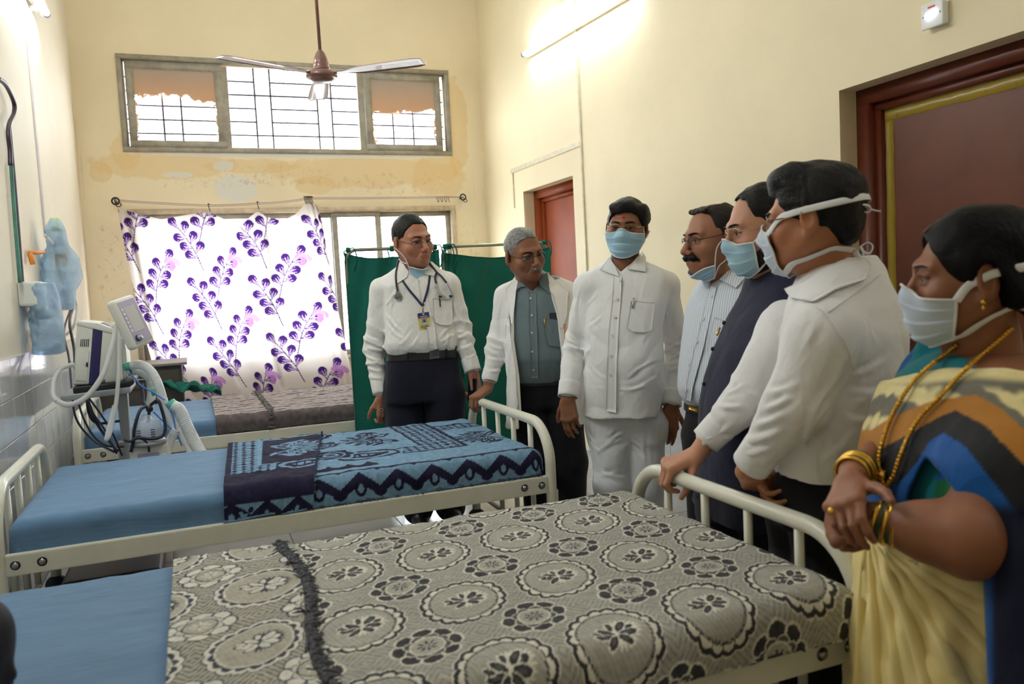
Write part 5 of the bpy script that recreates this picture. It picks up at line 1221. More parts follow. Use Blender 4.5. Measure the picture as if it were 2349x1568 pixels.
def hand(s, w, f, n, side, curl, spread=0.0, scale=1.0, thumb=(.62, .70, -.32), tc=(.15, .3), k=.006):
    """w wrist, f towards the knuckles, n out of the back of the hand; side +1/-1 puts the thumb at +-(f x n)"""
    f = np.array(f, float); f /= np.linalg.norm(f); n = np.array(n, float); n -= f*n.dot(f); n /= np.linalg.norm(n); x = np.cross(f, n)*side; w = np.array(w, float); c = scale
    Lp = lambda a, b, d: w+c*(x*a+f*b+n*d)
    base = [(.030, .092), (.0105, .097), (-.0105, .093), (-.0295, .083)]; ln = [(.042, .026, .021), (.046, .029, .022), (.042, .027, .021), (.033, .020, .019)]; tips = []
    for i, ((bx, by), L) in enumerate(zip(base, ln)):
        s.cone(Lp(bx*.55, .012, 0), Lp(bx, by, .002), c*.0165, c*.0125, k=.014)
        s.ell(Lp(bx, by, .004), np.array([.0105, .0105, .0105])*c, k=.008)
        an = 0.0; p = Lp(bx, by, 0); sp = math.radians(spread*(1.5-i)); cu = curl[i] if np.ndim(curl[0]) else curl
        for j in range(3):
            an += math.radians(cu[j]); d = (f*math.cos(sp)+x*math.sin(sp))*math.cos(an)-n*math.sin(an); q = p+d*c*L[j]
            r0, r1 = [(.0098, .0086), (.0084, .0076), (.0076, .0064)][j]; kf = .9 if i == 3 else 1.0
            s.cone(p, q, c*r0*kf, c*r1*kf, k=.0035); p = q
        tips.append(p)
    d = x*thumb[0]+f*thumb[1]+n*thumb[2]; d /= np.linalg.norm(d); p = Lp(.024, .022, -.006); s.cone(Lp(.008, .008, -.003), p, c*.017, c*.0155, k=.015)
    for j, (L, r0, r1) in enumerate(((.046, .0150, .0112), (.034, .0108, .0096), (.027, .0098, .0078))):
        q = p+d*c*L; s.cone(p, q, c*r0, c*r1, k=.008 if j == 0 else .004); p = q; e = tc[min(j, 1)]; d = d*math.cos(e)+(-x*.55+f*.55-n*.5)*math.sin(e); d /= np.linalg.norm(d)
    return tips
def pj(p):
    d = [p[0], p[1], p[2]-CAMH]; zc = d[0]*_f[0]+d[1]*_f[1]+d[2]*_f[2]; return (d[0]*_r[0]+d[1]*_r[1]+d[2]*_r[2])/zc*FPX+CX, -(d[0]*_u[0]+d[1]*_u[1]+d[2]*_u[2])/zc*FPX+CY
def vneck(s, b, apex, left, right, deep=-.01):
    """open the shirt front in a V above apex"""
    c = b.q(apex[0], apex[1]); lo, hi = s.bounds()
    def fn(p):
        x, y = pj(p); t = (y-apex[1]); l = apex[0]+(left[0]-apex[0])*t/(left[1]-apex[1]); r = apex[0]+(right[0]-apex[0])*t/(right[1]-apex[1])
        m_ = np.maximum(np.maximum(l-x, x-r), y-apex[1])/b.px; fw = -((p[0]-c[0])*b.f[0]+(p[1]-c[1])*b.f[1])+deep
        return np.maximum(m_*.8, fw)
    return s.add(fn, lo, hi, .004, 's')
class Body:
    """helper tying picture positions at this person's distance to space"""
    def __init__(s, dep, g, px): s.d = dep; s.g = g; s.f = facing(px, dep, g); s.r = np.array([s.f[1], -s.f[0], 0]); s.yaw = math.atan2(s.r[1], s.r[0]); s.px = FPX/dep
    def q(s, x, y, dd=0.0): return on_d(x, y, s.d+dd)
    def m(s, px): return px/s.px
    def rows(s, S_, rows, k=.02, grow=0.0, fold=None, pw=2.3):
        """rows: (y, x0, x1, depth offset, depth/breadth)"""
        Z, X_, Y_, A, B = [], [], [], [], []; g = math.radians(s.g)
        for y, x0, x1, dd, rho in rows:
            c = s.q((x0+x1)/2, y, dd); w_ = (x1-x0)/2*(s.d+dd)/FPX; a = w_/math.sqrt(math.cos(g)**2+(rho*math.sin(g))**2); Z.append(c[2]); X_.append(c[0]); Y_.append(c[1]); A.append(a+grow); B.append(a*rho+grow)
        return S_.loft(Z, X_, Y_, A, B, s.yaw, k, 'u', fold, pw)
def px_patch(s, quad, nu, nv, off, d0, th=.0015, far=1.2):
    """patch lying on the cloth s: quad = rows of picture points (each row left to right)"""
    rows = np.array(quad, float); a = np.linspace(0, len(rows)-1, nu); i = np.minimum(a.astype(int), len(rows)-2); rr = rows[i]*(1-(a-i))[:, None, None]+rows[i+1]*(a-i)[:, None, None]
    b = np.linspace(0, rows.shape[1]-1, nv); j = np.minimum(b.astype(int), rows.shape[1]-2); G_ = rr[:, j]*(1-(b-j))[None, :, None]+rr[:, j+1]*(b-j)[None, :, None]
    D = np.stack([VIEW_R[q]*((G_[..., 0]-CX)/FPX)-VIEW_U[q]*((G_[..., 1]-CY)/FPX)+VIEW_F[q] for q in range(3)], -1); O = O3+D*d0; D /= np.linalg.norm(D, axis=-1, keepdims=True)
    P = trace(s, np.broadcast_to(O, D.shape), D, off, far); N = grid_normals(P); fl = (N*D).sum(-1).mean() > 0
    if fl: N = -N
    return P, N
def on_cloth(s, pts, d0, off=.0, far=1.2):
    D = np.stack([_ray(x, y) for x, y in pts]); O = O3+D*d0; return trace(s, O, D/np.linalg.norm(D, axis=1)[:, None], off, far)
def patch_obj(name, s, quad, nu, nv, off, d0, mat, parent, th=.002):
    P, N = px_patch(s, quad, nu, nv, off, d0); V, F = slab_grid(P, N, th)
    return link(name, np_mesh(name, V, F), mat, parent)
def buttons(s, pts, d0, r, mat, parent, n=None):
    for q in pts:
        P, N = px_patch(s, [[(q[0]-3, q[1]-3), (q[0]+3, q[1]-3)], [(q[0]-3, q[1]+3), (q[0]+3, q[1]+3)]], 3, 3, .0105, d0); c, nn = P[1, 1], N[1, 1]
        p = Parts(); p.lathe([(0, .0012), (r*.5, .0010), (r*.75, .0022), (r, .0018), (r, -.001), (0, -.001)], c, nn, 14); p.obj('button', mat, parent)
def collar(b, neck, r, tilt, h, mat, parent, gap=40, lean=.012, front=None, th=.004):
    """standing band round the neck with an open front; neck = centre at its base"""
    f = b.f if front is None else front; rt = np.array([f[1], -f[0], 0]); n = 60; a = np.radians(np.linspace(gap, 360-gap, n)); P = np.zeros((n, 6, 3))
    for j, t in enumerate(np.linspace(0, 1, 6)):
        rr = r*(1.02-.06*t); back = (1-np.cos(a))/2
        P[:, j] = neck+f*(np.cos(a)*rr*1.05)[:, None]+rt*(np.sin(a)*rr)[:, None]+np.array([0, 0, 1])*(t*h+tilt*back)[:, None]
    N = P-(neck+np.array([0, 0, h/2])); N[..., 2] = 0; N /= np.linalg.norm(N, axis=-1, keepdims=True); V, F = slab_grid(P, N, th); o = link('collar', np_mesh('collar', V, F), mat, parent)
    return o
def cuff(name, a, b, r0, r1, mat, parent, th=.003, k=28):
    a = np.array(a); b = np.array(b); d = b-a; L = np.linalg.norm(d); p = Parts(); p.lathe([(r0-.004, 0), (r0, .002), (r0*.995, L*.25), (r1, L*.8), (r1, L), (r1-.004, L+.001), (r1-.006, L*.6)], a, d, k); return p.obj(name, mat, parent)
def sleeve_disp(axes, amp, seed):
    """creases wrapping the limbs given by (a, b) pairs plus loose folds everywhere"""
    def f(P):
        v = amp*.35*fbm(P*np.array([1, 1, .5]), 30, seed, 2)+amp*2.3*(ridge(1.35*fbm(P*np.array([1, 1, .62]), 14, seed+3, 1)+.3*fbm(P, 28, seed+9, 1))-.42)
        for a, b_, t0, st, fr in axes:
            ba = np.array(b_)-np.array(a); L = np.linalg.norm(ba); u_ = (P-np.array(a))@ba/L; w_ = np.exp(-((u_/L-t0)/.30)**2); q = P-np.array(a)-np.outer(u_, ba/L)
            near = np.linalg.norm(q, axis=1) < .14; ph = fr*u_+1.6*fbm(P, 12, seed+7, 1)+np.arctan2(q[:, 0], q[:, 1])*.9
            v = v-near*w_*st*2.0*(ridge(ph*.5)-.4)
        return v
    return f
def creases(s, lines, d0, amp, w, base=None):
    """folds drawn as lines on the cloth s: a raised lip with a hollow beside it"""
    segs = []
    for ln in lines:
        a_ = ln[2] if len(ln) > 2 else 1.0; n = 7; x = np.linspace(ln[0][0], ln[1][0], n); y = np.linspace(ln[0][1], ln[1][1], n); L = math.hypot(x[-1]-x[0], y[-1]-y[0]); bow = np.sin(np.linspace(0, np.pi, n))*L*.07
        x = x-(y[-1]-y[0])/L*bow; y = y+(x[-1]-x[0])/L*bow; P = on_cloth(s, list(zip(x, y)), d0); px = L/5.0
        side = np.cross(P[-1]-P[0], VIEW_F); side /= np.linalg.norm(side)+1e-9; segs.append((P, a_, side))
    def f(Q):
        v = np.zeros(len(Q)) if base is None else base(Q)
        for P, a_, side in segs:
            lo, hi = P.min(0)-4*w, P.max(0)+4*w; m = np.nonzero(((Q > lo)&(Q < hi)).all(1))[0]
            if not len(m): continue
            q = Q[m]; best = np.full(len(m), 9.); tt = np.zeros(len(m)); sg = np.zeros(len(m))
            for i in range(len(P)-1):
                ab = P[i+1]-P[i]; t = np.clip(((q-P[i])@ab)/(ab@ab+1e-12), 0, 1); r = q-P[i]-t[:, None]*ab; d = np.linalg.norm(r, axis=1); k = d < best; best[k] = d[k]; tt[k] = (i+t[k])/(len(P)-1); sg[k] = (r@side)[k]
            en = np.sin(np.pi*np.clip(tt, .02, .98))**.6; v[m] -= a_*amp*en*(np.exp(-(best/w)**2)-.75*np.exp(-((best-1.7*w)/(1.0*w))**2)*(sg > 0)-.25*np.exp(-((best-1.7*w)/(1.2*w))**2)*(sg <= 0))
        return v
    return f
def shoe(c, f, L=.28, mat=None, parent=None):
    s = S(); f = np.array(f); r = np.array([f[1], -f[0], 0]); c = np.array(c)
    s.cone(c-f*.06+np.array([0, 0, .045]), c+f*.04+np.array([0, 0, .045]), .040, .042, k=.02); s.cone(c+f*.04+np.array([0, 0, .04]), c+f*(L-.11)+np.array([0, 0, .030]), .043, .030, k=.03)
    s.cone(c-f*.03+np.array([0, 0, .07]), c-f*.03+np.array([0, 0, .12]), .045, .045, k=.03); lo, hi = s.bounds(); s.add(lambda p: .001-p[2]+p[0]*0+p[1]*0, lo, hi, .004, 'i')
    V, Q = sdf_mesh(s, .006); V[:, 2] = np.maximum(V[:, 2], .001); return put('shoe', V, Q, mat or m_leather, parent)
# ================================================================== the three men facing the room
def arm_body(s, pts, r):
    """bare arm inside the sleeve so that hand and trunk are one figure"""
    for a, b, r0, r1 in zip(pts[:-1], pts[1:], r[:-1], r[1:]): s.cone(a, b, r0, r1, k=.02)
def skin_body(parent, head, hands, base, headpaint, trunk=None, res=.0032, tres=.014):
    Vs, Qs, Cs, n = [], [], [], 0
    def put_(V, Q, c):
        nonlocal n
        Vs.append(V); Qs.append(Q+n); Cs.append(c); n += len(V)
    put_(head.W(head.V), head.Q, headpaint)
    for s in hands:
        V, Q = sdf_mesh(s, res); c = np.tile(np.array(base), (len(V), 1))*(1+.10*fbm(V, 45, 5, 2))[:, None]; put_(V, Q, np.clip(c, 0, 1))
    if trunk is not None: V, Q = sdf_mesh(trunk, tres); put_(V, Q, np.tile(np.array(base), (len(V), 1)))
    return put('body', np.concatenate(Vs), np.concatenate(Qs), M_SKIN, parent, np.concatenate(Cs))
def legs(b, hips, knees, ankles, r, mat, parent, top=None, name='trousers', disp=None, res=.009, extra=None):
    s = S()
    for h, k, a in zip(hips, knees, ankles): s.cone(h, k, r[0], r[1], k=.012); s.cone(k, a, r[1], r[2], k=.03)
    if top: top(s)
    if extra: extra(s)
    return garment(name, s, res, mat, parent, disp), s
# ---------------------------------------------------------------- white shirt-jacket and white trousers (centre)
def man_white():
    b = Body(3.82, 9, 1432); base = srgb(138, 92, 66); q = b.q
    foot = q(1440, 1200); root = add_person('person', (foot[0], foot[1], 0), 'man in white shirt and white trousers with blue face mask and red forehead mark')
    gz = 0.0
    h = Head(q(1438, 521, -.02), facing(1439, 3.8, 12), pitch=4, roll=-5, scale=1.09, neck=q(1428, 640, .03), fat=1.14)
    S_ = S()
    b.rows(S_, [(596, 1396, 1462, .03, .95), (608, 1376, 1490, .03, .72), (622, 1352, 1520, .02, .52), (645, 1338, 1534, .0, .50), (690, 1335, 1530, -.01, .56), (750, 1339, 1518, -.03, .66), (820, 1341, 1522, -.04, .70), (880, 1340, 1523, -.03, .68), (925, 1338, 1515, -.02, .66), (952, 1338, 1511, -.02, .66)], k=.03)
    sh_r, el_r, wr_r = q(1349, 660, .03), q(1317, 795, .05), q(1304, 896, -.03); sh_l, el_l, wr_l = q(1527, 655, .03), q(1552, 800, .07), q(1541, 915, -.02)
    for a, e, w_ in ((sh_r, el_r, wr_r), (sh_l, el_l, wr_l)):
        S_.cone(a, e, .060, .056, k=.045); S_.cone(e, w_, .056, .044, k=.02); S_.cone(q(1432, 612, .03)*.7+a*.3, a, .05, .055, k=.05)
    vneck(S_, b, (1424, 624), (1398, 594), (1456, 594))
    dsp = sleeve_disp([(sh_r, el_r, .95, .007, 55), (el_r, wr_r, .15, .006, 60), (sh_l, el_l, .95, .007, 55), (el_l, wr_l, .15, .006, 60)], .0042, 3)
    dsp = creases(S_, [((1342, 700), (1372, 668), .8), ((1346, 750), (1385, 720), .7), ((1510, 705), (1470, 668), .8), ((1512, 740), (1470, 790)), ((1522, 820), (1440, 868)), ((1345, 830), (1395, 872), .7), ((1350, 886), (1508, 878), .5), ((1430, 900), (1505, 862), .8), ((1300, 790), (1340, 800), 1.4), ((1302, 765), (1338, 782), 1.1), ((1300, 812), (1334, 826)), ((1528, 826), (1570, 800), 1.4), ((1530, 800), (1572, 776)), ((1526, 848), (1566, 838)), ((1545, 650), (1530, 740), .8), ((1330, 660), (1322, 740), .8)], 3.2, .0065, .0075, dsp)
    garment('shirt', S_, .0062, m_shirt3, root, dsp)
    sh = root.children[-1]
    for e, w_ in ((el_r, wr_r), (el_l, wr_l)):
        d = (w_-e)/np.linalg.norm(w_-e); cuff('cuff', w_-d*.045, w_+d*.030, .050, .048, m_shirt3, sh)
    patch_obj('placket', S_, [[(1408, 628), (1426, 632)], [(1405, 680), (1424, 682)], [(1396, 760), (1418, 762)], [(1392, 850), (1414, 850)], [(1390, 942), (1413, 946)]], 50, 5, .0065, 3.2, m_shirt3, sh)
    patch_obj('chest_pocket', S_, [[(1448, 690), (1502, 694)], [(1443, 720), (1499, 724)], [(1438, 750), (1495, 756)], [(1450, 760), (1480, 762)]], 24, 14, .008, 3.2, m_shirt3, sh)
    buttons(S_, [(1423, 643), (1416, 686), (1411, 728), (1404, 769), (1401, 816), (1400, 860)], 3.2, .0062, m_btn, sh)
    nb = q(1432, 618, .025); collar(b, nb, .074, .030, .034, m_shirt3, sh, 28)
    U = S(); U.L = S_.L+[]; 
    patch_obj('collar_wing', S_, [[(1399, 588), (1404, 600)], [(1390, 600), (1412, 612)], [(1376, 618), (1420, 634)]], 14, 10, .014, 3.2, m_shirt3, sh, .004)
    patch_obj('collar_wing', S_, [[(1474, 576), (1482, 590)], [(1450, 602), (1482, 606)], [(1438, 616), (1480, 622)]], 14, 10, .014, 3.2, m_shirt3, sh, .004)
    pen = tag(Parts().tube(list(on_cloth(S_, [(1451, 706), (1454, 683)], 3.2, .013)), .0042, 10).obj('pen', m_silver), 'silver pen clipped in the chest pocket of the man in white trousers', 'pen')
    # trousers
    hp = [q(1395, 960, .02), q(1478, 960, .02)]; kn = [q(1403, 1110, -.01), q(1484, 1110, .0)]; an = [q(1400, 1265, .03), q(1490, 1262, .05)]
    for a in an: a[2] = .07
    an[0][:2] = kn[0][:2]+np.array([.02, .03]); an[1][:2] = kn[1][:2]+np.array([.02, .03])
    dsp2 = lambda P: .006*(ridge(2.2*fbm(P*np.array([1, 1, 1.5]), 7, 12, 1))-.4)+.003*fbm(P, 18, 4)
    T_ = S()
    for hh, kk in zip(hp, kn): T_.cone(hh, kk, .098, .083, k=.012)
    dsp2 = creases(T_, [((1435, 975), (1395, 1000), 1.2), ((1438, 990), (1388, 1022)), ((1440, 1005), (1368, 1040)), ((1442, 975), (1482, 1000), 1.2), ((1444, 990), (1480, 1036)), ((1446, 1010), (1482, 1060), .8), ((1350, 985), (1366, 1020)), ((1352, 1010), (1380, 1040)), ((1366, 945), (1372, 1075), .8), ((1486, 960), (1482, 1075), .8), ((1500, 1030), (1525, 1010)), ((1372, 1090), (1420, 1080)), ((1370, 1078), (1436, 1095), 1.2)], 3.2, .0065, .008, dsp2)
    legs(b, hp, kn, an, (.098, .083, .072), m_wtrs, root, res=.0075, top=lambda s: b.rows(s, [(880, 1352, 1505, 0.01, .55), (940, 1348, 1508, 0.01, .57), (965, 1346, 1526, .01, .52), (1005, 1352, 1524, .02, .40)], k=.06), disp=dsp2)
    for a in an: shoe((a[0], a[1], 0), b.f, mat=m_leather, parent=root)
    # hands
    hs = []
    s = S(); s.cone(el_r, wr_r, .036, .027, k=.02); w0 = wr_r+(wr_r-el_r)/np.linalg.norm(wr_r-el_r)*.035; s.cone(wr_r, w0, .027, .027, k=.02)
    hand(s, w0, q(1312, 975)-q(1304, 905)+b.f*.004, b.f*.85-b.r*.2+VIEW_R*-.35, 1 if True else -1, [(12, 20, 14), (14, 24, 16), (18, 28, 20), (22, 32, 24)], -1.5, 1.08, tc=(.25, .3)); hs.append(s)
    s = S(); s.cone(el_l, wr_l, .036, .027, k=.02); w1 = wr_l+(wr_l-el_l)/np.linalg.norm(wr_l-el_l)*.035; s.cone(wr_l, w1, .027, .027, k=.02)
    hand(s, w1, q(1534, 1000)-q(1541, 925), b.f*.9+VIEW_R*.25, -1, [(12, 20, 14), (18, 28, 20), (22, 32, 22), (24, 34, 24)], -1.5, 1.08, tc=(.2, .25)); hs.append(s)
    tr = S(); tr.cone(q(1432, 650, .03), q(1432, 940, .02), .10, .10); tr.cone(sh_r, sh_l, .045, .045, k=.05)
    for a, e in ((sh_r, el_r), (sh_l, el_l)): tr.cone(a, e, .045, .036, k=.03)
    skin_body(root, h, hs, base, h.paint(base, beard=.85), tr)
    eyes(h, root, (.0, -.02)); brows(h, root, m_hairb, .0052)
    hair(h, root, m_hairb, [(0, .066), (28, .062), (48, .045), (62, .012), (76, -.03), (88, -.035), (100, .03), (118, .0), (135, -.06), (180, -.08)], r=(.086, .105, .096), c=(0, -.016, .034), seed=11,
         extra=lambda s: (s.ell((.01, .05, .086), (.06, .035, .024), k=.03), s.ell((-.076, -.0, .052), (.018, .045, .045), k=.03)))
    s = S(); s.ell((0, .020, -.045), (.0665*1.08, .072, .090)); s.ell((0, .066, -.103), (.028, .02, .02), k=.02)
    lo, hi = s.bounds(); s.add(lambda p: p[2]+.055-.5*np.maximum(.03-p[1], 0), lo, hi, .006, 'i'); s.add(lambda p: -.012-p[1]+0*p[0], lo, hi, .006, 'i')
    V, Q = sdf_mesh(s, .0034, lambda P: .0015*fbm(P, 160, 3)); put('beard', h.W(V), Q, m_hairb, root)
    mk, Pm = face_mask(h, root, m_mask, th=68, top=(20, 11), bot=-46)
    for i0, sd in ((0, -1), (-1, 1)):
        strap(h, mk, [(sd*72, 12), (sd*84, 18), (sd*96, 14)], start=Pm[i0, 1]); strap(h, mk, [(sd*76, -26), (sd*90, -10), (sd*98, 4)], start=Pm[i0, -2])
    glasses(h, root, m_rimg, half=True)
    P = h.surf(0, 0, .0, (0, 0, .040)); p = Parts(); p.lathe([(0, .0022), (.006, .002), (.0085, .0005), (.0085, -.002)], h.W(P), h.R[:, 1], 16); p.obj('forehead_mark', M('vermilion', srgb(178, 24, 22), .8).m, root)
    # ring
    return root

def belt_on(b, rows, mat, parent, grow=.006):
    s = S(); b.rows(s, rows, grow=grow, k=0); return garment('belt', s, .005, mat, parent, it=1), s
# ---------------------------------------------------------------- doctor with stethoscope
def doctor_one():
    b = Body(4.55, -9, 960); base = srgb(170, 116, 92); q = b.q
    foot = q(985, 1208); foot[2] = 0; root = add_person('person', foot, 'man with stethoscope and name badge in white shirt, mask under his chin')
    h = Head(q(946, 553, -.02), facing(946, 4.5, -33), pitch=5, roll=5, scale=1.20, neck=q(953, 650, .05), fat=1.12, nose=1.0)
    S_ = S()
    b.rows(S_, [(603, 918, 990, .05, .95), (614, 905, 1002, .05, .7), (628, 888, 1024, .04, .5), (652, 882, 1034, .01, .5), (700, 884, 1036, .0, .56), (750, 886, 1043, -.01, .62), (782, 882, 1050, -.015, .66), (796, 884, 1050, -.01, .66), (806, 890, 1046, 0, .62)], k=.03)
    sr, er, wr = q(877, 664, .03), q(857, 795, .06), q(873, 893, .0); sl, el, wl = q(1029, 654, .03), q(1058, 760, .06), q(1082, 842, .0)
    for a, e, w_ in ((sr, er, wr), (sl, el, wl)):
        S_.cone(a, e, .066, .064, k=.045); S_.cone(e, w_, .064, .046, k=.02); S_.cone(q(955, 615, .05)*.7+a*.3, a, .05, .055, k=.05)
    vneck(S_, b, (957, 638), (924, 608), (976, 616))
    dsp = sleeve_disp([(sr, er, .9, .008, 70), (er, wr, .35, .009, 75), (sl, el, .9, .007, 70), (el, wl, .4, .008, 75)], .0048, 21)
    dsp = creases(S_, [((882, 700), (905, 668)), ((884, 718), (920, 760), 1.2), ((886, 740), (925, 778)), ((890, 770), (915, 735), .8), ((1034, 690), (1000, 668), .8), ((1040, 745), (1008, 778), 1.1), ((1046, 766), (1012, 786)), ((915, 792), (945, 760), .8), ((940, 796), (962, 768), .7), ((1020, 794), (1030, 762), .8), ((835, 790), (876, 806), 1.5), ((836, 815), (874, 826), 1.3), ((840, 842), (878, 850), 1.4), ((838, 770), (870, 782)), ((846, 862), (880, 868), 1.2), ((1048, 776), (1078, 762), 1.3), ((1058, 800), (1086, 786), 1.3), ((1066, 822), (1092, 812), 1.2), ((1044, 700), (1060, 740), .8), ((850, 690), (862, 740), .8), ((900, 690), (896, 750), .7)], 4.0, .0075, .0085, dsp)
    sh = garment('shirt', S_, .0064, m_shirt1, root, dsp)
    for e, w_ in ((er, wr), (el, wl)):
        d = (w_-e)/np.linalg.norm(w_-e); cuff('cuff', w_-d*.055, w_+d*.025, .049, .048, m_shirt1, sh)
    patch_obj('placket', S_, [[(958, 640), (973, 642)], [(966, 690), (983, 692)], [(978, 745), (997, 747)], [(985, 798), (1003, 800)]], 40, 5, .0075, 4.0, m_shirt1, sh)
    patch_obj('chest_pocket', S_, [[(993, 684), (1036, 686)], [(994, 715), (1038, 718)], [(997, 738), (1037, 742)], [(1008, 744), (1026, 746)]], 20, 12, .0075, 4.0, m_shirt1, sh)
    buttons(S_, [(963, 646), (974, 695), (986, 745), (991, 790)], 4.0, .0058, m_btn, sh)
    collar(b, q(954, 622, .05), .074, .035, .036, m_shirt1, sh, 30)
    patch_obj('collar_wing', S_, [[(917, 598), (926, 606)], [(911, 620), (936, 622)], [(908, 652), (934, 634)]], 14, 10, .012, 4.0, m_shirt1, sh, .004)
    patch_obj('collar_wing', S_, [[(976, 602), (984, 598)], [(966, 618), (998, 620)], [(975, 628), (1002, 634)]], 14, 10, .012, 4.0, m_shirt1, sh, .004)
    # trousers
    hp = [q(925, 900, .03), q(1018, 900, .03)]; kn = [q(938, 1060, .0), q(1022, 1055, .03)]; an = [q(960, 1180, .02), q(1034, 1170, .05)]
    for a in an: a[2] = .08
    dsp2 = lambda P: .004*(ridge(2.0*fbm(P*np.array([1, 1, .4]), 12, 12, 1))-.4)
    tr, ts = legs(b, hp, kn, an, (.128, .098, .085), m_navy, root, top=lambda s: b.rows(s, [(790, 892, 1047, 0.01, .62), (806, 889, 1049, .01, .62), (850, 884, 1056, .01, .62), (915, 886, 1062, .01, .56)], k=.03), disp=dsp2)
    be, bs_ = belt_on(b, [(796, 889, 1050, .01, .63), (823, 888, 1051, .01, .62)], m_leather, tr)
    patch_obj('buckle', bs_, [[(985, 803), (1007, 800)], [(985, 824), (1007, 820)]], 6, 6, .006, 4.0, M('dark_steel', srgb(86, 88, 92), .3, .8).m, be, .004)
    for x in (934, 1022): patch_obj('belt_loop', bs_, [[(x, 799), (x+4, 798)], [(x, 826), (x+4, 825)]], 6, 3, .005, 4.0, m_navy, be)
    for a in an: shoe((a[0], a[1], 0)+b.f*.02, b.f, parent=root)
    hs = []; w0 = wr+(wr-er)/np.linalg.norm(wr-er)*.04; s = S(); s.cone(er, wr, .038, .029, k=.02); s.cone(wr, w0, .029, .028, k=.02)
    hand(s, w0, np.array([0.03, 0, -1])+VIEW_R*.05, b.f*.9-b.r*.25, 1, [(30, 52, 40), (36, 56, 44), (42, 60, 46), (46, 60, 46)], -1.5, 1.10, tc=(.4, .4)); hs.append(s)
    w1 = wl+(wl-el)/np.linalg.norm(wl-el)*.03; s = S(); s.cone(el, wl, .038, .029, k=.02); s.cone(wl, w1, .029, .028, k=.02)
    hand(s, w1, np.array([0., 0, -1])+VIEW_R*.12, VIEW_R*.75+b.f*.65, -1, [(30, 40, 30), (34, 46, 34), (38, 50, 36), (40, 52, 38)], -1.5, 1.08, thumb=(.45, .8, -.45)); hs.append(s)
    tk = S(); tk.cone(q(955, 655, .05), q(968, 800, .03), .10, .10); tk.cone(sr, sl, .045, .045, k=.05)
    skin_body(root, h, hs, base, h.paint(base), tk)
    for i, (pt, mt_) in enumerate(((q(864, 934, -.03), m_gold), (q(874, 940, -.04), m_silver))):
        an_ = np.linspace(0, 2*np.pi, 16, endpoint=False); tube('finger_ring', pt+np.stack([.0115*np.cos(an_), 0*an_, .0115*np.sin(an_)], 1)@np.array([[1, 0, 0], [0, 1, 0], [0, .5, .6]]), .0022, mt_, root, 6, True)
    ph = q(1084, 893, -.035); R_ = Matrix.Rotation(.12, 3, 'Y') @ Matrix.Rotation(.5, 3, 'Z')
    pho = tag(rbox('mobile_phone', ph, (.010, .060, .125), R_, M('phone_black', srgb(22, 22, 26), .15).m, None, .004), 'black mobile phone in the lowered hand of the man with the stethoscope', 'phone')
    eyes(h, root, (.15, -.08)); brows(h, root, m_hairt, .0046)
    hair(h, root, m_hairb, [(0, .082), (25, .080), (45, .068), (58, .048), (70, -.005), (84, -.02), (96, .028), (118, -.0), (135, -.055), (180, -.075)], r=(.081, .101, .095), c=(0, -.018, .034), seed=31, amp=.0018)
    glasses(h, root, m_rimd, z=-.010, half=True, tm=m_rimd)
    mk, Pm = face_mask(h, root, m_mask, th=56, top=(-50, -50), bot=-74, off=.010, c=(0, .0, -.03), pleats=2)
    strap(h, mk, [(62, -36), (76, -20), (92, -2)], start=Pm[-1, 1]); strap(h, mk, [(60, -54), (80, -50), (100, -46), (130, -40)], start=Pm[-1, -2]); strap(h, mk, [(-70, -42), (-88, -20), (-96, 0)], start=Pm[0, 1])
    # stethoscope
    st = empty('stethoscope', q(912, 676, -.1), 'black stethoscope hung round the neck of the man in white shirt and badge', 'stethoscope'); m_rb = M('black_tubing', srgb(32, 32, 44), .45).m
    Lp = on_cloth(S_, [(912, 668), (909, 650), (908, 630), (911, 612)], 4.0, .013); Rp = on_cloth(S_, [(986, 604), (994, 614), (1002, 624)], 4.0, .014)
    back = [q(916, 596, .02), q(935, 592, .14), q(955, 590, .16), q(975, 592, .12), q(984, 597, .03)]
    tube('tubing', spline(np.vstack([Lp, back, Rp]), 8), .0058, m_rb, st, 10)
    cc = on_cloth(S_, [(912, 678)], 4.0, .012)[0]; p = Parts(); p.lathe([(0, .012), (.018, .012), (.022, .008), (.022, .0), (.015, -.004), (.015, -.010), (0, -.010)], cc, b.f+np.array([0, 0, .15]), 24); p.obj('chest_piece', M('stethoscope_steel', srgb(170, 170, 172), .25, .9).m, st)
    p = Parts(); p.lathe([(0, .0135), (.016, .0132), (.018, .0115)], cc, b.f+np.array([0, 0, .15]), 24); p.obj('diaphragm', M('grey_diaphragm', srgb(120, 118, 118), .4).m, st)
    for pts in ([(1002, 624), (998, 636), (1000, 649)], [(1002, 624), (1013, 634), (1024, 648)]): tube('branch_tube', spline(on_cloth(S_, pts, 4.0, .013), 8), .0055, m_rb, st, 10)
    for pts in ([(1000, 649), (1004, 664), (1010, 680)], [(1024, 648), (1034, 666), (1041, 680), (1037, 684)]): tube('ear_tube', spline(on_cloth(S_, pts, 4.0, .012), 8), .0026, m_silver, st, 8)
    tube('spring', spline(on_cloth(S_, [(1008, 676), (1016, 686), (1026, 688), (1036, 682)], 4.0, .012), 8), .0016, m_silver, st, 6)
    for pt in ((1010, 680), (1034, 679)): a = on_cloth(S_, [pt], 4.0, .013)[0]; p = Parts(); p.lathe([(0, -.010), (.006, -.008), (.0075, 0), (.004, .010), (0, .011)], a, VIEW_R, 14); p.obj('ear_tip', m_rb, st)
    # badge on a lanyard
    bd = empty('name_badge', q(972, 735, -.1), 'blue and yellow name badge on a navy lanyard of the man with stethoscope', 'badge'); m_lan = M('navy_lanyard', srgb(28, 34, 74), .7).m
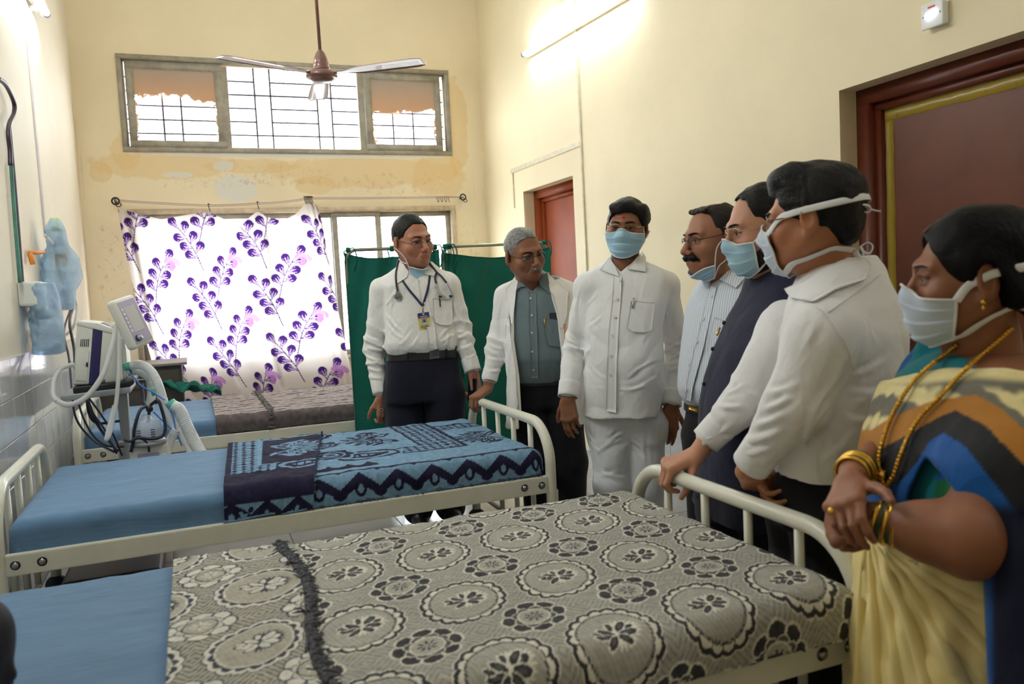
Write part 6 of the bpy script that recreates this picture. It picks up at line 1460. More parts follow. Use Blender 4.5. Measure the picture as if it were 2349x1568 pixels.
    for pts in ([(921, 640), (938, 664), (955, 684), (969, 701)], [(986, 632), (982, 660), (975, 684), (970, 701)]):
        P = spline(on_cloth(S_, pts, 4.0, .010), 8); tube('lanyard', P, .0062, m_lan, bd, 8, flat=.25, nrm=b.f)
    P = on_cloth(S_, [(970, 700), (970, 716)], 4.0, .011); tube('clip', P, .0035, m_bolt, bd, 8)
    cb = on_cloth(S_, [(973.5, 737)], 4.0, .013)[0]; R_ = Matrix(tuple(map(tuple, np.stack([-b.r, b.f, np.array([0, 0, 1.])], 1)))); R_ = R_ @ Matrix.Rotation(-.09, 3, 'Y')
    ax = np.array(R_)
    rbox('card', cb, (.066, .0025, .100), R_, M('card_yellow', srgb(226, 210, 130), .3).m, bd, .0008)
    of = ax[:, 1]*.0018; rbox('card_header', cb+of+ax[:, 2]*.037, (.064, .001, .024), R_, M('card_blue', srgb(38, 62, 140), .3).m, bd); rbox('card_band', cb+of+ax[:, 2]*.022, (.064, .001, .005), R_, M('card_red', srgb(190, 50, 50), .3).m, bd)
    rbox('photo', cb+of+ax[:, 2]*.000, (.030, .001, .032), R_, M('card_photo', srgb(126, 186, 200), .3).m, bd); rbox('photo_face', cb+of*1.4+ax[:, 2]*.003, (.013, .001, .017), R_, M('card_face', srgb(120, 84, 66), .4).m, bd); rbox('photo_shirt', cb+of*1.4-ax[:, 2]*.010, (.024, .001, .010), R_, M('card_shirt', srgb(226, 226, 220), .4).m, bd)
    rbox('crest', cb+of*1.5+ax[:, 2]*.041, (.010, .001, .011), R_, M('crest', srgb(200, 196, 180), .4).m, bd)
    for k, (wd, z_) in enumerate(((.044, .0295), (.034, .026), (.050, -.024), (.046, -.030), (.024, -.038))): rbox('print_line', cb+of*1.5+ax[:, 2]*z_, (wd, .001, .0022), R_, M('print', srgb(90, 90, 80) if k > 1 else srgb(206, 206, 214), .5).m, bd)
    tag(Parts().tube(list(on_cloth(S_, [(1010, 703), (1009, 684)], 4.0, .012)), .0035, 8).obj('pen', m_blk), 'black pen in the chest pocket of the man with the stethoscope', 'pen')
# ---------------------------------------------------------------- doctor in the open white coat
def doctor_two():
    b = Body(4.32, -6, 1230); base = srgb(136, 90, 64); q = b.q
    foot = q(1260, 1200); foot[2] = 0; root = add_person('person', foot, 'grey haired man in open white coat holding the foot rail of the middle bed')
    h = Head(q(1203, 583, -.06), facing(1203, 4.3, -30), pitch=9, roll=8, scale=1.14, neck=q(1228, 680, .06), fat=1.08, jaw=1.0)
    S_ = S(); b.rows(S_, [(632, 1196, 1262, .04, .9), (650, 1175, 1290, .03, .6), (690, 1160, 1310, .0, .55), (760, 1160, 1318, -.02, .62), (820, 1165, 1312, -.03, .66), (866, 1178, 1300, -.02, .62), (876, 1182, 1298, -.01, .6)], k=.03)
    vneck(S_, b, (1222, 668), (1194, 638), (1246, 640))
    dsp0 = sleeve_disp([], .003, 51); sh = garment('shirt', S_, .0075, m_shirt2, root, dsp0)
    patch_obj('placket', S_, [[(1213, 668), (1229, 670)], [(1214, 740), (1231, 742)], [(1217, 800), (1234, 802)], [(1218, 866), (1234, 868)]], 36, 5, .006, 3.8, m_shirt2, sh)
    buttons(S_, [(1217, 684), (1220, 723), (1220, 763), (1221, 806), (1224, 848)], 3.8, .0058, m_btng, sh)
    patch_obj('chest_pocket', S_, [[(1248, 730), (1284, 733)], [(1250, 765), (1288, 768)], [(1258, 792), (1290, 796)]], 20, 10, .007, 3.8, m_shirt2, sh)
    collar(b, q(1228, 652, .05), .072, .035, .034, m_shirt2, sh, 34)
    patch_obj('collar_wing', S_, [[(1190, 634), (1194, 644)], [(1184, 650), (1206, 658)], [(1181, 674), (1193, 658)]], 12, 8, .012, 3.8, m_shirt2, sh, .004)
    patch_obj('collar_wing', S_, [[(1242, 615), (1256, 628)], [(1236, 640), (1260, 650)], [(1238, 652), (1262, 674)]], 14, 8, .014, 3.8, m_shirt2, sh, .004)
    hp = [q(1215, 920, .03), q(1288, 920, .03)]; kn = [q(1236, 1060, .02), q(1308, 1060, .03)]; an = [q(1240, 1200, .04), q(1316, 1195, .05)]
    for a in an: a[2] = .08
    an[0][:2] = kn[0][:2]+np.array([0, .02]); an[1][:2] = kn[1][:2]+np.array([0, .02])
    dsp2 = lambda P: .004*(ridge(2.0*fbm(P*np.array([1, 1, .4]), 12, 15, 1))-.4)
    tr, ts = legs(b, hp, kn, an, (.105, .092, .085), m_black, root, top=lambda s: b.rows(s, [(858, 1184, 1300, .0, .6), (880, 1180, 1304, 0, .6), (930, 1178, 1312, .01, .56)], k=.03), disp=dsp2)
    belt_on(b, [(866, 1182, 1302, 0, .61), (882, 1182, 1303, 0, .6)], m_leather, tr)
    for a in an: shoe((a[0], a[1], 0), b.f, parent=root)
    # coat
    K = S(); b.rows(K, [(634, 1192, 1268, .07, .8), (648, 1172, 1298, .05, .62), (672, 1158, 1320, .02, .58), (740, 1156, 1332, -.01, .64), (820, 1160, 1334, -.03, .70), (880, 1164, 1338, -.03, .68), (930, 1163, 1342, -.02, .66), (974, 1160, 1344, -.01, .66)], k=.03, grow=.004)
    rail = np.array([BX1, 3.985, .712]); w0 = rail+np.array([.055, .045, .062]); sr, er = q(1163, 682, .03), q(1139, 800, .03); wr = w0+(er-w0)/np.linalg.norm(er-w0)*.055; sl, el, wl = q(1312, 678, .05), q(1335, 800, .10), q(1335, 890, .10)
    for a, e, w_ in ((sr, er, wr), (sl, el, wl)): K.cone(a, e, .062, .058, k=.04); K.cone(e, w_+(e-w_)*.08, .058, .046, k=.02); K.cone(q(1228, 640, .06)*.7+a*.3, a, .05, .055, k=.05)
    yy = np.array([560, 610, 640, 740, 860, 930, 990.]); xl = np.array([1212, 1198, 1176, 1171, 1185, 1190, 1192.]); xr_ = np.array([1240, 1246, 1254, 1281, 1290, 1316, 1326.]); c0 = q(1235, 780)
    def opening(p):
        d = [p[0], p[1], p[2]-CAMH]; zc = d[0]*_f[0]+d[1]*_f[1]+d[2]*_f[2]; px = (d[0]*_r[0]+d[1]*_r[1]+d[2]*_r[2])/zc*FPX+CX; py = -(d[0]*_u[0]+d[1]*_u[1]+d[2]*_u[2])/zc*FPX+CY
        m_ = np.maximum(np.interp(py, yy, xl)-px, px-np.interp(py, yy, xr_))/b.px; fw = -((p[0]-c0[0])*b.f[0]+(p[1]-c0[1])*b.f[1])-.03
        return np.maximum(m_, fw)
    lo, hi = K.bounds(); K.add(opening, lo, hi, .006, 's')
    I = S(); b.rows(I, [(600, 1200, 1262, .06, .8), (650, 1180, 1292, .04, .58), (690, 1168, 1306, .02, .52), (760, 1168, 1318, -.01, .56), (880, 1174, 1324, -.03, .60), (1010, 1174, 1330, -.01, .58)])
    K.L.append((I.L[0][0], lo, hi, .004, 's'))
    dsp = sleeve_disp([(sr, er, .9, .006, 60), (er, wr, .2, .006, 60)], .0040, 61)
    KU = S(); KU.L = [l for l in K.L if l[4] == 'u']
    dsp = creases(KU, [((1120, 790), (1155, 800), 1.2), ((1118, 820), (1152, 826)), ((1122, 850), (1152, 848)), ((1168, 700), (1166, 850), .9), ((1180, 760), (1176, 940), .8), ((1150, 690), (1142, 770), .8), ((1300, 690), (1316, 760)), ((1296, 720), (1308, 820), .8)], 3.8, .0065, .008, dsp)
    ck = garment('white_coat', K, .0062, m_coat, root, dsp)
    K2 = S(); K2.L = [l for l in K.L if l[4] == 'u']
    patch_obj('lapel', K2, [[(1254, 622), (1272, 640)], [(1262, 668), (1304, 668)], [(1268, 676), (1302, 682)], [(1280, 720), (1300, 722)], [(1283, 750), (1290, 752)]], 36, 8, .012, 3.8, m_coat, ck, .004)
    patch_obj('lapel', K2, [[(1182, 632), (1190, 634)], [(1160, 664), (1184, 664)], [(1166, 700), (1180, 700)], [(1172, 742), (1176, 742)]], 30, 8, .010, 3.8, m_coat, ck, .004)
    patch_obj('front_hem', K2, [[(1172, 720), (1179, 720)], [(1172, 780), (1179, 780)], [(1184, 860), (1191, 862)], [(1191, 960), (1197, 962)]], 40, 4, .006, 3.8, M('beige_lining', srgb(206, 198, 184), .8).m, ck, .002)
    patch_obj('orange_trim', K2, [[(1294, 742), (1297, 742)], [(1296, 790), (1299, 790)]], 12, 3, .007, 3.8, M('orange_ribbon', srgb(226, 150, 90), .7).m, ck)
    d = (wr-er)/np.linalg.norm(wr-er); cuff('shirt_cuff', wr-d*.04, wr+d*.014, .041, .038, m_shirt2, sh)
    hs = []; rail = np.array([BX1, 3.985, .712]); s = S(); w0 = q(1134, 900, -.10); s.cone(er, wr, .036, .028, k=.02); s.cone(wr, w0, .028, .027, k=.02)
    s = S(); w0 = rail+np.array([.055, .045, .062]); s.cone(er, wr, .036, .029, k=.02); s.cone(wr, w0, .029, .027, k=.02)
    hand(s, w0, np.array([-.75, -.35, -.32]), np.array([-.35, -.1, .95]), 1, [(48, 62, 40), (52, 62, 40), (54, 62, 40), (56, 60, 40)], -1.5, 1.06, thumb=(.55, .5, -.65), tc=(.4, .5)); hs.append(s)
    s = S(); s.cone(el, wl, .036, .028, k=.02); w1 = wl+np.array([0, 0, -.04]); s.cone(wl, w1, .028, .027, k=.02); hand(s, w1, np.array([0, 0, -1.]), VIEW_R, -1, [(14, 22, 16)]*4, -1.5, 1.05); hs.append(s)
    tk = S(); tk.cone(q(1228, 690, .05), q(1236, 850, .03), .09, .09); tk.cone(sr, sl, .045, .045, k=.05); tk.cone(sr, er, .04, .035, k=.03); tk.cone(sl, el, .04, .035, k=.03)
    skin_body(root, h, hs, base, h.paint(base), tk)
    an_ = np.linspace(0, 2*np.pi, 16, endpoint=False); pr = rail+np.array([-.028, .0, .005]); tube('finger_ring', pr+np.stack([.0*an_, .011*np.cos(an_), .011*np.sin(an_)], 1), .0025, m_gold, root, 6, True)
    eyes(h, root, (.1, .0)); brows(h, root, m_hairb, .0046, -.002); moustache(h, root, m_hairg, .030, .0066, .010, 5)
    hair(h, root, m_hairg, [(0, .080), (22, .078), (40, .074), (55, .055), (68, .0), (84, -.02), (96, .028), (118, .0), (135, -.05), (180, -.07)], r=(.0795, .100, .093), c=(0, -.018, .033), seed=41, amp=.0022)
    glasses(h, root, m_rimd, z=-.006, tm=m_rimd)
    tag(Parts().tube(list(on_cloth(S_, [(1250, 748), (1248, 727)], 3.8, .012)), .0042, 8).obj('pen', m_gold), 'gold pen in the shirt pocket of the man in the open white coat', 'pen')
    pc = on_cloth(S_, [(1272, 728)], 3.8, .004)[0]; R_ = Matrix(tuple(map(tuple, np.stack([b.r, b.f, np.array([0, 0, 1.])], 1))))
    tag(rbox('mobile_phone', pc, (.052, .010, .05), R_, M('phone_blue_black', srgb(26, 30, 48), .2).m, None, .004), 'dark phone in the shirt pocket of the man in open white coat', 'phone')
man_white(); doctor_one(); doctor_two()
# ================================================================== the three men in profile by the near bed
def simple_arm(K, tk, b, sh, el, wr, r0=.058, r1=.054, r2=.042, trap=None):
    K.cone(sh, el, r0, r1, k=.045); K.cone(el, wr, r1, r2, k=.02); tk.cone(sh, el, .04, .036, k=.03)
    if trap is not None: K.cone(trap*.7+sh*.3, sh, .05, r0*.95, k=.05)
def standing_legs(b, x0, x1, ytop, yknee, mat, root, rows, rr=(.105, .090, .082), seed=15, dd=(.0, .0)):
    hp = [b.q(x0, ytop, dd[0]), b.q(x1, ytop, dd[1])]; kn = [b.q(x0, yknee, dd[0]), b.q(x1, yknee, dd[1])]; an = [k.copy() for k in kn]
    for k, h_ in zip(kn, hp): k[:2] = h_[:2]+(k[:2]-h_[:2])*.2; k[2] = .50
    an = [np.array([k[0], k[1], .08]) for k in kn]; dsp2 = lambda P: .004*(ridge(2.0*fbm(P*np.array([1, 1, .4]), 12, seed, 1))-.4)
    t, s = legs(b, hp, kn, an, rr, mat, root, top=lambda s: b.rows(s, rows, k=.03), disp=dsp2)
    for a in an: shoe((a[0], a[1], 0), b.f, parent=root)
    return t
# ---------------------------------------------------------------- striped shirt, big moustache
def man_striped():
    b = Body(3.36, 52, 1650); base = srgb(156, 106, 80); q = b.q
    ft = q(1650, 1200); root = add_person('person', (ft[0], ft[1], 0), 'balding man with thick black moustache and striped shirt, mask under his chin')
    h = Head(q(1634, 547, -.04), facing(1634, 3.3, 60), pitch=4, roll=0, scale=1.19, neck=q(1672, 650, .02), fat=1.10, nose=1.03)
    S_ = S(); tk = S()
    b.rows(S_, [(612, 1640, 1708, .02, .9), (632, 1615, 1730, .02, .66), (660, 1594, 1742, .01, .58), (700, 1577, 1750, .0, .60), (760, 1570, 1752, -.01, .68), (830, 1562, 1752, -.02, .74), (886, 1559, 1752, -.02, .76), (912, 1566, 1748, -.01, .74), (926, 1578, 1742, 0, .70)], k=.03)
    simple_arm(S_, tk, b, q(1722, 680, -.10), q(1738, 840, -.10), q(1730, 960, -.12), trap=q(1672, 632, .02)); simple_arm(S_, tk, b, q(1632, 672, .22), q(1640, 830, .26), q(1640, 950, .24))
    sh = garment('shirt', S_, .0068, m_stripe, root, sleeve_disp([], .0032, 71))
    collar(b, q(1672, 632, .02), .070, .034, .036, m_stripe, sh, 36)
    patch_obj('collar_wing', S_, [[(1676, 614), (1712, 608)], [(1660, 630), (1712, 632)], [(1650, 640), (1688, 660)]], 14, 10, .013, 2.9, m_stripe, sh, .004)
    patch_obj('collar_wing', S_, [[(1612, 632), (1630, 640)], [(1610, 648), (1626, 652)], [(1614, 652), (1626, 662)]], 10, 8, .011, 2.9, m_stripe, sh, .004)
    patch_obj('placket', S_, [[(1626, 655), (1644, 657)], [(1612, 720), (1630, 722)], [(1592, 800), (1612, 802)], [(1574, 880), (1590, 882)], [(1572, 916), (1584, 920)]], 40, 5, .006, 2.9, m_stripe, sh)
    buttons(S_, [(1632, 679), (1613, 731), (1598, 784), (1580, 837), (1573, 894)], 2.9, .0062, m_btn, sh)
    patch_obj('chest_pocket', S_, [[(1638, 728), (1664, 736)], [(1628, 770), (1656, 778)], [(1624, 808), (1636, 813)]], 18, 10, .007, 2.9, m_stripe, sh)
    t = standing_legs(b, 1618, 1690, 1000, 1150, m_black, root, [(915, 1580, 1742, .0, .66), (935, 1577, 1744, 0, .66), (1000, 1574, 1748, .0, .62)], dd=(.06, -.04))
    be, bs_ = belt_on(b, [(922, 1577, 1744, 0, .67), (944, 1576, 1745, 0, .67)], m_leather, t); patch_obj('buckle', bs_, [[(1580, 930), (1600, 937)], [(1580, 938), (1600, 945)]], 4, 4, .006, 2.9, m_gold, be, .003)
    hs = []
    for el, wr, sd in ((q(1738, 840, -.10), q(1730, 960, -.12), -1), (q(1640, 830, .26), q(1640, 950, .24), 1)):
        s = S(); s.cone(el, wr, .036, .028, k=.02); w0 = wr+np.array([0, 0, -.04]); s.cone(wr, w0, .028, .027, k=.02); hand(s, w0, (0, 0, -1), b.r*-sd, sd, [(14, 22, 16)]*4, -1.5, 1.05); hs.append(s)
    tk.cone(q(1672, 650, .02), q(1670, 900, .0), .10, .10)
    skin_body(root, h, hs, base, h.paint(base), tk)
    eyes(h, root, (.0, -.05)); brows(h, root, m_hairb, .005); moustache(h, root, m_hairb, .037, .0115, .008, 9)
    def top(s):
        s.cone((-.05, .045, .098), (.04, .050, .098), .010, .010, k=.01); s.ell((0, -.010, .150), (.050, .060, .040), k=.012, op='s')
    hair(h, root, m_hairt, [(0, .088), (26, .090), (44, .088), (60, .078), (70, .03), (80, -.015), (88, -.015), (97, .028), (118, .0), (135, -.05), (180, -.07)], r=(.0805, .101, .094), c=(0, -.019, .032), seed=51, amp=.003, extra=top)
    glasses(h, root, m_rimd, z=-.004, half=True, tm=m_rimd)
    mk, Pm = face_mask(h, root, m_mask, th=60, top=(-44, -38), bot=-72, off=.010, c=(0, .0, -.03), pleats=3)
    for i0, sd in ((0, -1), (-1, 1)): strap(h, mk, [(sd*66, -14), (sd*80, 4), (sd*94, 10)], start=Pm[i0, 1]); strap(h, mk, [(sd*72, -50), (sd*90, -40), (sd*100, -22)], start=Pm[i0, -2])
# ---------------------------------------------------------------- navy sleeveless jacket, gripping the rail
def man_vest():
    b = Body(2.78, 62, 1740); base = srgb(188, 136, 110); q = b.q
    ft = q(1730, 1300); root = add_person('person', (ft[0], ft[1], 0), 'bearded man in navy sleeveless jacket and blue mask gripping the near bed rail')
    h = Head(q(1745, 524, -.03), facing(1745, 2.75, 70), pitch=8, roll=0, scale=1.17, neck=q(1782, 640, .02), fat=1.12)
    S_ = S(); tk = S(); V_ = S()
    rows = [(596, 1745, 1812, .02, .9), (618, 1722, 1828, .02, .7), (642, 1712, 1845, .01, .58), (670, 1704, 1855, .0, .56), (735, 1668, 1862, -.01, .62), (800, 1640, 1862, -.02, .68), (860, 1622, 1860, -.02, .70), (920, 1610, 1856, -.02, .70), (1000, 1606, 1850, -.01, .66), (1060, 1602, 1845, .0, .64), (1112, 1602, 1842, .0, .64)]
    b.rows(V_, rows, k=.03)
    b.rows(S_, rows[:-2], k=.03, grow=-.014)
    rail = np.array([BX1, on_x(1545, 1092, BX1)[1], .690]); w0 = rail+np.array([.075, -.018, .060])
    sh, el = q(1802, 748, -.17), q(1698, 930, -.24); wr = w0+np.array([.045, -.012, .055])
    S_.cone(sh, el, .074, .068, k=.03); S_.cone(el, wr+(el-wr)*.05, .070, .047, k=.02); S_.cone(q(1800, 705, -.06), sh, .045, .066, k=.05); tk.cone(sh, el, .045, .04, k=.03)
    sr, er, wr2 = q(1735, 710, .20), q(1700, 900, .24), q(1660, 1010, .2); S_.cone(sr, er, .06, .055, k=.04); S_.cone(er, wr2, .055, .045, k=.02)
    SA = S(); SA.cone(sh, el, .074, .068, k=.03); SA.cone(el, wr, .068, .047, k=.02)
    dd_ = creases(SA, [((1660, 900), (1712, 880), 1.2), ((1648, 930), (1700, 930), 1.2), ((1612, 1010), (1680, 970), 1.2), ((1604, 1030), (1640, 970)), ((1600, 1000), (1690, 1000), .8), ((1650, 850), (1690, 780), .8), ((1590, 1040), (1625, 1000))], 2.0, .007, .008, sleeve_disp([(sh, el, .95, .006, 55)], .0035, 81))
    garment('shirt', S_, .0060, m_shirt6, root, dd_); sht = root.children[-1]
    d = (wr-el)/np.linalg.norm(wr-el); cuff('cuff', wr-d*.060, wr+d*.018, .053, .050, m_shirt6, sht)
    buttons(S_, [(1602, 1062)], 2.0, .006, m_btn, sht)
    lo, hi = V_.bounds(); V_.ell(sh+np.array([0, 0, -.045])+VIEW_R*.050, (.095, .095, .115), k=.012, op='s')
    gv = garment('navy_jacket', V_, .0065, m_vest, root, lambda P: .003*fbm(P, 22, 4)+.004*(ridge(1.4*fbm(P*np.array([1, 1, .5]), 10, 8, 1))-.4))
    VV = S(); VV.L = [l for l in V_.L if l[4] == 'u']; VV.L = [(l[0], l[1], l[2], l[3], l[4]) for l in VV.L]
    cl = collar(b, q(1774, 622, .02), .086, .020, .052, m_vest, gv, 14, th=.007)
    for pt in ((1690, 655), (1661, 740), (1635, 800), (1615, 880)): 
        c_ = on_cloth(V_, [pt], 2.2, .004)[0]; p = Parts(); p.lathe([(0, .004), (.006, .003), (.008, 0), (0, -.002)], c_, -VIEW_F, 12); p.obj('jacket_button', m_blk, gv)
    pn = on_cloth(V_, [(1651, 752), (1645, 768)], 2.2, .006); tag(Parts().tube(list(pn), .0042, 8).obj('pen', m_gold), 'gold pen clipped on the front of the navy sleeveless jacket', 'pen')
    standing_legs(b, 1665, 1755, 1160, 1300, m_navy, root, [(1085, 1612, 1830, .0, .62), (1120, 1604, 1828, 0, .62), (1180, 1602, 1822, .0, .60)], rr=(.12, .098, .085), dd=(.05, -.05))
    hs = []; s = S(); s.cone(el, wr, .040, .031, k=.02); s.cone(wr, w0, .031, .029, k=.02)
    hand(s, w0, np.array([-.80, .12, -.22]), np.array([-.28, -.10, .95]), -1, [(52, 60, 38), (56, 62, 38), (60, 62, 36), (64, 60, 36)], -1.0, 1.12, thumb=(.5, .6, -.6), tc=(.4, .5)); hs.append(s)
    s = S(); s.cone(er, wr2, .036, .028, k=.02); w1 = wr2+(wr2-er)*.12; s.cone(wr2, w1, .028, .027, k=.02); hand(s, w1, wr2-er, b.r, 1, [(14, 22, 16)]*4, -1.5, 1.05); hs.append(s)
    tk.cone(q(1790, 700, .02), q(1740, 1050, .0), .08, .09)
    skin_body(root, h, hs, base, h.paint(base, beard=.35), tk)
    eyes(h, root, (.0, -.05)); brows(h, root, m_hairb, .005)
    hair(h, root, m_hairb, [(0, .100), (22, .096), (40, .090), (54, .060), (64, .015), (76, -.02), (90, -.035), (97, .02), (118, .0), (135, -.05), (180, -.075)], r=(.0815, .104, .097), c=(0, -.020, .034), seed=61, amp=.003)
    s = S(); s.ell((0, .020, -.045), (.0655*1.12, .071, .0885)); s.ell((0, .068, -.101), (.027, .020, .02), k=.02)
    lo, hi = s.bounds(); s.add(lambda p: p[2]+.030-1.0*np.maximum(.028-p[1], -.03), lo, hi, .006, 'i'); s.add(lambda p: -.018-p[1]+0*p[0], lo, hi, .006, 'i')
    V, Q = sdf_mesh(s, .0032, lambda P: .0016*fbm(P, 170, 3)); put('beard', h.W(V), Q, m_hairt, root)
    mk, Pm = face_mask(h, root, m_mask, th=54, top=(17, 6), bot=-58)
    for i0, sd in ((0, -1), (-1, 1)): strap(h, mk, [(sd*76, 8), (sd*88, 14), (sd*98, 18)], start=Pm[i0, 1]); strap(h, mk, [(sd*78, -46), (sd*92, -40), (sd*120, -36), (sd*150, -34)], start=Pm[i0, -2], r=.003)
    glasses(h, root, m_rimg, z=-.002, half=True, tm=m_rimg)
# ---------------------------------------------------------------- white shirt, seen from behind his shoulder
def man_near():
    b = Body(2.22, 98, 1910); base = srgb(176, 118, 84); q = b.q
    ft = q(1900, 1400); root = add_person('person', (ft[0], ft[1], 0), 'man in white shirt and black trousers with mask ties knotted behind his head')
    h = Head(q(1858, 503, -.02), facing(1858, 2.2, 103), pitch=3, roll=0, scale=1.13, neck=q(1912, 640, .02), fat=1.12)
    S_ = S(); tk = S()
    b.rows(S_, [(590, 1862, 2002, .02, .9), (618, 1838, 2022, .02, .95), (650, 1822, 2030, .01, .95), (700, 1806, 2055, .0, .9), (766, 1796, 2072, .0, .85), (850, 1792, 2070, .0, .82), (930, 1792, 2058, .0, .82), (1000, 1786, 2034, .0, .82), (1050, 1780, 1995, .0, .82), (1088, 1782, 1972, .0, .82)], k=.03, pw=2.2)
    sh, el, wr = q(1893, 775, -.17), q(1822, 935, -.16), q(1736, 1048, -.05); trap = q(1915, 630, .02)
    S_.cone(sh, el, .092, .080, k=.04); S_.cone(el, wr, .080, .050, k=.02); S_.cone(trap*.6+sh*.4, sh, .075, .088, k=.06)
    sr, er, wr2 = q(1925, 770, .17), q(1880, 930, .14), q(1802, 1050, .08); S_.cone(sr, er, .075, .065, k=.04); S_.cone(er, wr2, .065, .05, k=.02)
    dd_ = creases(S_, [((1952, 800), (1900, 930)), ((1940, 850), (1850, 1000), 1.3), ((1905, 930), (1840, 1040), 1.2), ((1760, 900), (1830, 880)), ((1752, 940), (1815, 905), 1.2), ((1735, 975), (1800, 945), 1.3), ((1715, 1010), (1790, 985), 1.3), ((1702, 1040), (1770, 1025), 1.2), ((1960, 860), (2040, 820), .8), ((1950, 900), (2050, 890), .9), ((1940, 960), (2030, 960), .9), ((1880, 1060), (1960, 990), .8), ((1990, 700), (2010, 790), .7), ((1880, 740), (1850, 800), .6), ((1770, 800), (1790, 740), .8), ((1905, 990), (1935, 1070), .8), ((1960, 925), (2010, 905), .8)], 1.5, .0075, .0095, sleeve_disp([], .0035, 91))
    garment('shirt', S_, .0060, m_shirt6, root, dd_); sht = root.children[-1]
    d = (wr-el)/np.linalg.norm(wr-el); cuff('cuff', wr-d*.050, wr+d*.030, .056, .053, m_shirt6, sht)
    tube('yoke_seam', on_cloth(S_, list(zip(np.linspace(2018, 1900, 14), np.interp(np.linspace(2018, 1900, 14), [1900, 1960, 2018], [716, 672, 630]))), 1.5, .0015), .0022, m_shirt6, sht, 6)
    tube('armhole_seam', spline(on_cloth(S_, [(1838, 692), (1866, 700), (1898, 722), (1928, 764), (1950, 810), (1958, 850)], 1.5, .002), 8), .0028, m_shirt6, sht, 6)
    patch_obj('collar_fold', S_, [[(1990, 596), (1996, 606)], [(1935, 594), (1985, 640)], [(1880, 618), (1920, 660)], [(1840, 644), (1866, 690)], [(1798, 662), (1812, 682)]], 30, 10, .009, 1.5, m_shirt6, sht, .004)
    patch_obj('side_seam', S_, [[(1868, 980), (1870, 980)], [(1874, 1085), (1876, 1085)]], 20, 3, .003, 1.5, m_shirt6, sht)
    standing_legs(b, 1850, 1905, 1180, 1350, m_black, root, [(1070, 1784, 1968, .0, .80), (1100, 1782, 1968, 0, .80), (1190, 1786, 1970, .0, .78)], rr=(.115, .095, .085), dd=(.06, -.05))
    hs = []; s = S(); s.cone(el, wr, .042, .031, k=.02); w0 = wr+d*.055; s.cone(wr, w0, .031, .029, k=.02)
    hand(s, w0, np.array(d)*.20+VIEW_F*.50-VIEW_U*.35+VIEW_R*.55, -VIEW_F*.75-VIEW_R*.5-VIEW_U*.2, -1, [(26, 34, 24), (28, 36, 24), (30, 36, 26), (34, 38, 28)], -1.0, 1.05, tc=(.3, .3)); hs.append(s)
    s = S(); s.cone(er, wr2, .040, .031, k=.02); d2 = (wr2-er)/np.linalg.norm(wr2-er); w1 = wr2+d2*.05; s.cone(wr2, w1, .031, .028, k=.02)
    hand(s, w1, q(1762, 1140, .0)-w1, VIEW_F*.5-VIEW_U*.2-VIEW_R*.5, 1, [(34, 44, 30)]*4, -1.0, 1.05, tc=(.3, .3)); hs.append(s)
    tk.cone(q(1920, 690, .02), q(1880, 1050, .0), .10, .10); tk.cone(sh, el, .05, .042, k=.03); tk.cone(sr, er, .05, .042, k=.03); tk.cone(sh, sr, .05, .05, k=.05)
    skin_body(root, h, hs, base, h.paint(base), tk)
    eyes(h, root, (.0, -.1)); brows(h, root, m_hairb, .005); moustache(h, root, m_hairb, .036, .0085, .012, 7)
    def vol(s): s.ell((0, .035, .105), (.066, .058, .032), k=.04); s.ell((0, -.075, .05), (.070, .050, .065), k=.03); s.ell((0, -.085, -.02), (.062, .034, .055), k=.03)
    hair(h, root, m_hairb, [(0, .070), (24, .066), (44, .050), (58, .020), (68, .002), (80, -.020), (90, -.030), (98, .016), (112, -.005), (122, -.045), (140, -.075), (180, -.095)], r=(.087, .106, .102), c=(0, -.018, .036), seed=71, amp=.0042, extra=vol)
    HS = S(); HS.L = list(h.N.L); HS.ell((0, -.018, .036), (.088, .107, .103), k=.01); vol(HS)
    mk, Pm = face_mask(h, root, m_maskp, th=36, top=(22, 10), bot=-56, off=.010)
    c0 = (0, -.01, .0)
    for i0, sd in ((0, -1), (-1, 1)):
        strap(h, mk, [(sd*48, 4), (sd*66, 8), (sd*82, 10), (sd*100, 11.5), (sd*130, 13), (sd*160, 14.5), (sd*178, 15)], sdf=HS, start=Pm[i0, 1], r=.0082, flat=.2, off=.004, c=c0); strap(h, mk, [(sd*50, -56), (sd*80, -58), (sd*110, -56), (sd*140, -50), (sd*176, -46)], sdf=HS, start=Pm[i0, -2], r=.0082, flat=.2, off=.004, c=c0)
    for (th_, ph_), ends in (((180, 15), ([(1975, 452), (1988, 450), (1982, 462), (1968, 468)], [(1970, 470), (1990, 476), (2006, 482), (2020, 484)], [(1972, 470), (1984, 486), (1996, 484), (1994, 472), (1974, 468)])), ((180, -47), ([(1972, 566), (1990, 556), (2002, 564), (1996, 580), (1982, 578), (1974, 566)], [(1974, 568), (1982, 580), (1978, 584)]))):
        k0 = h.W(h.surf(np.array([th_]), np.array([ph_]), .006, c0, HS))[0]; dz = np.linalg.norm(k0-O3)
        dpt = (k0-O3).dot(VIEW_F)
        for e in ends: link('knot_loop', Parts().tube(spline([on_d(x, y, dpt-.004*i) for i, (x, y) in enumerate(e)], 8), .0038, 8, flat=.5).mesh('loop'), m_strap, mk)
    glasses(h, root, m_rimg, z=.000, tm=m_rimd)
man_striped(); man_vest(); man_near()
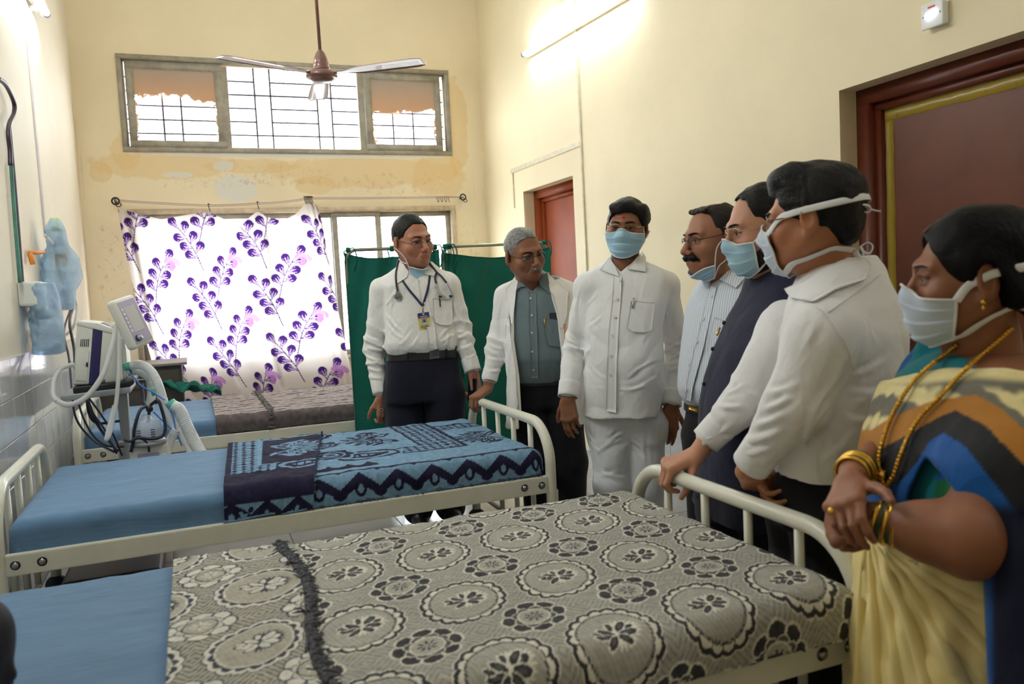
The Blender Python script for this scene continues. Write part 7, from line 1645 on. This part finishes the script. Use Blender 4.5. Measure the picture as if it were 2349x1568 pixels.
# ================================================================== woman in a sari by the near bed corner
def woman():
    b = Body(1.70, 58, 2220); base = srgb(142, 92, 66); q = b.q
    ft = q(2215, 1560); root = add_person('person', (ft[0], ft[1], 0), 'woman in yellow sari with blue and black border, gold bangles and white mask')
    h = Head(q(2222, 634, .0), facing(2222, 1.7, 80), pitch=-1, roll=-2, scale=1.10, neck=q(2262, 850, .03), fat=1.10, nose=.95)
    tk = S(); B_ = S(); P_ = S(); K_ = S()
    rows = [(800, 2175, 2330, .03, .95), (835, 2110, 2400, .02, .72), (870, 2075, 2440, .01, .62), (930, 2050, 2460, .0, .64), (1000, 2022, 2470, -.01, .70), (1080, 2005, 2466, -.01, .72), (1160, 2000, 2450, .0, .68), (1230, 1995, 2430, .0, .66)]
    b.rows(B_, rows, k=.03, grow=-.006); tk.L = []
    b.rows(tk, rows, k=.03, grow=-.014)
    sh, el, wr = q(2345, 1005, -.16), q(2222, 1238, -.26), q(2008, 1192, -.16); sr, er, wr2 = q(2128, 868, .20), q(2085, 990, .16), q(1962, 1082, -.03)
    B_.cone(sh, sh+(el-sh)*.62, .074, .064, k=.03); B_.cone(sr, sr+(er-sr)*.75, .062, .055, k=.03); B_.cone(q(2150, 800, .16), sr, .045, .055, k=.03)
    blo, bhi = B_.bounds(); NX, NY = [2030, 2085, 2150, 2215, 2252, 2300, 2500], [760, 822, 808, 816, 856, 880, 900]
    def neckcut(p):
        x, y = pj(p); fd = (p[0]-O3[0])*VIEW_F[0]+(p[1]-O3[1])*VIEW_F[1]+(p[2]-O3[2])*VIEW_F[2]
        return np.where((x < 2185)&(fd > b.d+.10), -.5, (np.interp(x, NX, NY)-y)/b.px)
    B_.add(neckcut, blo, bhi, .004, 'i')
    V, Q = sdf_mesh(B_, .0065, lambda P: .0012*fbm(P, 40, 3)); cols = np.tile(np.array(srgb(14, 110, 122)), (len(V), 1))
    ua = (el-sh)/np.linalg.norm(el-sh); t = (V-sh)@ua; r_ = np.linalg.norm(V-sh-np.outer(t, ua), axis=1); L = np.linalg.norm(el-sh)*.62; on = (r_ < .10)&(t > -.02)
    cols[on] = srgb(14, 76, 158); cols[on&(t < L+.05)&(t > L-.01)] = srgb(20, 100, 60); cols[on&(t > L+.045)] = srgb(16, 80, 168)
    ub = (er-sr)/np.linalg.norm(er-sr); t = (V-sr)@ub; r_ = np.linalg.norm(V-sr-np.outer(t, ub), axis=1); on = (r_ < .075)&(t > -.10)&((V-O3)@VIEW_F > b.d+.08); cols[on] = srgb(18, 80, 150); cols[on&(t > .02)] = srgb(26, 120, 70)
    m_bl = cloth_mat('blouse_cotton', (.5, .5, .5), .7, .2); m_bl.paint(); bl = put('blouse', V, Q, m_bl.m, root, cols)
    lo, hi = B_.bounds()
    # skirt of the sari with swept pleats
    def fold(a, z): return .075*(ridge(a*8+z*11+.5*np.sin(z*9))-.45)+.02*np.sin(a*19-z*8)
    srows = [(1150, 2004, 2446, .0, .68), (1230, 1992, 2436, .0, .68), (1320, 1976, 2436, .0, .72), (1440, 1962, 2440, .01, .76), (1600, 1950, 2448, .01, .78)]
    zf = [q(2200, y)[2] for y in (1600,)][0]; c5 = q(2200, 1600)
    Z, CXs, CYs, A, Bb = [], [], [], [], []; g_ = math.radians(b.g)
    for y, x0, x1, dd, rho in srows:
        c = q((x0+x1)/2, y, dd); w_ = (x1-x0)/2*(b.d+dd)/FPX; a = w_/math.sqrt(math.cos(g_)**2+(rho*math.sin(g_))**2); Z.append(c[2]); CXs.append(c[0]); CYs.append(c[1]); A.append(a); Bb.append(a*rho)
    Z.append(.03); CXs.append(CXs[-1]); CYs.append(CYs[-1]); A.append(A[-1]*1.08); Bb.append(Bb[-1]*1.08)
    K_.loft(Z, CXs, CYs, A, Bb, b.yaw, .02, 'u', fold, 2.1)
    cw = q(1990, 1240)
    def drape(P):
        u_ = (P-cw)@VIEW_R; z = P[:, 2]-cw[2]; s_ = np.arctan2(-z+.02, u_+.10); rr = np.hypot(u_+.10, z)
        return .022*(ridge(s_*9+.9*np.sin(rr*7))-.45)*sstep(.03, .15, rr)
    m_sari = cloth_mat('cream_silk', srgb(240, 221, 156), .42, .10).m; sk = garment('sari_skirt', K_, .0075, m_sari, root, creases(K_, [((1996, 1235), (2060, 1400), 1.3), ((2000, 1240), (2110, 1430), 1.3), ((2005, 1240), (2170, 1440), 1.2), ((2012, 1245), (2240, 1430), 1.2), ((2025, 1255), (2280, 1370)), ((2060, 1290), (2260, 1330)), ((1988, 1250), (2010, 1480), 1.2), ((1985, 1290), (1985, 1540), 1.2), ((2060, 1400), (2150, 1560), 1.2), ((2110, 1430), (2230, 1560)), ((2170, 1440), (2270, 1530)), ((2010, 1480), (2040, 1566)), ((2100, 1260), (2250, 1300), .8)], 1.2, .006, .014, lambda P: .0*P[:, 0]))
    for pts, r0 in (([(1990, 1215), (1978, 1330), (1972, 1450), (1968, 1562), (1966, 1700)], .011), ([(1994, 1220), (2000, 1330), (2008, 1450), (2012, 1562), (2014, 1700)], .012), ([(1998, 1222), (2022, 1330), (2046, 1440), (2062, 1562), (2074, 1700)], .013), ([(2002, 1225), (2048, 1330), (2088, 1430), (2124, 1562), (2152, 1700)], .014),
                    ([(2006, 1228), (2072, 1325), (2130, 1415), (2190, 1530), (2250, 1650)], .014), ([(2010, 1232), (2095, 1318), (2175, 1395), (2268, 1490), (2330, 1560)], .014), ([(2016, 1238), (2110, 1305), (2190, 1360), (2270, 1405), (2340, 1440)], .013), ([(2028, 1248), (2110, 1292), (2190, 1328), (2268, 1350), (2330, 1368)], .011)):
        P = on_cloth(K_, spline(np.array(pts, float), 10), 1.2, .002); t_ = np.linspace(0, 1, len(P)); N_ = -np.stack([_ray(1174, 784)]*len(P))
        link('drape_fold', Parts().tube(P, r0*(.45+.9*t_), 12, flat=.62, nrm=N_).mesh('drape_fold'), m_sari, sk)
    # draped end of the sari (pallu)
    prow = [(828, 2085, 2440, .02, .66), (870, 2052, 2468, .01, .66), (930, 2030, 2490, .0, .68), (1000, 2008, 2500, -.01, .74), (1080, 1996, 2495, -.01, .76), (1160, 1992, 2480, .0, .72), (1200, 1994, 2470, .0, .70)]
    b.rows(P_, prow, k=.02, grow=.006); P_.cone(sh+np.array([0, 0, .012]), sh+(el-sh)*.45, .098, .105, k=.06); P_.cone(q(2330, 880, .0), sh, .06, .09, k=.06)
    P_.cone(q(2392, 1060, -.26), q(2396, 1640, -.34), .090, .105, k=.05)
    plo, phi = P_.bounds()
    # neckline above, hem with its dip at the arm below
    TX, TY = [1960, 2040, 2100, 2180, 2240, 2300, 2349, 2500], [880, 872, 856, 840, 836, 840, 850, 860]
    HX, HY = [1960, 2002, 2075, 2090, 2118, 2125, 2160, 2200, 2250, 2275, 2500], [1172, 1176, 1184, 1120, 1060, 1052, 1085, 1140, 1215, 1800, 1800]
    def cutp(p):
        x, y = pj(p); far = ((p[0]-O3[0])*VIEW_F[0]+(p[1]-O3[1])*VIEW_F[1]+(p[2]-O3[2])*VIEW_F[2]) > b.d+.12
        return np.maximum((np.interp(x, TX, TY)-y)/b.px, np.where(far, (y-1190)/b.px, (y-np.interp(x, HX, HY))/b.px*.7))
    P_.add(cutp, plo, phi, .004, 'i')
    V, Q = sdf_mesh(P_, .0055, lambda P: .006*(ridge(1.2*fbm(P*np.array([1, 1, .8]), 9, 6, 1))-.4)+.0015*fbm(P, 30, 8)); V = relax(V, Q, 1)
    x, y = pj([V[:, 0], V[:, 1], V[:, 2]])
    b1 = np.interp(x, [2000, 2040, 2140, 2240, 2300, 2349, 2480], [985, 958, 918, 905, 938, 985, 1080]); b2 = np.interp(x, [2000, 2060, 2150, 2192, 2260, 2349, 2480], [1040, 1008, 958, 940, 975, 1066, 1180]); b3 = np.interp(x, [2000, 2060, 2100, 2135, 2165, 2215, 2280, 2349, 2480], [1130, 1110, 1065, 1010, 992, 1025, 1110, 1190, 1330])
    cr, gy, mu, bk, bu, nv = [np.array(srgb(*c)) for c in ((232, 216, 158), (112, 108, 96), (176, 118, 44), (30, 30, 34), (20, 84, 158), (7, 15, 38))]
    uu = (V-q(2050, 860))@VIEW_R; vv = (V-q(2050, 860))@VIEW_U
    ik = np.sin((uu+.35*vv)*78)+.55*np.sin(uu*160+vv*40)+.9*fbm(V*np.array([1, 1, .3]), 90, 5, 2)*.6; mo = np.clip(ik*1.6+.1, 0, 1)*sstep(.0, -.02, vv+.008)
    top = sstep(-.028, -.012, vv-np.interp(x, [2050, 2240, 2349], [-.005, .022, .018])+.0)
    col = np.tile(gy, (len(V), 1)); col = lerp(col, cr, np.maximum(mo, top))
    for bb, c in ((b1, mu), (b2, bk), (b3, bu)): col = lerp(col, c, sstep(-1.5, 1.5, y-bb))
    blue2 = sstep(2262, 2285, x)*sstep(1130, 1180, y); col = lerp(col, nv, blue2)
    st_ = (np.abs(x-np.interp(y, [1140, 1280], [2214, 2300])) < 9)&(y > 1150)&(y < 1262); col[st_] = cr*.8
    n = 1+.05*fbm(V, 120, 4, 2); m_pl = cloth_mat('pallu_cotton_silk', (.5, .5, .5), .62, .25); m_pl.paint(); put('pallu', V, Q, m_pl.m, root, np.clip(col*n[:, None], 0, 1))
    # arms, bust and neck as one skin
    arms = S(); arms.cone(sh, el, .066, .064, k=.03); arms.cone(el, el+(wr-el)*.45, .064, .050, k=.03); arms.cone(el+(wr-el)*.45, wr, .050, .030, k=.03)
    hw = wr+(wr-el)/np.linalg.norm(wr-el)*.02; arms.cone(wr, hw, .030, .028, k=.02)
    hand(arms, hw, np.array(wr-el)*.75+VIEW_F*.16-VIEW_U*.14, VIEW_U*.5-VIEW_F*.8, 1, [(50, 60, 40), (52, 62, 40), (54, 62, 42), (56, 62, 44)], -1.0, .98, thumb=(.4, .85, -.35))
    s2 = S(); s2.cone(sr, er, .052, .046, k=.03); s2.cone(er, wr2, .046, .028, k=.03); d2 = (wr2-er)/np.linalg.norm(wr2-er); hw2 = wr2+(q(1950, 1108, -.09)-wr2); s2.cone(wr2, hw2, .028, .028, k=.02)
    hand(s2, hw2, q(1932, 1182, -.20)-hw2, -VIEW_F*.72-VIEW_R*.62+VIEW_U*.1, -1, [(22, 44, 34), (28, 50, 38), (34, 54, 40), (40, 56, 40)], -1.0, 1.02, thumb=(.75, .75, .05), tc=(.25, .35))
    skin_body(root, h, [arms, s2], base, h.paint(base), tk, res=.0036, tres=.008)
    # bangles, ring, chain, ear stud
    m_gr = M('green_glass_bangle', srgb(20, 92, 60), .15, spec=.7).m; m_rg = m_gold
    def bangle(c, ax, r, w_, mat):
        ax = np.array(ax)/np.linalg.norm(ax); a0 = np.cross(ax, [0, 0, 1.]); a0 /= np.linalg.norm(a0); a1 = np.cross(ax, a0); an = np.linspace(0, 2*np.pi, 40, endpoint=False)
        link('bangle', Parts().tube(c+r*(np.cos(an)[:, None]*a0+np.sin(an)[:, None]*a1), w_, 8, True).mesh('bangle'), mat, root)
    da = (wr-el)/np.linalg.norm(wr-el)
    for t, r, w_, mt_ in ((-.004, .0375, .0050, m_rg), (-.014, .0372, .0028, m_gr), (-.024, .0385, .0052, m_rg), (-.034, .0385, .0026, m_gr), (-.042, .0395, .0048, m_rg)): bangle(wr+da*t+np.array([0, 0, -.002]), da+np.array([0, 0, .12]), r, w_, mt_)
    for t, r, w_, mt_ in ((.014, .0355, .0045, m_rg), (.006, .0365, .0025, m_gr), (-.002, .037, .0048, m_rg), (-.012, .038, .0046, m_rg), (-.021, .0385, .0026, m_gr)): bangle(wr2+d2*t, d2, r, w_, mt_)
    rp = q(1906, 1172, -.21); p = Parts(); p.lathe([(0, .006), (.006, .004), (.008, 0), (.006, -.004), (0, -.005)], rp, -VIEW_R, 14); p.obj('finger_ring', m_gold, root)
    NS = S(); NS.L = [l for l in P_.L if l[4] == 'u'][:1]+tk.L[:1]; NS.cone(h.W((0, -.022, -.05)), q(2262, 850, .03), .062, .072, k=.04)
    nk = empty('gold_chain', q(2090, 950)); nk.parent = root; nk.matrix_parent_inverse = Matrix.Translation(-root.location)
    m_ch = M('gold_chain_links', srgb(206, 158, 60), .25, 1.0); m_ch.nbump(300, .003, .8, detail=1); m_ch = m_ch.m
    for pts in ([(2322, 752), (2280, 790), (2240, 824), (2200, 862), (2160, 905), (2112, 955), (2084, 1000), (2064, 1050), (2050, 1090), (2036, 1112)], [(2196, 790), (2165, 815), (2120, 850), (2085, 888), (2050, 945), (2028, 1000), (2016, 1050), (2020, 1080), (2032, 1085)]):
        a = on_cloth(NS, spline(np.array(pts, float), 6), 1.05, .010); s_ = np.cumsum(np.r_[0, np.linalg.norm(np.diff(a, axis=0), axis=1)]); qn = np.arange(0, s_[-1], .0016); A_ = np.stack([np.interp(qn, s_, a[:, i]) for i in range(3)], 1)
        link('chain', Parts().tube(A_, .0046*(1+.2*np.sin(qn/.0016*1.2)), 8).mesh('chain'), m_ch, nk)
    pc = on_cloth(NS, [(2024, 1104)], 1.05, .012)[0]; p = Parts()
    for i, r in enumerate((.010, .007, .009, .011, .006)): p.lathe([(0, r), (r*.7, r*.7), (r, 0), (r*.7, -r*.7), (0, -r)], pc+np.array([.006*i*.4, 0, .012-.013*i]), (0, 0, 1), 14)
    p.obj('pendant', m_gold, nk)
    es = h.W((-.091, -.008, -.043)); p = Parts(); p.lathe([(0, .005), (.005, .003), (.006, 0), (0, -.003)], es, h.R[:, 0]*-1, 14); p.lathe([(0, .005), (.0045, .0), (0, -.006)], es+np.array([0, 0, -.011]), (0, 0, 1), 12); p.obj('ear_stud', m_gold, root)
    eyes(h, root, (.0, -.25)); brows(h, root, m_hairb, .0035)
    m_hw = M('oiled_black_hair', srgb(9, 8, 9), .5, spec=.12); m_hw.nbump(120, .004, .6, detail=3, stretch=(1, .3, .6)); m_hw = m_hw.m
    def bun(s):
        s.ell((0, -.070, .040), (.074, .070, .075), k=.04); s.ell((0, -.118, -.035), (.060, .045, .055), k=.03); s.cone((-.062, .0, .03), (-.075, -.06, -.03), .026, .030, k=.03); s.cone((.062, .0, .03), (.075, -.06, -.03), .026, .030, k=.03)
        s.cone((0, .085, .095), (0, -.02, .142), .0035, .0035, k=.006, op='s')
    hair(h, root, m_hw, [(0, .078), (20, .066), (40, .040), (55, .012), (68, -.004), (82, -.010), (92, .004), (99, .030), (112, .0), (125, -.05), (150, -.10), (180, -.11)], r=(.088, .108, .104), c=(0, -.018, .034), seed=91, amp=.0016, extra=bun)
    pa = h.surf(np.zeros(10), np.linspace(62, 100, 10), .0165, (0, -.015, .02)); link('hair_parting', Parts().tube(h.W(np.stack([np.zeros(10), np.linspace(.078, -.02, 10), np.interp(np.linspace(.078, -.02, 10), [-.02, .03, .06, .078], [.1325, .1225, .104, .087])], 1)), .0032, 6).mesh('parting'), M('scalp', srgb(96, 66, 46), .6).m, root)
    HS = S(); HS.L = list(h.N.L); HS.ell((0, -.018, .034), (.089, .109, .105), k=.01); HS.ell((0, -.070, .040), (.074, .070, .075), k=.04); HS.ell((0, -.118, -.035), (.060, .045, .055), k=.03)
    mk, Pm = face_mask(h, root, m_maskp, th=68, top=(16, 4), bot=-54, off=.010, pleats=3); c0 = (0, -.01, .0)
    for i0, sd in ((0, -1), (-1, 1)):
        strap(h, mk, [(sd*72, -10), (sd*86, -1), (sd*102, 6), (sd*130, 10), (sd*165, 12)], sdf=HS, start=Pm[i0, 1], r=.0078, flat=.2, off=.004, c=c0); strap(h, mk, [(sd*66, -60), (sd*90, -52), (sd*115, -44), (sd*145, -34), (sd*176, -30)], sdf=HS, start=Pm[i0, -2], r=.0078, flat=.2, off=.004, c=c0)
    for sd in (-.06, .05):
        s = b.r*sd; shoe((ft[0]+s[0], ft[1]+s[1], 0), b.f, L=.24, mat=m_leather, parent=root)
woman()
# body of the padded bag
s = S(); bc = np.array(bag.location); q0 = on_d(-40, 1462, 1.33); s.ell((q0[0], q0[1], q0[2]), (.046, .07, .062), k=.03); s.ell((q0[0]-.01, q0[1], .69), (.045, .08, .085), k=.04); s.cone((q0[0]-.01, q0[1], .748), tuple(on_d(26, 1548, 1.33)), .022, .008, k=.02); lo, hi = s.bounds(); s.add(lambda p: .611-p[2]+0*p[0]+0*p[1], lo, hi, .004, 'i')
garment('bag_body', s, .005, M('navy_padding', srgb(16, 16, 34), .7).m, bag)
tube('handle', spline([q0+np.array([-.03, -.03, .05]), q0+np.array([-.03, -.05, .085]), q0+np.array([-.03, .03, .095]), q0+np.array([-.03, .05, .04])], 8), .006, m_blk, bag, 8)
